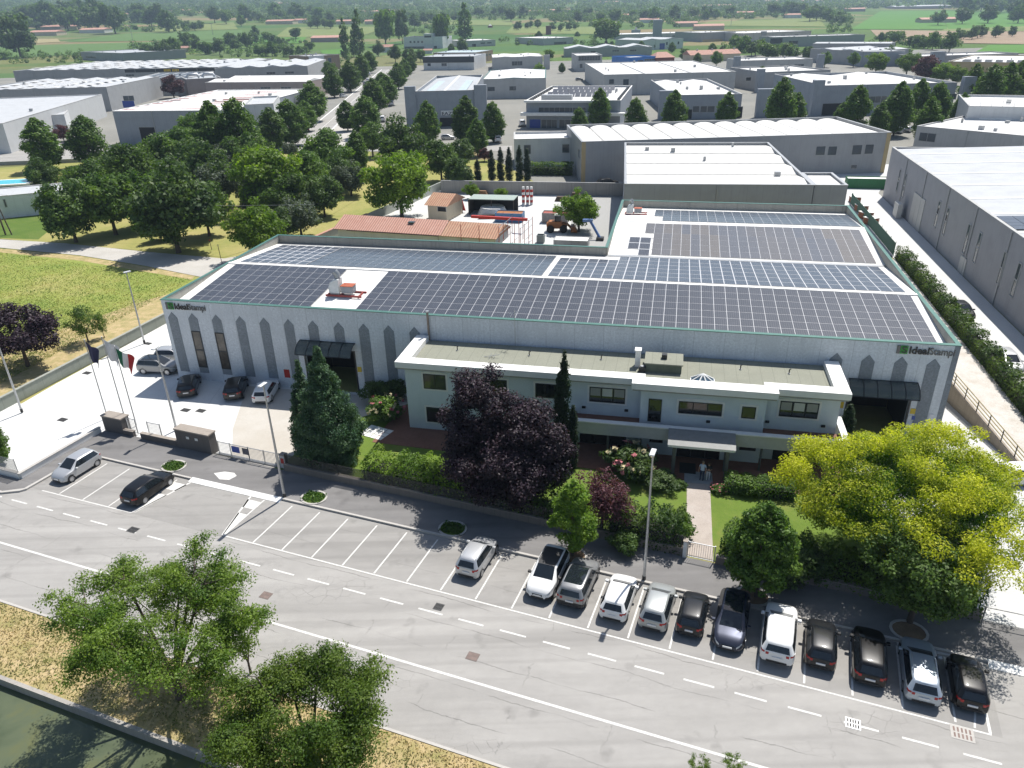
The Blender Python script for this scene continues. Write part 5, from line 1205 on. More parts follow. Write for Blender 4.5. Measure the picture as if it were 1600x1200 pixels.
    if wins == () and style != 'house' and style != 'hip' and w > 18 and h > 5:
        opening('d', w * .3, w * .3 + 4, .05, min(4.2, h - 2), 'f'); opening('w', w * .55, w * .55 + 5, h * .55, h * .55 + 1.1, 'f'); opening('w', w * .75, w * .75 + 5, h * .55, h * .55 + 1.1, 'f')
    for k, u0, v0, u1, v1 in wins:
        a, z1 = onplane(u0, v0, o, yaw); c, z0 = onplane(u1, v1, o, yaw); opening(k, a, c, z0 - base, z1 - base, 'f')
    for k, u0, v0, u1, v1 in lwins:
        a, z1 = onplane(u0, v0, o, yaw + math.pi / 2); c, z0 = onplane(u1, v1, o, yaw + math.pi / 2); opening(k, a, c, z0 - base, z1 - base, 'l')
    return b
def onroof(b, nm, x0, x1, y0, y1, z0, z1, mat): return bx(x0, x1, y0, y1, z0, z1).build(nm, mat, b.r)
def rows_on(b, nm, mat, x0, x1, y0, y1, nx, ny, z, gx=.5, gy=.5, hh=.06):
    for i in range(nx):
        for j in range(ny):
            dx, dy = (x1 - x0) / nx, (y1 - y0) / ny
            bx(x0 + i * dx, x0 + (i + gx) * dx, y0 + j * dy, y0 + (j + gy) * dy, z, z + hh).build(nm, mat, b.r)

# middle ground, right and centre
b = bld('warehouse', 'long warehouse with white barrel-vaulted roof bays behind the factory', (909, 222), (1393, 207), 27, 8.6, WC, ROLD, 'barrel', 13, .85, par=1.0, cop=GREYM,
        wins=[('w', 1276, 229, 1288, 242), ('w', 1295, 229, 1306, 242), ('w', 1333, 227, 1345, 241), ('w', 1353, 226, 1363, 240), ('w', 1330, 258, 1338, 263)], lwins=[('w', 904, 232, 906, 248)])
onroof(b, 'corner_stripe', -.02, .9, -.06, -.002, 0, 8.55, WOCH); onroof(b, 'corner_stripe', b.w - .9, b.w + .02, -.06, -.002, 0, 8.55, WOCH)
b = bld('warehouse', 'low white-roofed hall between the factory and the barrel-vaulted warehouse', (976, 288), (1272, 289.7), 42, 8.75, WC, ROLD, 'cross', 4, .5, par=.5, cop=GREYM)
bld('warehouse', 'short white-roofed bay at the right front corner of the low white-roofed hall', (1273, 289.7), (1325, 290), 10, 8.7, WC, ROLD, 'flat', par=.3, cop=GREYM, wins=[])
for k in range(1, 4): onroof(b, 'roof_gutter', .4, b.w - .4, b.d * k / 4 - .5, b.d * k / 4 + .5, 8.1, 8.33, plain('grey_gutter', (.30, .30, .29), .7, .1, .25, 1.5))
b = bld('office_building', 'small white two-storey office joined to the left end of the barrel-vaulted warehouse', (803, 218), (893, 216), 12, 6.6, WWH, RW, 'flat', cat='office building', wins=[('w', 879, 226, 889, 238), ('w', 819, 227, 829, 240), ('d', 879, 252, 888, 262)])
b = bldw('warehouse', 'huge taupe panel-clad warehouse with ribbed pale roof on the right', bw(89.55, 97), YB - R_(90), 110, 46, 9.3, WTAU, RL, 'cross', 1, .8, wins=[], par=.25, cop=WCL)
for s0, s1, z0, z1 in ((5.4, 6.3, 2.8, 6.9), (9.6, 10.5, 2.8, 6.9), (30, 31, 2.7, 6.7), (34.4, 35.3, 2.7, 6.7), (44.0, 44.9, 2.7, 6.7), (48.4, 49.3, 2.7, 6.7), (57.3, 58.2, 2.7, 6.7), (61.8, 62.7, 2.7, 6.7)):
    f = MB().box(s0 + 3, s0 + 3.12, -.09, -.001, z0, z1).box(s1 + 3, s1 + 3.12, -.09, -.001, z0, z1).box(s0 + 3.12, s1 + 3, -.09, -.001, z1 - .1, z1).box(s0 + 2.95, s1 + 3.17, -.14, -.001, z0 - .1, z0).box(s0 + 3.12, s1 + 3, -.09, -.001, z0 + 1.9, z0 + 2.05).build('window', WCL, b.r)
    bx(s0 + 3.12, s1 + 3, -.04, -.003, z0, z1 - .1).build('pane', WING, f)
for s0, s1, z1 in ((20, 26.7, 5.2), (47.2, 49.7, 2.3)):
    f = MB()
    for k in range(3 if s1 - s0 > 4 else 1): dx = (s1 - s0) / (3 if s1 - s0 > 4 else 1); f.box(s0 + k * dx, s0 + (k + 1) * dx - .08, -.12, -.001, .02, z1)
    f.build('door', plain('pale_door', (.50, .49, .46), .6, 0, .05), b.r)
bx(15.2, 17.8, -1.6, -.8, .02, 2.5).build('service_box', plain('pale_box', (.52, .52, .5), .6, 0, .06), b.r, bevel=.03)
for x in np.arange(8, 108, 9.5): bx(x, x + .5, .32, 45.6, 9.32, 9.5).build('roof_rib', RW, b.r) if False else None
onroof(b, 'ridge_cap', .4, b.w - .4, 22.6, 23.4, 9.84, 9.92, COPING)
for x in np.arange(6, 108, 9.0):
    for (ya, za), (yb, zb) in (((.5, 9.1), (22.5, 9.87)), ((23.5, 9.87), (45.5, 9.1))):
        MB().add([(x, ya, za), (x + .9, ya, za), (x + .9, yb, zb), (x, yb, zb)], [(0, 1, 2, 3)]).build('rooflight', plain('clear_rooflight', (.72, .74, .74), .4, 0, .03), b.r)
pvb = thing('solar_array', 'blue solar field on the ribbed roof of the taupe warehouse at the right edge', 'solar panels', tuple(bw(90.2, 43.6)) + (9.2,), YB)
for k in range(4):
    m_ = MB()
    for j in range(6): y_ = -k * 1.65; x_ = j * 1.75; m_.add([(x_, y_ - 1.58, .08 + x_ * .035), (x_ + 1.68, y_ - 1.58, .08 + (x_ + 1.68) * .035), (x_ + 1.68, y_, .08 + (x_ + 1.68) * .035), (x_, y_, .08 + x_ * .035)] + [(x_, y_ - 1.58, .03 + x_ * .035), (x_ + 1.68, y_ - 1.58, .03 + (x_ + 1.68) * .035), (x_ + 1.68, y_, .03 + (x_ + 1.68) * .035), (x_, y_, .03 + x_ * .035)], [(0, 1, 2, 3), (4, 7, 6, 5), (0, 4, 5, 1), (1, 5, 6, 2), (2, 6, 7, 3), (3, 7, 4, 0)])
    m_.build('panel_row', PV2, pvb)
b = bldw('warehouse', 'low pale-roofed hall with a window band beside the white rendered block', G(1433, 197, 6.5), R_(-52), 24, 30, 6.5, WCL, RW, 'flat', par=.2, wins=[('w', 1438, 207, 1460, 222)])
b = bldw('warehouse', 'white rendered block with roof railings at the right picture edge', G(1514, 166, 9.5), R_(-24), 40, 30, 9.5, WWH, RW, 'flat', par=.5, wins=[('l', 1530, 184, 1580, 190)])
m_ = MB()
for x in np.arange(0, 40.1, 2.5): m_.tube([(x, .15, 9.6), (x, .15, 10.9)], .05, 5)
for z in (10.3, 10.9): m_.tube([(0, .15, z), (40, .15, z)], .05, 5)
m_.build('roof_railing', STEEL, b.r)
b = bld('warehouse', 'wide grey factory with two corner towers and windowed band at upper right', (1288, 134), (1496, 129), 52, 9.5, WBL, RW, 'gable', 2, 1.0, par=.9, towers=[(-3.5, 0), (46.5, 50.5)], th=1.8,
        wins=[('w', 1351, 151, 1384, 160), ('w', 1480, 147, 1493, 155), ('d', 1286, 162, 1317, 183)])
rows_on(b, 'skylight', RB, 7, 11, 4, 48, 1, 1, 9.2, 1, 1)
b = bld('warehouse', 'white-roofed hall with grey corner towers just left of the wide twin-towered factory', (1052, 149), (1160, 147), 62, 7.6, WBL, RW, 'gable', 2, .7, par=.7, towers=[(-4.6, 0), (28, 33.5)], th=1.5,
        wins=[('w', 1083, 166, 1092, 175), ('w', 1095, 166, 1104, 175), ('w', 1106, 166, 1116, 175), ('d', 1072, 171, 1080, 190), ('d', 1150, 167, 1158, 190)])
b = bld('warehouse', 'broad plain white-roofed warehouse behind the solar-roofed office', (944, 117), (1150, 112), 84, 8.4, WCL, RW, 'flat', par=.25, wins=[('w', 952, 124, 959, 131), ('w', 974, 124, 982, 133)])
rows_on(b, 'roof_vent', GREYM, b.w * .31, b.w * .32, 3, 80, 1, 22, 8.16, 1, .3, .25); rows_on(b, 'roof_vent', GREYM, b.w * .66, b.w * .67, 3, 80, 1, 22, 8.16, 1, .3, .25)
b = bld('office_building', 'two-storey office with rows of solar panels and dark roof units', (822, 157), (970, 157), 50, 8.4, WBL, RW, 'flat', par=.5, cat='office building', cop=COPING,
        wins=[('b', 828, 187, 844, 207), ('w', 846, 187, 870, 204), ('w', 874, 187, 900, 206), ('w', 842, 168, 915, 176)])
onroof(b, 'balcony_slab', -1.5, b.w + 1.5, -2.2, -.01, 4.0, 4.9, COPING); onroof(b, 'eaves_slab', -.5, b.w * .8, -1.4, -.09, 7.9, 8.5, COPING)
for k in range(3):
    for q in range(11):
        x = 4 + q * 1.9; y = 16 + k * 11; pm_ = MB(); pm_.add([(x, y, 8.1), (x + 1.7, y, 8.1), (x + 1.7, y + 2.2, 9.3), (x, y + 2.2, 9.3), (x, y, 8.04), (x + 1.7, y, 8.04), (x + 1.7, y + 2.2, 9.24), (x, y + 2.2, 9.24)], [(0, 1, 2, 3), (4, 7, 6, 5), (0, 4, 5, 1), (1, 5, 6, 2), (2, 6, 7, 3), (3, 7, 4, 0)])
        pm_.build('solar_panel', PV2, b.r)
onroof(b, 'chiller', 4, 14, 5, 8, 8, 9.5, GREYM); rows_on(b, 'roof_unit', BLACKM, .6, 1.3, 3, 46, 1, 14, 8.0, 1, .5, .7); rows_on(b, 'roof_unit', BLACKM, b.w - 1.4, b.w - .6, 3, 46, 1, 14, 8.0, 1, .5, .7)
b = bld('warehouse', 'blue-grey hall with two corner towers and skylit twin roof beside the tree-lined street', (649, 143), (740, 141), 66, 11.2, WBL, RG, 'gable', 1, .9, par=.9, towers=[(-3.6, 0), (19.2, 23.3)], th=1.6, wins=[('d', 687, 184, 716, 211), ('l', 689, 173, 710, 180)])
rows_on(b, 'skylight', RB, 3.0, 8.3, 6, 46, 1, 1, 10.75, 1, 1, .06); rows_on(b, 'skylight', RB, 11.0, 16.3, 6, 46, 1, 1, 10.75, 1, 1, .06); onroof(b, 'ridge_strip', 9.2, 10.0, (.4), 64, 11.1, 11.3, COPING)
text('lettering', 'EAZL', 1.5, plain('navy_letter', (.01, .012, .05), .5, 0, 0), b.r, (*(lambda a: (a[0], -.1, a[1]))(onplane(690, 180, b.o, b.yaw)),), sx=1.3)
b = bld('warehouse', 'long white-roofed warehouse behind the blue-grey skylit hall', (753, 124), (853, 122), 56, 8.0, WCL, RW, 'gable', 1, .8, par=.3, wins=[('w', 762, 136, 773, 142), ('w', 796, 135, 806, 141)], cop=GREENM)
b = bld('warehouse', 'black-fronted hall with pale slatted roof and white base', (661, 89), (740, 88), 34, 8.2, WWH, RG, 'flat', par=.3, cop=WHITEP, wins=[('w', 668, 99, 673, 103), ('w', 690, 99, 698, 103)])
onroof(b, 'fascia', -.3, b.w + .3, -.25, -.01, 4.6, 8.19, WDK)
b = bld('office_building', 'tall white office with a raised glazed block at its middle', (630, 58), (691, 57), 30, 12.5, WWH, RDK, 'flat', cat='office building', wins=[('w', 640, 64, 643, 67), ('w', 646, 64, 649, 67), ('w', 652, 64, 655, 67), ('w', 658, 64, 661, 67), ('w', 632, 73, 664, 77), ('d', 678, 72, 683, 77)])
onroof(b, 'stair_tower', b.w * .53, b.w * .75, -.8, 9, 0, 15.5, WWH); onroof(b, 'tower_window', b.w * .55, b.w * .73, -.86, -.801, 11.8, 13.6, DDOOR)
b = bld('warehouse', 'pale angular hall with white roof right of the tall white office', (722, 64), (774, 62), 46, 7.5, WCL, RW, 'flat', par=.15)
b = bld('warehouse', 'brown-panelled hall with a pale blue roof left of the twin grey sheds', (743, 82), (770, 78), 34, 7.5, WBRN, RB, 'flat', par=.1)
b = bld('warehouse', 'white-roofed hall with a raised grey corner block at upper middle', (769, 90), (848, 88), 40, 7.8, WCL, RW, 'gable', 2, .6, par=.15, towers=[(b.w * 0 + 33, 37, WCL)], th=.8, wins=[('w', 800, 96, 816, 102)])
b = bld('house', 'red-roofed farmhouse with a dark brick tower at upper middle', (742, 47), (790, 46), 14, 6.0, WCRM, TERR, 'house', rise=4, wins=[('d', 752, 50, 756, 54), ('w', 745, 50, 749, 53)])
q = G(766.5, 57, 0); o_ = thing('brick_tower', 'dark red square brick tower with a pale cap behind the farmhouse roof', 'tower', (q[0], q[1], 0), 0.0); bx(-3.6, 3.6, -3.6, 3.6, 0, 15).build('shaft', WBRICK, o_); MB().add([(-2.5, -2.5, 15), (2.5, -2.5, 15), (2.5, 2.5, 15), (-2.5, 2.5, 15), (0, 0, 18)], [(0, 1, 4), (1, 2, 4), (2, 3, 4), (3, 0, 4), (0, 3, 2, 1)]).build('cap', COPING, o_)
q = G(857, 62, 0); o_ = thing('brick_tower', 'plain brown brick tower beside the rounded white hall', 'tower', (q[0], q[1], 0), 0.0); bx(-3.3, 3.3, -3.3, 3.3, 0, 16).build('shaft', WBRICK, o_); bx(-3.5, 3.5, -3.5, 3.5, 16.001, 16.5).build('cap', WBRN, o_)
b = bld('warehouse', 'rounded white-roofed hall at upper middle near the big dark round tree', (850, 60), (896, 58), 60, 8.0, WCL, RW, 'flat', par=.1, wins=[('w', 866, 66, 885, 69)])
b = bld('warehouse', 'low hall with wavy grey double roof at upper middle', (882, 76), (1019, 73), 30, 6.5, WC, RL, 'gable', 3, 2.2, par=.4)
b = bld('office_building', 'glazed-front office with a flat light roof left of the broad white warehouse', (901, 87), (941, 86), 32, 9.0, WCL, RW, 'flat', cat='office building', wins=[('w', 904, 88, 938, 94), ('w', 906, 100, 910, 106)])
b = bld('warehouse', 'low bright blue walled hall behind the broad white warehouse', (985, 90), (1025, 88), 24, 5.5, WBLUE, RL, 'flat', par=.8, cop=WBLUE)
b = bld('house', 'brown-red hipped roof house right of the bright blue hall', (1025, 90), (1054, 89), 14, 4.8, WBRICK, TERR, 'hip', rise=3)
b = bld('house', 'long low terracotta-roofed house with three chimneys at upper right of centre', (1079, 86), (1157, 83), 12, 4.6, WCRM, TERR, 'house', rise=2.6)
for f_ in (.2, .5, .95): onroof(b, 'chimney', b.w * f_ - .4, b.w * f_ + .4, 5.5, 6.3, 6.5, 8.0, WWH)
b = bld('warehouse', 'grey hall with small corner towers behind the white towered hall', (1195, 113), (1298, 109), 34, 8.0, WC, RW, 'flat', par=.5, towers=[(-3, 0)], th=1.4, wins=[('d', 1166, 121, 1173, 126)])
b = bld('warehouse', 'low white-strip roofed hall behind trees at upper right', (1157, 95), (1271, 92), 24, 8.0, WCL, RW, 'flat', par=.4, towers=[(-3.4, 0), (b.w * 0 + 41.5, 45)], th=2.2)
b = bld('warehouse', 'distant long white-roofed shed left of the grey silo', (966, 54), (1079, 51), 50, 8.0, WCL, RW, 'flat', par=.1); b0 = b
q = G(1026, 66, 0); o_ = thing('silo', 'tall square blue-grey silo tower above the distant sheds', 'silo', (q[0], q[1], 0), R_(-8)); bx(-4.8, 4.8, -4.8, 4.8, 0, 22).build('shaft', WBL, o_); bx(-4.2, 4.2, -4.2, 4.2, 22.001, 22.6).build('cap', COPING, o_)
q = G(993, 62, 0); o_ = thing('silo', 'squat pale blue-grey tank house left of the tall silo', 'silo', (q[0], q[1], 0), R_(-8)); bx(-5.4, 5.4, -4, 4, 0, 11).build('shaft', WBL, o_); bx(-1.2, 1.2, -1.2, 1.2, 11.001, 13.5).build('vent', STEEL, o_)
b = bld('warehouse', 'light hall with arched roof and dark blue door below the silo', (1002, 63), (1068, 60), 40, 8.5, WWH, RL, 'gable', 2, 1.4, par=.3, wins=[('b', 1031, 68, 1038, 79), ('w', 1041, 66, 1043, 70), ('w', 1059, 65, 1061, 69)])
b = bld('warehouse', 'dark grey block with an ochre annex at its foot, right of the silo', (1097, 51), (1150, 49), 50, 10.0, WC, RW, 'flat', par=.3, wins=[('o', 1098, 62, 1128, 71), ('w', 1103, 65, 1122, 69)])
b = bld('warehouse', 'distant wide white-grey shed with a grey chimney block at upper right', (1162, 52), (1268, 48), 60, 9.0, WCL, RW, 'flat', par=.2, towers=[(22, 28)], th=1.2)
b = bld('warehouse', 'dark-fronted distant shed below the wide white-grey shed', (1208, 58), (1352, 54), 30, 8.5, WC, RW, 'flat', par=.5, wins=[('k', 1204, 60, 1222, 68), ('k', 1233, 64, 1246, 69)])
b = bld('warehouse', 'pale corrugated shed with a row of small dark windows in the upper right', (1350, 80), (1424, 76), 44, 8.0, WC, RL, 'cross', 2, 1.0, par=.2)
b = bld('warehouse', 'grey shed with parallel rooflights left of the pale corrugated shed', (1270, 68), (1392, 68), 24, 7.5, WC, RL, 'cross', 1, .8, par=.2)
b = bld('warehouse', 'grey gatehouse-fronted hall with many small windows in the upper right', (1298, 74), (1349, 81), 24, 8.2, WBL, RL, 'flat', par=.3, wins=[('d', 1293, 80, 1300, 88), ('w', 1315, 84, 1321, 89), ('w', 1304, 91, 1320, 97)])
b = bld('warehouse', 'low white-striped roof hall with a small grey tower near the bare field', (1440, 88), (1592, 83), 22, 6.5, WC, RW, 'flat', par=.5, towers=[(6, 14)], th=2.2)
b = bldw('warehouse', 'ochre-walled long hall with a line of roof units at the right edge', G(1481, 96, 7.5), R_(-40), 70, 60, 7.5, WOCH, RW, 'flat', par=.4, wins=[('w', 1507, 110, 1510, 116), ('w', 1513, 111, 1516, 117), ('w', 1520, 112, 1523, 118), ('w', 1537, 113, 1540, 120)])
rows_on(b, 'roof_unit', GREYM, 6, 60, 5, 8, 12, 1, 7.1, .6, 1, 1.2)
# left side
b = bld('warehouse', 'grey-walled warehouse with a white roof striped by red-framed rooflights at left', (175.5, 174), (360, 172.5), 67, 9.6, WBL, RW, 'cross', 11, .35, par=.25, cop=COPING, wins=[('d', 217, 199, 247, 226), ('d', 302, 197, 326, 203)])
rows_on(b, 'rooflight', plain('red_rooflight', (.45, .10, .08), .6, 0, .2), b.w * .52, b.w * .78, 4, 64, 1, 11, 9.62, 1, .16, .05); rows_on(b, 'rooflight', plain('red_rooflight', (.4, .1, .1)), .8, b.w * .12, 4, 64, 1, 11, 9.62, 1, .16, .05)
b = bld('office_building', 'white office end with a dark window at the right of the red-striped warehouse', (381, 164), (427, 162), 26, 10.3, WWH, RL, 'flat', cat='office building', wins=[('w', 414, 168, 419, 180), ('d', 392, 189, 397, 199)])
b = bldw('warehouse', 'white side-lit hall with ribbed roof cut by the left picture edge', G(4, 193, 8.3) , R_(189), 70, -84, 8.3, WWH, RL, 'flat', par=.3) if False else bldw('warehouse', 'white side-lit hall with ribbed roof cut by the left picture edge', G(4, 193, 8.3) - 60 * np.array([math.cos(R_(9)), math.sin(R_(9))]), R_(9), 60, 90, 8.3, WWH, RL, 'cross', 9, .4, par=.3)
b = bld('house', 'small flat-roofed annex with grey band between the two street trees at left', (52, 182), (100, 179), 16, 6.5, WWH, RG, 'flat', cat='annex', par=.1)
b = bld('warehouse', 'vast grey warehouse with dotted skylights behind the white hall at left', (-60, 142), (166, 136), 58, 9.5, WC, RL, 'gable', 5, 1.0, par=.6, wins=[('b', 191, 158, 211, 168), ('w', 192, 150, 210, 157)])
rows_on(b, 'skylight', RW, 8, b.w - 4, 5, 54, 9, 6, 9.6, .5, .45, .1)
b = bld('warehouse', 'second vast grey-roofed warehouse with yellow lettering strip, behind the first at left', (20, 111), (340, 105), 85, 9.0, WC, RL, 'gable', 7, 1.1, par=.5)
rows_on(b, 'skylight', RW, 8, b.w * .9, 5, 80, 14, 6, 9.9, .45, .4, .1)
onroof(b, 'fascia', b.w * .55, b.w, -.02, -.003, 7.0, 8.7, WDK); m_ = MB(); rg = random.Random(4)
a_, z_ = onplane(256, 109, b.o, b.yaw); c_, _ = onplane(280, 109, b.o, b.yaw)
for k in range(11):
    if k == 5: continue
    x = a_ + (c_ - a_) * k / 11; m_.box(x, x + (c_ - a_) * .06, -.12, -.02, 7.2, 8.5)
m_.build('lettering', YELP, b.r)
b = bld('warehouse', 'hall roofed with dark solar strips between the two vast grey warehouses', (205, 124), (300, 121), 46, 8.0, WCL, RL, 'flat', par=.2)
rows_on(b, 'solar_strip', PV1, 2, b.w - 2, 2, 44, 5, 1, 7.85, .62, 1, .15)
b = bld('warehouse', 'pink-walled shed with white sawtooth roof behind the red-striped warehouse', (320, 129), (478, 128), 36, 7.2, WPINK, RW, 'cross', 2, 1.2, par=.2)
b = bld('warehouse', 'pinkish end block with two silver ducts left of the sawtooth shed', (290, 124), (345, 121), 24, 8.0, WPINK, RG, 'flat', par=.3)
for k in (0.25, .7): MB().tube([(b.w * k - 3, 6, 8.2), (b.w * k - 2, 6, 9.6), (b.w * k + 2, 6, 9.6), (b.w * k + 3, 6, 8.2)], .7, 8).build('duct', STEEL, b.r, smooth=50)
b = bld('warehouse', 'white and grey mixed roofs behind the pink-walled shed', (335, 107), (480, 103), 70, 8.5, WC, RL, 'gable', 4, 1.2, par=.2)
b = bld('office_building', 'brown and white three-storey block at the head of the street trees', (482, 88), (530, 85), 26, 9.5, WBRN, RL, 'flat', cat='office building', wins=[('w', 512, 91, 518, 97), ('w', 488, 94, 491, 100), ('w', 494, 94, 497, 100)])
onroof(b, 'white_bay', -.1, b.w * .48, -.12, -.01, 0, 9.4, WWH)
b = bld('warehouse', 'grey windowed block standing behind the vast roofs at upper left', (125, 81), (191, 83), 60, 8.0, WC, RG, 'flat', par=.6, wins=[('w', 134, 88, 150, 91)])
# old farm with tiled roof, directly behind the factory
tl = lambda x, y: (x, y)
fh = thing('farmhouse', 'long low old house with faded terracotta roof directly behind the factory', 'house', tuple(bw(-3.8, 50.2)) + (0,), YB - .09)
MB().box(0, 27.2, 0, 6.6, 0, 2.95).build('wall', WWH, fh); MB().add([(-.5, -.6, 2.9), (18.4, -.6, 2.9), (18.4, 3.2, 4.35), (-.3, 3.2, 4.35), (18.4, 7.1, 2.9), (-.5, 7.1, 2.9), (-.5, -.6, 2.8), (18.4, -.6, 2.8)], [(0, 1, 2, 3), (3, 2, 4, 5), (0, 3, 5), (0, 6, 7, 1)]).build('roof', TERR, fh)
MB().add([(18.41, -.6, 2.85), (27.6, -.6, 2.85), (27.9, 3.2, 4.25), (18.41, 3.2, 4.25), (27.6, 7.1, 2.85), (18.41, 7.1, 2.85), (18.41, -.6, 2.75), (27.6, -.6, 2.75)], [(0, 1, 2, 3), (3, 2, 4, 5), (1, 4, 2), (0, 6, 7, 1)]).build('roof', TERO, fh)
MB().tube([(2, -.7, 2.8), (18, -.7, 2.8), (18.1, -.7, .2)], .07, 6).build('gutter', plain('brown_gutter', (.1, .06, .05), .5, .2, .1), fh); bx(11.9, 12.9, 1.6, 2.5, 3.95, 4.08).build('rooflight', GLASSB, fh)
sc_ = thing('scaffold', 'red and steel scaffold with white planks wrapped round the right end of the old house', 'scaffold', tuple(bw(22.8, 47.4)) + (0,), YB - .09)
m_ = MB()
for x in (-5, -2, 1.2, 3.0, 4.6):
    for y in (0, 2.2, 4.6, 6.8):
        if x < 1 and y > 0: continue
        MB().tube([(x, y, 0), (x, y, 4.8)], .05, 5).build('pole', plain('scaffold_red', (.40, .07, .04), .6, .1, .2), sc_)
m_ = MB()
for z in (2.2, 3.6, 4.6): m_.tube([(1.2, 0, z), (1.2, 6.8, z)], .04, 5).tube([(4.6, 0, z), (4.6, 6.8, z)], .04, 5)
m_.build('rail', STEEL, sc_); MB().box(1.3, 2.8, 0, 6.8, 1.9, 2.0).box(3.1, 4.5, 0, 6.8, 1.0, 1.1).build('plank', WHITEP, sc_); bx(-6, 3.5, 7.4, 7.9, 3.9, 4.3).build('red_board', RED, sc_)
b = bld('house', 'small ruined stone hut with a broken tiled roof beside the bright tree', (668, 319), (697, 321), 7, 3.0, WCRM, TERO, 'house', rise=1.4, wins=[('d', 684, 323, 697, 331)])
sh = thing('shed', 'open black shed with pale green sheet roof in the builder yard', 'shed', tuple(G(733, 336)) + (0,), YB); bx(0, 8.6, 0, 4, 2.9, 3.02).build('roof', plain('pale_green_sheet', (.30, .36, .32), .6, 0, .1), sh); bx(0, 8.6, 3.9, 4.0, 0, 2.89).build('back_panel', plain('black_wood', (.02, .018, .016), .9, 0, .2), sh)
for x in (.1, 4.3, 8.5): MB().tube([(x, .2, 0), (x, .2, 2.9)], .08, 6).build('post', BARK, sh)
bx(-.1, 0, 0, 3.9, 0, 2.88).build('side_panel', BARK, sh)
yw = thing('yard_wall', 'grey concrete wall at the back of the builder yard behind the cypresses', 'wall', tuple(G(690, 302)) + (0,), YB + .03); bx(0, 47, 0, .2, 0, 2.6).build('panel', stained('old_concrete', (.30, .29, .27), .6, 2.5), yw); bx(0, 47, -.03, .23, 2.601, 2.68).build('coping', WCL, yw)
gwl = thing('garden_wall', 'long pale wall with red tile coping left of the old house', 'wall', tuple(bw(-9.2, 38)) + (0,), YB + R_(80)); bx(0, 62, -.12, .12, 0, 1.7).build('wall', stained('pale_green_wall', (.42, .44, .40), .8, 3.0), gwl); bx(0, 27, -.25, .25, 1.701, 1.8).build('coping', TERR, gwl)
# builder's yard stuff
sheet('builder_yard', BP([(-6, 49.6), (42.2, 49.6), (42.2, 96), (-1, 97)]), .012, M_CONC3); sheet('back_lane', BP([(33, 50), (42.1, 50), (46, 112), (30, 112)]), .018, plain('grey_lane', (.33, .33, .32), .9, 0, .1))
ld = thing('wheel_loader', 'rusty orange wheel loader parked in the builder yard under the yellowing tree', 'wheel loader', tuple(G(872, 362)) + (0,), YB + .15)
OR_ = plain('rusty_orange', (.30, .11, .03), .6, .1, .35, 2)
MB().vprism([(-1.9, .7), (.6, .7), (.9, 1.2), (.5, 1.9), (-1.5, 1.9), (-2.0, 1.4)], -.75, .75).build('chassis', OR_, ld, bevel=.06); bx(-.6, .5, -.6, .6, 1.9, 2.9).build('cab', GLASS, ld, bevel=.06); bx(-.7, .6, -.68, .68, 2.9, 3.0).build('cab_roof', COPING, ld)
MB().vprism([(2.2, .15), (3.3, .1), (3.2, .3), (2.7, 1.1), (2.2, 1.0)], -1.1, 1.1).build('bucket', OR_, ld)
for s in (.55, -.55): MB().tube([(.7, s, 1.5), (1.6, s, 1.3), (2.3, s, .6)], .12, 6).build('arm', OR_, ld)
for x in (-1.3, .9):
    for s in (-1, 1):
        wm_ = MB().lathe([(.5, -.2), (.66, -.15), (.66, .15), (.5, .2)], 16); wm_.v = [(x + a, s * .9 + c, .66 + d) for a, d, c in wm_.v]; wm_.build('wheel', TYRE, ld, smooth=40)
def crate(nm, lab, cat, u, v, w, d, h, mat, rz=0.0, top=None):
    p = G(u, v); r = thing(nm, lab, cat, (p[0], p[1], .02), YB + rz); m_ = MB().box(-w / 2, w / 2, -d / 2, -d / 2 + .08, 0, h).box(-w / 2, w / 2, d / 2 - .08, d / 2, 0, h).box(-w / 2, -w / 2 + .08, -d / 2 + .08, d / 2 - .08, 0, h).box(w / 2 - .08, w / 2, -d / 2 + .08, d / 2 - .08, 0, h).box(-w / 2 + .08, w / 2 - .08, -d / 2 + .08, d / 2 - .08, 0, h * .3)
    m_.build('body', mat, r)
    for x in np.arange(-w / 2 + .3, w / 2, max(.5, w / 6)): bx(x, x + .07, -d / 2 - .05, -d / 2 - .001, 0, h).build('rib', mat, r)
    if top: bx(-w / 2 + .1, w / 2 - .1, -d / 2 + .1, d / 2 - .1, h * .3, h * .92).build('load', top, r)
    return r
crate('skip', 'blue skip with rusty load behind the scaffold', 'skip', 797, 345, 5, 2.4, 1.6, plain('skip_blue', (.06, .16, .30), .6, 0, .2), 0, OR_); crate('skip', 'grey lidded skip with a red top behind the wheel loader', 'skip', 868, 347, 4.6, 2.2, 1.8, plain('skip_grey', (.25, .24, .24), .7, 0, .2), 0, plain('red_load', (.3, .07, .05), .7, 0, .2))
crate('skip', 'long green skip heaped with white bags in the lane corner at right', 'skip', 1355, 293, 8.5, 2.6, 2.0, plain('skip_green', (.02, .14, .05), .6, 0, .15), 0, COPING); crate('skip', 'grey low bay holding white bags at the factory corner', 'storage bay', 893, 384, 5.5, 2.6, 1.2, WC, 0, COPING); crate('bin', 'round-looking grey bin alone on the pale builder yard', 'bin', 845, 379, 1.2, 1.2, 1.3, plain('bin_grey', (.2, .23, .23), .6, 0, .1))
p = G(930, 375); cr_ = thing('conveyor', 'blue tilted conveyor arm by the factory corner', 'conveyor', (p[0], p[1], 0), YB); MB().tube([(.8, 0, .3), (-1.0, 1.0, 2.9)], .22, 6).build('boom', plain('conveyor_blue', (.10, .18, .38), .5, .1, .15), cr_); bx(-2.2, -.6, .5, 1.3, 2.8, 3.2).build('head', plain('conveyor_blue', (0, 0, 0)), cr_); bx(.2, 1.4, -.6, .6, 0, .5).build('base', BLACKM, cr_)
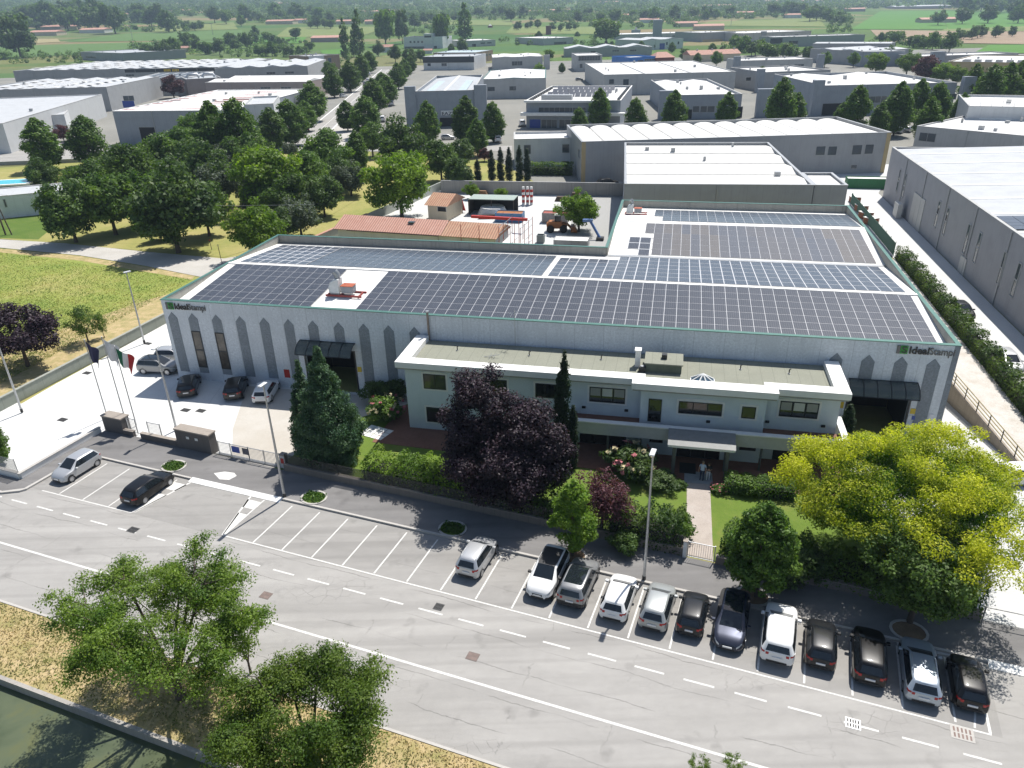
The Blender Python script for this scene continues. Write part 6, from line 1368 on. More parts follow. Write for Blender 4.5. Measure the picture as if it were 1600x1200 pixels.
for k, (u, lab) in enumerate(((818, 'leftmost'), (824.5, 'second'), (830.5, 'third'))):
    p = G(u, 320); r = thing('barrier_stack', 'stack of red and white barriers against the yard wall, %s of three' % lab, 'barrier stack', (p[0], p[1], 0), YB); r['group'] = 'barrier stacks'
    for j in range(6): bx(-.26, .26, -.26, .26, j * .5, j * .5 + .46).build('barrier', RED if j % 2 else COPING, r)
    bx(-.2, .2, -.2, .2, 3.0, 3.5).build('cap', COPING, r)
p = G(720, 328)
for k, (u, v, w_, h_) in enumerate(((752, 303, 3.0, 1.0), (880, 312, 3.2, .9), (900, 308, 2.2, 1.2))):
    g_ = G(u, v + 2); r = thing('timber_pile', ('low brown timber pile by the yard wall left of the barrier stacks', 'low dark scrap timber pile under the yard wall right of the barrier stacks', 'small dark timber pile behind the yellowing yard tree')[k], 'timber pile', (g_[0], g_[1], .02), YB)
    for j in range(4): MB().box(-w_ / 2 + .1 * j, w_ / 2 - .15 * j, -.8 + .1 * j, .8 - .1 * j, j * h_ / 4, (j + 1) * h_ / 4 - .04).build('plank', plain('old_timber', (.09, .065, .045), .95, 0, .4, 3) if k else plain('brown_timber', (.22, .13, .07), .95, 0, .3, 3), r)
p = G(770, 336); r = thing('spoil_heap', 'pale heap of spoil beside the black shed', 'heap', (p[0], p[1], 0), 0); MB().lathe([(3.0, 0), (2.2, 1.6), (1.2, 1.5), (.3, 1.7)], 14).build('heap', M_CONC3, r, smooth=60); bx(-2.6, 2.0, -2.9, -2.7, 0, .8).build('board', BARK, r)
p = G(727, 332); r = thing('red_tarp', 'red sheeted pole beside the ruined hut', 'tarpaulin', (p[0] - 1, p[1], 0), YB); MB().tube([(0, 0, 0), (.1, 0, 3.2)], .08, 6).build('pole', STEEL, r); MB().vprism([(-.5, .6), (1.1, .4), (.4, 3.0), (-.1, 3.2)], -.15, .15).build('sheet', RED, r)
for k, (u, v) in enumerate(((1335, 316), (1345, 330), (1352, 341), (1360, 350))):
    p = G(u, v); r = thing('pallet_stack', '%s rusty brown pallet stack from the far end in the lane behind the factory corner' % ('first', 'second', 'third', 'fourth')[k], 'pallet stack', (p[0], p[1], 0), YB + .2 * k); r['group'] = 'pallet stacks by the lane'
    for j in range(5): bx(-.9, .9, -.9, .9, j * .22, j * .22 + .15).build('pallet', plain('rusty_wood', (.26, .11, .06), .9, 0, .3), r)
    bx(-.95, .95, -.95, .95, 1.11, 1.17).build('top_sheet', COPING, r)
# left: white cottage with a pool cover, track, distant roads
hs = bldw('house', 'white cottage with a small dark window at the left picture edge', G(-30, 345), R_(22), 16, 9, 4.2, stained('limewash', (.70, .71, .72), .85), RL, 'flat', cat='cottage', par=.05, wins=[('w', 5, 312, 11, 323)])
pl = thing('pool', 'raised blue swimming pool with pale rim at the left picture edge', 'pool', tuple(G(10, 285, 3)) + (0,), R_(10)); MB().box(-11, 5, -2, 4, 0, 2.6).build('tank', plain('pool_side', (.12, .2, .28), .6, 0, .2), pl); MB().box(-11.3, 5.3, -2.3, 4.3, 2.601, 2.9).build('rim', COPING, pl); bx(-10.6, 4.4, -1.5, 3.5, 2.901, 2.93).build('water', plain('pool_water', (.03, .50, .60), .1, 0, .05), pl)
sheet('gravel_track', GP([(-200, 372), (0, 374), (100, 380), (225, 393), (350, 404), (372, 400), (352, 440), (305, 431), (225, 415), (125, 399), (0, 387), (-200, 384)]), .01, M_TRACK)
sheet('meadow', [*GP([(-300, 390), (0, 389), (125, 401), (225, 417), (305, 433)]), bw(-13, 20), bw(-18, 14), bw(-30, -8), bw(-60, -40), bw(-120, -30)], -.03, M_MEADOW)
sheet('dry_border', [*GP([(0, 388), (125, 400), (225, 416), (305, 431), (300, 437), (225, 424), (125, 407), (0, 394)])], -.022, M_DRYG)
sheet('lush_patch', GP([(-200, 365), (0, 372), (60, 374), (95, 345), (85, 325), (0, 345), (-200, 350)]), .005, M_LUSH)
sheet('grove_ground', GP([(-200, 371), (0, 373), (350, 402), (470, 365), (560, 310), (580, 235), (300, 242), (0, 262), (-200, 275)]), -.01, M_GROVE)
sheet('cross_street', [G(-250, 234), G(280, 232), G(480, 228), G(800, 228), G(800, 236), G(480, 237), G(280, 243), G(-250, 262)], .02, asphalt('far_asphalt', .33, .0, .1))
dk = thing('street_wall', 'low grey wall along the cross street behind the two left street trees', 'wall', tuple(G(-60, 261)) + (0,), math.atan2(*(G(190, 251) - G(-60, 261))[::-1])); bx(0, 62, 0, .2, 0, .9).build('wall', WC, dk); bx(0, 62, -.02, .22, .901, .97).build('coping', WCL, dk)
# industrial estate ground
sheet('estate_ground', [(-420, 215), (-60, 222), (-10, 222), (18, 130), (45, 112), (260, 110), (420, 420), (430, 820), (-100, 900), (-420, 760)], -.03, ground_mat('estate_paving', (.19, .19, .175), (.25, .245, .22), (.30, .29, .26), .03, .3, 2, .95, .1))
sheet('avenue', [(-63.5, 226), (-56.0, 226), (-75.5, 560), (-84.5, 560)], .02, asphalt('far_asphalt', .33)); sheet('avenue_paving', [(-56, 226), (-47, 226), (-64, 560), (-75.3, 560)], .015, M_TRACK)
for s in (-1, 1):
    a0 = np.array([-63.6 if s < 0 else -55.9, 226]); a1 = np.array([-84.6 if s < 0 else -75.4, 560]); dd = (a1 - a0) / np.linalg.norm(a1 - a0); nn = np.array([-dd[1], dd[0]])
    struct('avenue_kerb', MB().prism([a0 - nn * .2, a1 - nn * .2, a1 + nn * .2, a0 + nn * .2], 0, .12), COPING)
m_ = MB(); m_.quad((-59.9, 226, .03), (-59.7, 226, .03), (-79.8, 560, .03), (-80.0, 560, .03)); struct('avenue_line', m_, LINE)
# ------------------------------------------------------------------ trees close by, each grown for its place
def open_tree(key, R, H, fork, nl, ntw, ls, nleaf, mat, seed, bark=BARK, tr=.2, rise=(.35, 1.0), flat=.5, sr=(.55, .95), lean=(0, 0), tipf=None):
    rng = np.random.default_rng(seed); mb = MB(); cl = []
    top = Vector((lean[0], lean[1], fork)); mb.tube([(0, 0, -.2), (0, 0, .3), (lean[0] * .5, lean[1] * .5, fork * .55), top], [tr * 1.5, tr * 1.05, tr * .9, tr * .8], 9)
    for i in range(nl):
        a = 2 * math.pi * (i + rng.uniform(-.25, .25)) / nl; el = rng.uniform(*rise); q = rng.uniform(.55, .8) * R
        e = Vector((math.cos(a) * q * math.cos(el * .9) + lean[0], math.sin(a) * q * math.cos(el * .9) + lean[1], fork + (H - fork) * (.35 + .55 * el)))
        m1 = top.lerp(e, .4) + Vector((0, 0, .35 * (1.2 - el))); pts = [top - Vector((0, 0, .25)), m1, top.lerp(e, .75) + Vector((0, 0, .1)), e]
        mb.tube(pts, [tr * .55, tr * .4, tr * .25, tr * .1], 6)
        for k in range(ntw):
            f = rng.uniform(.35, 1.0); b0 = pts[1].lerp(pts[3], f); d = Vector(rng.normal(size=3)); d.z = abs(d.z) * .6 - .25; d.normalize()
            o = (b0 - top); o.z = 0; d = (d + o.normalized() * .8).normalized(); e2 = b0 + d * R * rng.uniform(.18, .42); e2.z = min(e2.z, H - .3)
            mb.tube([b0, b0.lerp(e2, .5) + Vector((0, 0, .12)), e2], [tr * .13, tr * .08, tr * .03], 4)
            for q2 in (.6, 1.0):
                c = b0.lerp(e2, q2); cl.append((c.x, c.y, c.z, rng.uniform(*sr)))
    cl = np.array(cl); per = nleaf / np.sum(cl[:, 3] ** 2)
    P, D, I = clump_leaves(rng, cl, per, flat, .1)
    r_ = np.hypot(P[:, 0] - cl[I, 0], P[:, 1] - cl[I, 1]); P[:, 2] -= .25 * r_ ** 2
    tip = rng.uniform(0, .8, len(cl))[I] + rng.uniform(-.15, .2, len(P))
    if tipf is not None: tip = tipf(P, D, rng, R, H, H * .6, H * .4)
    keep = P[:, 2] > .3
    me = leaf_object('crown', P[keep], D[keep], ls, mat, rng, tip[keep], .5, .5)
    o = mb.build('trunk', bark, smooth=60); tm = o.data; bpy.data.objects.remove(o)
    PROTO.setdefault(key, []).append((tm, me, H, R))
open_tree('locust_a', 6.3, 8.3, 1.5, 10, 14, .14, 84000, L_LOC, 41, tr=.24, sr=(.6, 1.1), rise=(.1, 1.0))
open_tree('locust_b', 4.2, 8.2, 1.8, 10, 14, .14, 95000, L_LOC, 42, tr=.2, sr=(.6, 1.05), rise=(.05, 1.0))
open_tree('sparse', 1.9, 4.2, 1.0, 5, 6, .14, 2600, L_LOC, 43, tr=.07, sr=(.25, .45), rise=(.6, 1.2))
place_tree('locust_a', 0, G(283, 1092), 6.3, 8.3, 'big feathery locust tree on the dry canal verge, left of its smaller twin', name='locust_tree', rz=.6)
place_tree('locust_b', 0, G(497, 1232), 4.1, 8.2, 'dense feathery locust tree at the bottom edge on the dry canal verge', name='locust_tree', rz=2.0)
place_tree('sparse', 0, G(392, 1052), 1.9, 4.4, 'thin yellowish sapling between the two locust trees', name='sapling', rz=1.0)
for u, lab in ((1092, 'left of two shrub tips poking up at the bottom edge'), (1143, 'right of two shrub tips poking up at the bottom edge')): p = G(u, 1222); place_tree('sparse', 0, (p[0], p[1], 0), .8, 1.6, lab, name='shrub', rz=u * .1)
def plum_highlight(P, D, rng, R, H, zc, az): return .25 + .25 * D[:, 2] + rng.uniform(-.2, .45, len(P))  # leaves atop each clump coloured paler, a painted lilac highlight
make_proto('plum', 'round', 4.9, 10.6, (.05), 250, .21, 105000, L_PLUM, 51, cr=.2, tipf=plum_highlight, lobes=[(-1.9, .3, 6.0, 2.9, 4.9), (1.8, -.4, 5.3, 3.0, 4.6), (-1.0, -.6, 3.8, 3.9, 3.4), (1.0, -.8, 3.6, 4.1, 3.2)], tr=.28, upw=.5)
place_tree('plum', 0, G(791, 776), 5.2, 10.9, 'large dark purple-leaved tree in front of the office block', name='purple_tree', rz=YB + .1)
make_proto('conifer', 'cone', 3.3, 10.0, .03, 300, .17, 75000, L_CON, 52, cr=.24, upw=.25, tr=.22); make_proto('conifer', 'cone', 1.6, 8.5, .03, 160, .19, 18000, L_CON, 53, cr=.3, tr=.14)
b_ = G(521, 722); place_tree('conifer', 0, b_, 3.1, topz(519, 538, b_), 'broad dark cone-shaped conifer behind the mesh fence by the sliding gate', name='conifer', rz=1.0)
b_ = G(487, 706); place_tree('conifer', 1, b_, 1.7, topz(481, 560, b_), 'narrow conifer tucked against the left side of the broad one', name='conifer', rz=.3)
for i, (u, v, vt, R, lab) in enumerate(((880, 728, 546, .62, 'tallest slim cypress rising in front of the office windows'), (872, 728, 580, .5, 'second slim cypress pressed to the left of the tallest one'), (894, 733, 632, .55, 'shortest slim cypress right of the tallest by the balcony end'))):
    b_ = G(u, v); place_tree('cypress', i, b_, R, topz(u - 3, vt, b_), lab, 'cypresses before the office', 'cypress')
b_ = bw(65.3, -3.5); place_tree('cypress', 0, b_, .7, 4.6, 'small pointed cypress at the right corner of the office by the gate', None, 'cypress')
make_proto('limey', 'oval', 1.75, 6.2, (.16), 130, .18, 15000, L_LIME, 54, cr=.27, upw=.5); p = st(-11.45, 39.75); place_tree('limey', 0, p, 1.8, 6.4, 'small bright green tree in a pavement pit behind the white crossover', name='tree')
make_proto('kerbtree', 'oval', 2.4, 7.2, .14, 170, .21, 28000, L_STREET, 55, cr=.26, upw=.5); p = st(.75, 39.8); place_tree('kerbtree', 0, p, 2.35, 7.4, 'dark green pavement tree behind the dark blue saloon, by the garden gate', name='tree')
make_proto('kerbtree2', 'round', 3.3, 7.6, .14, 150, .22, 36000, L_MID, 56, cr=.24, upw=.5); p = st(9.7, 40.6); place_tree('kerbtree2', 0, p, 3.4, 7.2, 'dense green pavement tree below the golden tree, above the silver-blue estate', name='tree')
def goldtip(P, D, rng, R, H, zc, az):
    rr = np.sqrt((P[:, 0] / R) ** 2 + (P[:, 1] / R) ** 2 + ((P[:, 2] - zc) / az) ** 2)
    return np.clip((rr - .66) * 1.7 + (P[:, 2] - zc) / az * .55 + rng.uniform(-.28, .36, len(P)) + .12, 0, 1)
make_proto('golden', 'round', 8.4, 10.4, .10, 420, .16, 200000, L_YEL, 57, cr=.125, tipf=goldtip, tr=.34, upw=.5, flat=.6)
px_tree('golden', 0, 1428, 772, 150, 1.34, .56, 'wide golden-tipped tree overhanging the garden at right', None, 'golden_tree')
make_proto('vase', 'round', 2.2, 4.6, .22, 80, .15, 7500, L_PLUM2, 58, cr=.24, upw=.6, lobes=[(0, 0, 3.2, 2.1, 1.5), (-.5, 0, 2.2, 1.3, 1.4), (.6, 0, 2.4, 1.4, 1.5)], tr=.1)
place_tree('vase', 0, G(940, 830), 2.7, 5.4, 'wine-red vase-shaped shrub on the lawn left of the lamp post', name='purple_shrub')
make_proto('redthin', 'round', 3.3, 6.2, .2, 90, .24, 14000, L_PLUM, 59, cr=.26, tr=.14); b_ = G(44, 572); place_tree('redthin', 0, b_, 4.9, 7.2, 'dark purple-leaved tree in the dry meadow at the left edge', name='purple_tree', rz=2)
make_proto('thin', 'round', 1.8, 4.4, .06, 34, .2, 2600, L_MID, 60, cr=.3, tr=.08); b_ = G(138, 534); place_tree('thin', 0, b_, 2.0, 4.9, 'thin see-through sapling in the dry meadow beside the purple tree', name='sapling'); b_ = G(163, 527); place_tree('thin', 0, b_, .9, 3.4, 'smallest wispy sapling nearest the boundary wall', name='sapling', rz=2)
px_tree('street', 0, -16, 690, 20, 3.0, .55, 'tree of which only a sliver shows at the left edge above the low white wall')
# shrubs and hedges of the garden
FLOW = plain('pink_blossom', (.40, .12, .13), .7, 0, .3, 9); FLOWC = plain('cream_blossom', (.42, .36, .20), .7, 0, .2, 9)
def bush(u, v, R, H, lab, var=0, flowers=None, nm='shrub'):
    r = place_tree('bush', var, G(u, v), R, H, lab, None, nm)
    if flowers:
        rng = np.random.default_rng(int(u)); n = 26; d = sph(rng, n); d[:, 2] = np.abs(d[:, 2]); tm, me, H0, R0 = PROTO['bush'][var]
        for mt, sel in zip(flowers, np.array_split(np.arange(n), len(flowers))):
            P = np.concatenate([d[sel] * (R0 * .95, R0 * .95, H0 * .45) + (0, 0, H0 * .52) + rng.normal(size=(len(sel), 3)) * .05 for _ in range(5)]); m2 = leaf_object('blossom', P, np.concatenate([d[sel]] * 5), .26, mt, rng, None, .4, .8)
            o = bpy.data.objects.new('blossom', m2); C.objects.link(o); o.parent = r
    return r
bush(604, 655, 1.9, 2.5, 'rounded hydrangea bush with fading pink heads left of the office corner', 0, [FLOWC, FLOWC, FLOW]); bush(588, 628, 1.6, 2.4, 'dark green shrub behind the hydrangea bush', 1); bush(625, 622, 1.3, 2.2, 'dark shrub in the shade between factory wall and office corner', 1)
bush(985, 740, 2.3, 2.6, 'dark rhododendron with pink and cream blossoms before the porch', 1, [FLOW, FLOWC, FLOWC]); bush(1034, 762, 1.5, 1.3, 'low dark rounded bush left of the paved path', 1); bush(1062, 762, .6, .7, 'small reddish plant at the left edge of the paved path', 1); bush(1124, 768, .8, .7, 'small clump of pink flowers at the right edge of the paved path', 0, [FLOW])
bush(1165, 768, 1.3, 1.3, 'bright yellow-green low bush in front of the clipped hedge right of the path', 0); bush(1238, 905, 2.2, 3.2, 'tall dark shrub between the pavement tree and the golden tree', 1); bush(1055, 838, 1.6, 2.3, 'loose yellow-green shrub left of the garden gate', 0); bush(975, 862, 1.2, 1.8, 'dark shrub under the wine-red bush at the wall', 1)
bush(668, 757, 1.5, 2.2, 'grey-green shrub between hedge and purple tree', 0); bush(640, 742, 1.3, 2.0, 'mixed green shrub at the middle of the front hedge', 1)
hedge('mixed yellow-green hedge inside the mesh fence right of the conifers', [st(-29.6, 43.7), st(-24, 43.6), st(-18.6, 43.6)], 2.2, 2.5, 111, wob=.22, mat=L_LIME)
hedge('green hedge under the purple tree along the garden wall', [st(-18.4, 43.4), st(-14, 43.3), st(-11.8, 43.2)], 1.8, 2.1, 112, wob=.2); hedge('dark clipped hedge at the wall between the wine-red shrub and the garden gate', [st(-9.6, 43.3), st(-4.8, 43.3)], 2.0, 2.6, 113, wob=.14)
hedge('dark hedge along the wall below the golden tree', [st(-1.6, 43.3), st(5, 43.2), st(13.4, 43.1)], 2.0, 2.4, 114, wob=.2, mat=L_STREET); hedge('clipped dark green hedge before the porch right of the path', [bw(55.6, -10.9), bw(60.5, -11.1)], 1.6, 1.2, 115, wob=.08, mat=L_STREET)

# ------------------------------------------------------------------ the grove, the avenue and the estate trees
grove = [('round', 0, 262, 318, 58, 'largest dark tree of the grove, casting the big shadow toward the gravel track'), ('round', 3, 318, 322, 36, 'dark tree joined to the right flank of the largest grove tree'), ('round', 2, 225, 300, 40, 'olive tree joined to the left flank of the largest grove tree'), ('round', 3, 285, 232, 32, 'mid green tree in the back row of the grove before the white warehouse wall'), ('grey', 0, 247, 352, 20, 'small grey-green tree at the foot of the largest grove tree, by the track'), ('round', 3, 140, 285, 30, 'mid green tree behind the leftmost grove trees'), ('round', 2, 186, 262, 30, 'olive tree in the second row at the left of the grove'), ('grey', 0, 340, 285, 34, 'dark tree between the largest grove tree and the broad yellow-green one'), ('round', 3, 300, 205, 26, 'green tree at the right of the doorway of the red-striped warehouse'), ('round', 2, 382, 235, 32, 'dark tree behind the broad yellow-green tree'), ('round', 2, 432, 305, 30, 'olive tree at the right foot of the broad yellow-green tree'), ('round', 3, 480, 270, 36, 'green tree in the right half of the grove'), ('round', 0, 530, 262, 28, 'dark tree left of the grey-green one nearest the ruined hut'), ('round', 1, 430, 350, 26, 'dark shrub-like tree right of the bright feathery one'), ('round', 2, 345, 225, 30, 'olive tree beneath the tall ones at the red-striped warehouse'), ('round', 3, 580, 215, 24, 'green tree at the right verge of the avenue near end'), ('round', 1, 104, 325, 37, 'leftmost round tree of the grove, nearest the lush grass patch'), ('round', 2, 166, 308, 42, 'olive-green tree between the leftmost and the largest grove tree'),
 ('round', 3, 208, 262, 34, 'mid green tree behind the largest grove tree on its left'), ('round', 2, 248, 240, 34, 'tree at the back of the grove toward the red-striped warehouse'), ('round', 0, 66, 270, 20, 'lone small tree near the blue pool'), ('round', 3, 114, 281, 17, 'small bright bush tree right of the lone tree near the pool'),
 ('grey', 0, 352, 248, 28, 'grey-green tree at the centre back of the grove'), ('street', 0, 333, 208, 30, 'tall tree against the red-striped warehouse front, left one'), ('street', 1, 372, 205, 32, 'tall tree against the white office end of the red-striped warehouse'), ('round', 0, 322, 262, 38, 'dark tree right of the largest grove tree, behind it'),
 ('lime', 0, 411, 272, 50, 'broad yellow-green tree in the middle of the grove'), ('grey', 0, 400, 306, 28, 'silvery shrub-like tree in front of the broad yellow-green tree'), ('lime', 1, 402, 353, 42, 'bright feathery tree touching the factory left parapet'), ('grey', 0, 466, 333, 33, 'grey-green low tree by the red-coped wall, beside the parapet corner'),
 ('round', 3, 452, 303, 33, 'green tree right of the silvery one'), ('round', 1, 503, 302, 30, 'dark green tree left of the red-coped wall'), ('grey', 0, 546, 276, 27, 'grey-green tree nearest the bright tree by the ruined hut'), ('round', 3, 508, 240, 38, 'large mid green tree where the avenue meets the grove'),
 ('street', 2, 556, 235, 20, 'upright tree at the near end of the avenue on its right'), ('grey', 0, 454, 232, 13, 'small grey bush beside the near end of the avenue'), ('round', 2, 408, 235, 20, 'small fresh tree behind the broad yellow-green tree'), ('round', 0, 285, 260, 34, 'blackish tree directly behind the largest grove tree'),
 ('lime', 0, 623, 280, 54, 'big bright green tree standing by the ruined hut behind the factory'), ('round', 0, 628, 222, 40, 'broad dark tree right of the avenue near end'), ('round', 3, 688, 247, 30, 'round tree with a clear trunk on the dry grass by the cypress row'), ('round', 1, 716, 268, 24, 'dark low tree by the cypress row'), ('round', 1, 722, 236, 20, 'dark tree behind the round clear-trunked one'),
 ('lime', 1, 737, 296, 13, 'small fresh sapling left of the cypress row at the yard wall'), ('lime', 0, 784, 302, 11, 'smallest fresh sapling behind the black shed'), ('redleaf', 0, 757, 240, 10, 'small reddish tree behind the cypress row'), ('lime', 1, 905, 325, 33, 'yellowing tree above the wheel loader in the builder yard')]
for k, v_, u, v, hw, lab in grove: px_tree(k, v_, u, v, hw, {'round': 2.05, 'grey': 1.85, 'lime': 1.95, 'street': 3.1, 'redleaf': 2.0}[k], .56, lab, 'trees of the grove and yards')
for i, (u, v, lab) in enumerate(((747, 292, 'first'), (769, 291, 'second'), (783, 291, 'third'), (796, 292, 'fourth'), (812, 293, 'fifth'), (824, 293, 'sixth'))):
    b_ = G(u, v); place_tree('cypress', i, b_, .95, topz(u, (248, 233, 229, 229, 226, 231)[i], b_), '%s dark slim cypress from the left in the row behind the yard wall' % lab, 'cypress row behind the yard', 'cypress')
hedge('square clipped hedge in front of the small white office', [G(828, 272), G(893, 273)], 3.0, 2.6, 121, ls=.3, dens=45, wob=.05)
hedge('hedge with a round end between the taupe lane and the grey hall', [G(1392, 188), G(1445, 190)], 4, 3.0, 122, ls=.4, dens=26, mat=L_STREET)
av = []
for side, L in (('left', [(424, 201, 28), (452, 190, 30), (487, 157, 26), (477, 180, 20), (520, 128, 19), (546, 118, 20), (565, 105, 17), (577, 96, 14)]), ('right', [(541, 180, 20), (571, 181, 28), (583, 150, 24), (604, 140, 20), (597, 131, 16), (621, 118, 17), (632, 107, 13), (641, 100, 11)])):
    for i, (u, v, hw) in enumerate(L): px_tree('street', i, u, v, hw * .88, 2.35, .52, '%s street tree from the near end in the avenue row on the %s' % (('first', 'second', 'third', 'fourth', 'fifth', 'sixth', 'seventh', 'eighth')[i], side), 'avenue trees')
est = [(62, 222, 24, 'left of two round street trees before the white hall at left'), (134, 216, 24, 'right of two round street trees before the white hall at left'), (667, 190, 20, 'street tree left of the skylit hall doorway'), (700 + 28, 186, 22, 'street tree right of the skylit hall doorway'), (770, 188, 18, 'second street tree right of the skylit hall doorway'), (745, 212, 17, 'nearer street tree below the skylit hall'),
 (937, 168, 18, 'tall dark street tree before the solar-roofed office'), (993, 181, 17, 'street tree left of the white towered hall'), (1054, 173, 19, 'street tree before the left tower of the white towered hall'), (1137, 172, 16, 'street tree before the right tower of the white towered hall'), (905, 191, 14, 'low street tree before the blue door of the solar-roofed office'),
 (1222, 160, 22, 'tall clump tree by the left tower of the wide grey factory'), (1245, 172, 15, 'shorter tree against the left tower of the wide grey factory'), (1340, 168, 19, 'first tree along the wide grey factory front'), (1405, 166, 20, 'second tree along the wide grey factory front'), (1437, 157, 17, 'tall third tree along the wide grey factory front'), (1466, 160, 16, 'fourth tree along the wide grey factory front'),
 (1375, 187, 14, 'nearer low tree below the wide grey factory'), (1452, 187, 18, 'bushy tree at the lane bend below the wide grey factory'), (1316, 182, 12, 'small tree before the wide grey factory doorway'), (1503, 172, 13, 'narrow tree at the right tower of the wide grey factory'), (1521, 134, 16, 'first tree of the right-hand row beyond the right tower'), (1548, 138, 18, 'second tree of the right-hand row beyond the right tower'), (1574, 134, 17, 'third tree of the right-hand row beyond the right tower'), (1598, 128, 18, 'last tree of the right-hand row at the picture edge')]
for i, (u, v, hw, lab) in enumerate(est): px_tree('street', i, u, v - 2, hw * 1.04, 3.1 if i > 1 else 2.4, .57, lab, 'trees between the estate buildings')
for i, (u, v, hw, lab) in enumerate(((705, 76, 6, 'small dark tree at the right foot of the tall white office'), (722, 71, 9, 'round tree before the pale angular hall'), (776, 95, 6, 'left of three small trees before the raised corner block'), (789, 97, 6, 'middle of three small trees before the raised corner block'), (803, 96, 5, 'right of three small trees before the raised corner block'), (640, 90, 11, 'broad tree at the far head of the avenue, right side'), (657, 86, 8, 'tree left of the black-fronted hall'), (617, 84, 10, 'tree above the far head of the avenue'), (590, 76, 9, 'dark bushy tree right of the tall poplars'), (878, 106, 6, 'dark narrow tree at the gate of the glazed-front office'), (1002, 72, 6, 'dark tree left of the dark blue shed door'), (1050, 74, 6, 'dark tree right of the dark blue shed door'), (1021, 71, 5, 'small dark tree before the arched shed'), (1113, 77, 7, 'light green tree before the ochre annex'), (1128, 79, 5, 'small green tree right of the ochre annex'), (1120, 92, 9, 'dark tree in front of the long terracotta house'), (1090, 92, 7, 'dark low tree at the left of the long terracotta house'), (1190, 118, 10, 'bushy tree between the white towered hall and the grey hall behind'), (1290, 92, 9, 'dark tree by the gatehouse-fronted hall'), (1335, 93, 8, 'narrow dark tree before the gatehouse-fronted hall'), (1390, 85, 9, 'olive tree beside the pale corrugated shed'), (842, 58, 7, 'dark tree left of the rounded hall'), (902, 56, 5, 'narrow dark tree right of the rounded hall'), (515, 112, 12, 'green tree left of the brown and white block'), (455, 108, 9, 'dark tree behind the sawtooth shed roof'), (1262, 84, 8, 'dark tree above the low white-strip roofed hall'))):
    px_tree('street' if hw < 8 else 'round', i, u, v, hw, 2.3, .5, lab, 'small trees of the far estate')
px_tree('redleaf', 0, 96, 205, 11, 1.8, .6, 'small red-leaved tree between the two street trees at left'); px_tree('redleaf', 0, 1450, 106, 17, 1.9, .55, 'purple-leaved tree among green ones in the upper right'); px_tree('redleaf', 0, 268, 133, 15, 1.9, .55, 'brownish tree beside the red-striped warehouse back corner')
for i, (u, v, hw, lab) in enumerate(((1371, 96, 14, 'rounded tree left of the dark grey tower blocks at upper right'), (1420, 96, 15, 'yellow-green tree left of the purple-leaved one at upper right'), (1474, 112, 14, 'bright round tree right of the purple-leaved one'), (1495, 116, 12, 'second bright round tree right of the purple-leaved one'), (858, 84, 8, 'bright round tree beside the glazed-front office'), (842, 106, 8, 'golden clipped tree on the lane below the glazed-front office'))): px_tree('lime', i, u, v, hw, 1.9, .55, lab, 'bright trees of the estate')
# farther single trees, standing on the rising plain
big = [('far', 0, 33, 68, 22, 2.1, 'big leaning round tree at the left before the green field'), ('far', 1, 947, 50, 22, 1.7, 'huge dark round tree standing alone behind the rounded hall'), ('farpop', 0, 541, 68, 8, 6.6, 'leftmost dark poplar above the avenue head'), ('farpop', 1, 553, 72, 6, 5.6, 'paler poplar between the two dark ones'), ('farpop', 0, 563, 60, 10, 6.0, 'tall twin poplar right of the pale one'),
 ('far', 1, 603, 46, 17, 3.2, 'tall broad tree left of the white office at top'), ('far', 0, 629, 46, 11, 4.2, 'tall dark tree just left of the white office at top'), ('far', 1, 690, 50, 14, 3.6, 'tall tree behind the white office, left one'), ('farpop', 1, 727, 42, 12, 4.2, 'tall tree behind the white office, right one'), ('far', 0, 1070, 87, 9, 1.9, 'dark round tree left of the long terracotta house'), ('far', 2, 1465, 31, 9, 2.0, 'round tree beside the red farm in the bright field'), ('far', 1, 1503, 28, 10, 2.0, 'triangular dark tree in the bright field'), ('far', 0, 1543, 27, 11, 1.8, 'round dark tree in the bright field'), ('far', 3, 1590, 27, 11, 1.8, 'rightmost round tree in the bright field')]
for k, v_, u, v, hw, hr, lab in big: px_tree(k, v_, u, v, hw, hr, .5, lab, 'tall far trees', far=True)
rg = np.random.default_rng(77)
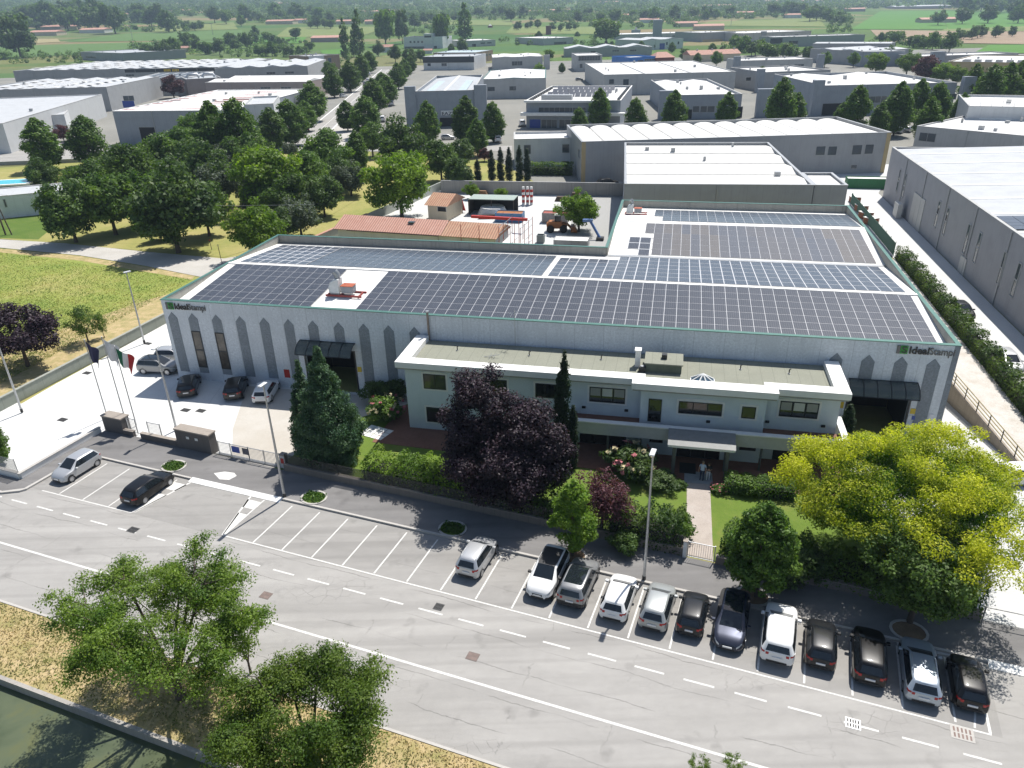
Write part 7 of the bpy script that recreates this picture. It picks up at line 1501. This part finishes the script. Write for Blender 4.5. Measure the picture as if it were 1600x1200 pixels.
belts = [('trees of the wooded rise behind the left farms', 'dark leafy tree in the wood behind the left farmhouses', [(2, 40), (60, 32), (120, 30), (185, 30)], 20, 7, 15), ('trees of the wood right of the left farms', 'dark tree in the sloping wood between the left farms and the field row', [(205, 22), (240, 30), (275, 36)], 12, 4, 12),
 ('trees of the hedgerow by the long field', 'small tree in the row crossing the left green field', [(286, 42), (318, 41)], 8, 2, 5), ('trees behind the vast grey roofs', 'bushy tree in the belt behind the vast grey warehouse roofs', [(215, 78), (270, 78), (300, 66), (330, 74), (375, 68), (400, 66)], 16, 5, 11),
 ('trees round the upper left fields', 'rounded tree in the belt bordering the upper left fields', [(330, 26), (370, 30), (400, 26), (440, 25), (480, 22), (520, 25)], 14, 5, 10), ('trees of the farm belt', 'dark tree among the red roofs left of the poplars', [(390, 50), (420, 60), (440, 70), (475, 40), (500, 38), (530, 38)], 10, 3, 8), ('bushes above the brown block', 'bushy tree in the low belt above the brown and white block', [(400, 82), (440, 80), (490, 76)], 10, 3, 8),
 ('trees behind the white office', 'leafy tree in the belt beyond the tall white office', [(640, 33), (700, 30), (760, 22), (830, 20)], 12, 4, 9), ('trees round the brick tower farm', 'small tree by the brick tower farm fields', [(800, 42), (820, 40), (840, 38), (885, 44), (905, 44)], 9, 2, 6), ('trees above the distant sheds', 'leafy tree in the belt above the distant white sheds', [(870, 22), (930, 24), (985, 26), (1050, 26), (1100, 24), (1140, 22)], 16, 5, 9),
 ('dark row above the long terracotta house', 'dark tree in the thick row above the long terracotta house', [(1143, 70), (1175, 74), (1210, 82), (1240, 84)], 12, 4, 12), ('trees beyond the upper right sheds', 'dark tree in the belt beyond the upper right sheds', [(1200, 18), (1250, 16), (1290, 26), (1320, 34)], 12, 4, 10), ('hedgerow below the bare field', 'bushy tree in the hedgerow below the bare brown field', [(1368, 55), (1420, 66), (1450, 66), (1490, 70)], 14, 4, 9), ('trees along the bare field', 'small tree in the sparse row along the bare brown field', [(1492, 58), (1510, 55), (1545, 52), (1585, 52)], 9, 1.5, 7),
 ('wood at the top right corner', 'dark tree in the wood at the top right corner', [(1480, 8), (1540, 12), (1600, 16)], 12, 5, 11)]
for grp, lab, path, n, dy, hw in belts:
    for i in range(n):
        f = (i + rg.uniform(0, 1)) / n * (len(path) - 1); k = min(int(f), len(path) - 2); f -= k; u = path[k][0] + (path[k + 1][0] - path[k][0]) * f; v = path[k][1] + (path[k + 1][1] - path[k][1]) * f + rg.uniform(-dy, dy)
        px_tree('far', int(rg.integers(0, 4)), u, max(v, 3), hw * rg.uniform(.6, 1.1), rg.uniform(1.7, 2.4), .5, lab, grp, far=True)
# the wooded distance: one mass
def mass(name, pts, seed, hw, mat, lf=70):
    rng = np.random.default_rng(seed); P = []; D = []; T = []
    for u, v in pts:
        g = GT(u, v); d = math.hypot(g[0], g[1]); r = hw * d / FPX * rng.uniform(.5, 1.3); dd = sph(rng, lf); q = dd * r * rng.uniform(.5, 1, lf)[:, None]; q[:, 2] = q[:, 2] * .8 + r * .7
        P.append(q + g); D.append(dd); T.append(np.full(lf, rng.uniform(0, .9)) + rng.uniform(-.1, .1, lf))
    P = np.concatenate(P); D = np.concatenate(D); T = np.concatenate(T); n = len(P)
    me = leaf_object(name, P, D, 1.0, mat, rng, T); 
    sc_ = np.repeat(np.clip(np.linalg.norm(P, axis=1) * hw / FPX * .5, 1, 40), 4); co_ = np.empty(n * 12, np.float32); me.vertices.foreach_get('co', co_); co_ = co_.reshape(-1, 3); ce = np.repeat(P, 4, 0); co_ = ce + (co_ - ce) * sc_[:, None]; me.vertices.foreach_set('co', co_.reshape(-1).astype(np.float32)); me.update()
    o = bpy.data.objects.new(name, me); C.objects.link(o); o['kind'] = 'stuff'; return o
pts = []
for i in range(5200):
    u = rg.uniform(-60, 1660); v = rg.uniform(0, 1) ** 1.25 * 34 + 1
    if 1325 < u < 1640 and v > 14 or 1090 < u < 1295 and 28 < v: continue
    if v < 26 and math.sin(u * .021 + v * .5) + math.sin(u * .05 - v * .9) < -1.25: continue
    if v >= 26 and not (60 < u < 200 or 400 < u < 700 or 860 < u < 1100 or 1295 < u < 1330): continue
    pts.append((u, v))
mass('distant_woods', pts, 5, 4.8, L_MID, 48)
pts = []
for x0, x1, y0, y1, n in ((0, 195, 14, 46, 220), (205, 285, 12, 38, 90), (180, 300, 44, 50, 25), (380, 470, 28, 36, 40), (470, 620, 20, 38, 90), (640, 960, 20, 32, 120), (640, 720, 34, 56, 40), (860, 1100, 24, 44, 130), (1130, 1240, 68, 84, 70), (1295, 1330, 26, 52, 40), (480, 560, 84, 112, 30), (205, 330, 70, 86, 80), (330, 480, 62, 90, 90), (0, 130, 84, 100, 40), (1360, 1500, 60, 76, 60), (780, 960, 62, 72, 30), (1100, 1180, 22, 30, 50), (1180, 1320, 10, 28, 90)):
    for i in range(n): pts.append((rg.uniform(x0, x1), rg.uniform(y0, y1)))
mass('hedgerow_woods', pts, 6, 4.4, L_MID, 60)
# loose dry grass on the verge and the meadow
def tufts(name, fn, n, size, mat, seed, zz):
    rng = np.random.default_rng(seed); q = fn(rng, n); P = np.column_stack([q, np.full(len(q), zz) + rng.uniform(0, size * .5, len(q))]); D = sph(rng, len(q)) * .8; D[:, 2] = .1
    cl_ = np.sin(q[:, 0] * .9 + 2 * np.sin(q[:, 1] * .7)) + np.sin(q[:, 1] * 1.3 + q[:, 0] * .4); tp = np.clip(.5 + .3 * cl_ + rng.uniform(-.3, .3, len(q)), 0, 1)
    me = leaf_object(name, P, D, size, mat, rng, tp, .1, .35); o = bpy.data.objects.new(name, me); C.objects.link(o); o['kind'] = 'stuff'
GR = leafm('dry_blade', (.16, .19, .05), (.52, .40, .22), .2, .3); GM = leafm('meadow_blade', (.13, .22, .035), (.40, .36, .13), .25, .3)
tufts('dry_grass', lambda r, n: np.array([st(a, b) for a, b in zip(r.uniform(-62, 12, n), 18.65 + 4.25 * r.uniform(0, 1, n) ** .9)]), 26000, .17, GR, 31, .05)
def mead(r, n):
    u = r.uniform(-20, 300, n); v = r.uniform(392, 640, n); k = (v > 388 + u * .14 + 6) & (v < 600 - u * .54); return np.array([G(a, b) for a, b in zip(u[k], v[k])])
tufts('meadow_grass', mead, 60000, .2, GM, 32, -.03)
# fields laid on the rising plain
def field(name, quad, mat, dz=.35):
    q = [GT(*p)[:2] for p in quad]; nx, ny = 16, 10; V = []; F = []
    for j in range(ny + 1):
        for i in range(nx + 1):
            a, b = i / nx, j / ny; p = (q[0] * (1 - a) + q[1] * a) * (1 - b) + (q[3] * (1 - a) + q[2] * a) * b; V.append((p[0], p[1], float(terrain(p[0], p[1])) + dz))
    for j in range(ny):
        for i in range(nx): F.append((j * (nx + 1) + i, j * (nx + 1) + i + 1, (j + 1) * (nx + 1) + i + 1, (j + 1) * (nx + 1) + i))
    mb = MB(); mb.add(V, F); return struct(name, mb, mat)
FG = ground_mat('crop_green', (.085, .155, .045), (.10, .175, .05), (.12, .19, .06), .012, .05, .6, .95, .1); FB = ground_mat('crop_bright', (.075, .19, .03), (.09, .21, .035), (.11, .22, .045), .012, .05, .6, .95, .1); FY = ground_mat('hay_green', (.15, .20, .06), (.18, .22, .07), (.21, .23, .09), .012, .05, .6, .95, .1); FT = ground_mat('ploughed', (.26, .19, .12), (.31, .23, .16), (.35, .27, .19), .012, .08, .6, .95, .1); FS = ground_mat('stubble', (.28, .24, .12), (.33, .28, .15), (.36, .31, .18), .012, .06, .6, .95, .1)
for nm, qd, mt in (('field', [(-60, 95), (190, 82), (385, 62), (-60, 74)], FG), ('field', [(100, 66), (385, 62), (378, 47), (190, 53)], FG), ('field', [(-60, 73), (95, 66), (90, 61), (-60, 62)], FS), ('field', [(232, 50), (372, 46), (365, 35), (236, 43)], FY), ('field', [(430, 58), (560, 58), (610, 42), (450, 43)], FY), ('field', [(385, 68), (470, 68), (480, 58), (385, 60)], FB), ('field', [(640, 38), (800, 40), (800, 32), (640, 32)], FY), ('field', [(790, 52), (960, 54), (940, 42), (800, 42)], FY), ('field', [(1085, 40), (1290, 42), (1280, 29), (1110, 34)], FY), ('field', [(1330, 46), (1480, 46), (1470, 17), (1375, 18)], FB), ('field', [(1481, 46), (1640, 40), (1640, 20), (1471, 17)], FB), ('field', [(1470, 49), (1640, 49), (1640, 38), (1480, 43)], FY), ('field', [(1380, 66), (1640, 70), (1640, 50), (1360, 47)], FT), ('field', [(1520, 84), (1660, 84), (1660, 69), (1545, 71)], FB), ('field', [(505, 86), (545, 84), (540, 77), (500, 79)], FB)): field(nm, qd, mt)
# far farms and houses
def far_house(u, v, wpx, lab, wall=WCRM, roof=TERR, h=5.0, asp=.55, yaw=0.0, rise=2.2, grp='far farmhouses'):
    g = GT(u, v); w_ = wpx * math.hypot(g[0], g[1]) / FPX; h = min(h, w_ * .4)
    return bldw('house', lab, g[:2], yaw, w_, w_ * asp, h, wall, roof, 'house', 1, min(rise, w_ * .16), 'house', group=grp, base=float(g[2]) - .2)
for u, v, w_, lab, wl_ in ((46, 56, 36, 'low pink-roofed farmhouse with a dark wall before it in the left fields', WCRM), (64, 47, 26, 'greyish farmhouse just behind the low pink-roofed one', WPINK), (104, 46, 14, 'tiny roof between the two left farmhouses', WCRM), (124, 52, 34, 'white-gabled farmhouse with an orange roof in the left fields', WWH), (186, 26, 26, 'pale farm roof poking from the wood at left', WCRM), (264, 20, 27, 'long low white-walled farm on the wooded rise', WWH), (278, 82, 14, 'little orange-roofed hut behind the vast grey roofs, left one', WCRM), (318, 82, 12, 'little orange-roofed hut behind the vast grey roofs, right one', WWH),
   (415, 38, 38, 'long orange-roofed farm at the edge of the upper left field', WCRM), (460, 36, 16, 'small two-storey house right of the long orange-roofed farm', WWH), (486, 66, 44, 'large mauve-walled house before the poplars', WPINK), (525, 38, 26, 'brown-roofed barn behind the dark rounded trees', WCRM), (570, 38, 18, 'beige barn right of the poplar tops', WCRM), (482, 22, 18, 'white villa among trees at upper left', WWH), (560, 22, 26, 'row of distant pink roofs at upper left, first', WPINK), (600, 20, 28, 'row of distant pink roofs at upper left, second', WPINK), (592, 82, 20, 'orange-roofed house with a white chimney by the avenue head', WWH), (662, 84, 12, 'small orange-roofed house under the white office', WWH),
   (424, 8, 26, 'bright white block on the far skyline at upper left', WWH), (805, 22, 40, 'distant red-brown roofs above the brick tower, left', WPINK), (850, 20, 36, 'distant red-brown roofs above the brick tower, right', WCRM), (930, 6, 34, 'pale distant block at the top middle', WWH), (965, 28, 24, 'flat-topped pale house among trees right of the dark round tree', WCRM), (1000, 36, 26, 'white house left of the silo top', WWH), (1078, 30, 26, 'pink two-storey house above the distant sheds', WPINK), (1152, 24, 22, 'orange-roofed house on the far slope right of the pink one', WPINK), (1098, 12, 38, 'long beige roof on the far slope', WCRM), (1226, 28, 22, 'white low barn in the far fields', WWH), (1150, 4, 20, 'distant pale villa at the top, left of two', WCRM), (1196, 4, 24, 'distant pale villa at the top, right of two', WWH),
   (1255, 4, 44, 'distant pale roofs at the top right', WWH), (1322, 18, 24, 'small pale farm left of the bright field', WPINK), (1398, 14, 68, 'very long grey barn above the bright field', WC), (1440, 36, 42, 'orange-roofed farmhouse in the bright field', WCRM), (1055, 42, 30, 'terracotta roofs crowded right of the silo, first', WCRM), (1085, 47, 40, 'terracotta roofs crowded right of the silo, second', WCRM)):
    far_house(u, v, w_, lab, wl_, TERR if wl_ is not WC else RL, yaw=-.12)
# electricity poles and the wire over the grove edge
pr1 = thing('utility_pole', 'dark twin-legged utility pole by the lush grass at the left edge', 'utility pole', tuple(G(9, 367)) + (0,), 0); MB().tube([(0, 0, 0), (-.4, .2, 7.5)], [.16, .1], 8).tube([(1.1, 0, 0), (-.1, .2, 7.0)], [.12, .08], 8).build('pole', BARK, pr1, smooth=60); bx(-1.2, .6, .1, .25, 7.2, 7.35).build('crossarm', GREYM, pr1)
p1 = np.array([*G(9, 367), 7.3]); p2 = np.array([*G(500, 380), 6.5]); cb = tag(MB().tube([tuple(p1 + (p2 - p1) * f + np.array([0, 0, -4 * f * (1 - f) * .9])) for f in np.linspace(0, 1, 14)], .022, 5).build('overhead_cable', GREYM), 'thin overhead cable crossing in front of the grove', 'cable')
for i, (u, v) in enumerate(((207, 60), (333, 55), (1142, 40), (908, 30), (1062, 38))):
    g = GT(u, v); r = thing('utility_pole', 'thin far power pole in the fields, %s' % ('left of the long field', 'middle of the long field', 'by the white-grey shed', 'over the brick tower', 'near the terracotta roofs')[i], 'utility pole', tuple(g), 0); r['group'] = 'far power poles'; MB().tube([(0, 0, 0), (0, 0, 16)], [.35, .2], 6).build('pole', GREYM, r); bx(-2.5, 2.5, -.15, .15, 14.5, 14.9).build('crossarm', GREYM, r)
for i, (u, lab) in enumerate(((331, 'thin wooden stake beside the gravel track, left of two'), (347, 'thin metal stake at the factory corner beside the gravel track'))):
    b_ = G(u, (390, 412)[i]); r = thing('stake', lab, 'stake', tuple(b_) + (0,), 0); MB().tube([(0, 0, 0), (-.1, 0, (1.6, 3.0)[i])], .05, 6).build('pole', BARK, r); bx(-.15, .0, -.06, .06, (1.5, 2.9)[i], (1.62, 3.02)[i]).build('cap', RED if i == 0 else STEEL, r)
# cars and vans far off
SMALL = [('suv', P_WHITE, 612, 165, 1.75, 'white van on the verge right of the avenue'), ('suv', P_WHITE, 598, 190, 1.7, 'white van on the paved strip left of the skylit hall'), ('hatch', P_WHITE, 545, 143, 1.9, 'white hatchback under the left avenue trees'), ('wagon', P_GREY, 570, 133, 1.75, 'grey estate on the avenue behind the white van'), ('hatch', P_BLACK, 108, 232, .2, 'dark car parked between the two left street trees'), ('suv', P_WHITE, 86, 234, .2, 'white car parked beside the left street tree'), ('suv', P_WHITE, 1330, 192, 1.2, 'white van at the lane bend below the wide grey factory'), ('hatch', P_SILV, 700, 218, .1, 'silver car in the forecourt of the skylit hall'), ('hatch', P_GREY, 985, 196, .1, 'grey car behind the barrel-vaulted warehouse'), ('hatch', P_WHITE, 537, 152, 1.0, 'white hatchback turning out under the avenue trees'), ('hatch', P_BLACK, 479, 206, 1.9, 'black car in the shade at the avenue near end'), ('suv', P_WHITE, 487, 198, 1.9, 'white car parked behind the black one at the avenue near end'), ('suv', P_WHITE, 575, 128, 1.75, 'white van driving down the avenue'), ('suv', P_WHITE, 577, 118, 1.75, 'second white van farther up the avenue'), ('hatch', P_NAVY, 1391, 207, .9, 'dark blue car left of three in the small lot by the barrel-vaulted warehouse'), ('suv', P_BSIL, 1405, 208, .9, 'silver-blue SUV in the middle of three in the small lot'), ('suv', P_SILV, 1419, 206, .9, 'silver people carrier right of three in the small lot'),
   ('suv', P_WHITE, 777, 222, 1.7, 'white van by the skylit hall side street'), ('suv', P_WHITE, 816, 197, 1.6, 'white delivery van left of the blue door'), ('wagon', P_BLACK, 950, 290, .3, 'black car in the shade of the grey hall wall'), ('suv', P_WHITE, 1358, 178, .1, 'white car before the wide grey factory'), ('hatch', P_GREY, 905, 126, .1, 'grey car on the street below the glazed-front office')]
for stl, pm_, u, v, a, lab in SMALL: p = G(u, v); c_ = make_car(stl, pm_, lab, scale=(1.05,) * 3 if 'van' not in lab else (1.15, 1.05, 1.3), cat='van' if 'van' in lab else 'car'); c_.location = (p[0], p[1], .04); c_.rotation_euler = (0, 0, a); c_['group'] = 'vehicles about the estate'

# ------------------------------------------------------------------ summer haze
hz = MB().box(-5200, 5200, -700, 5600, -4, 330); m, t, b = newmat('haze_air'); t.nodes.remove(b); pvn = N(t, 'ShaderNodeVolumePrincipled'); pvn.inputs['Density'].default_value = .00015; pvn.inputs['Color'].default_value = (.62, .80, 1, 1); pvn.inputs['Anisotropy'].default_value = .2
t.links.new(pvn.outputs[0], t.nodes['Material Output'].inputs['Volume']); ho = hz.build('haze', m); ho['kind'] = 'stuff'; ho.visible_shadow = True
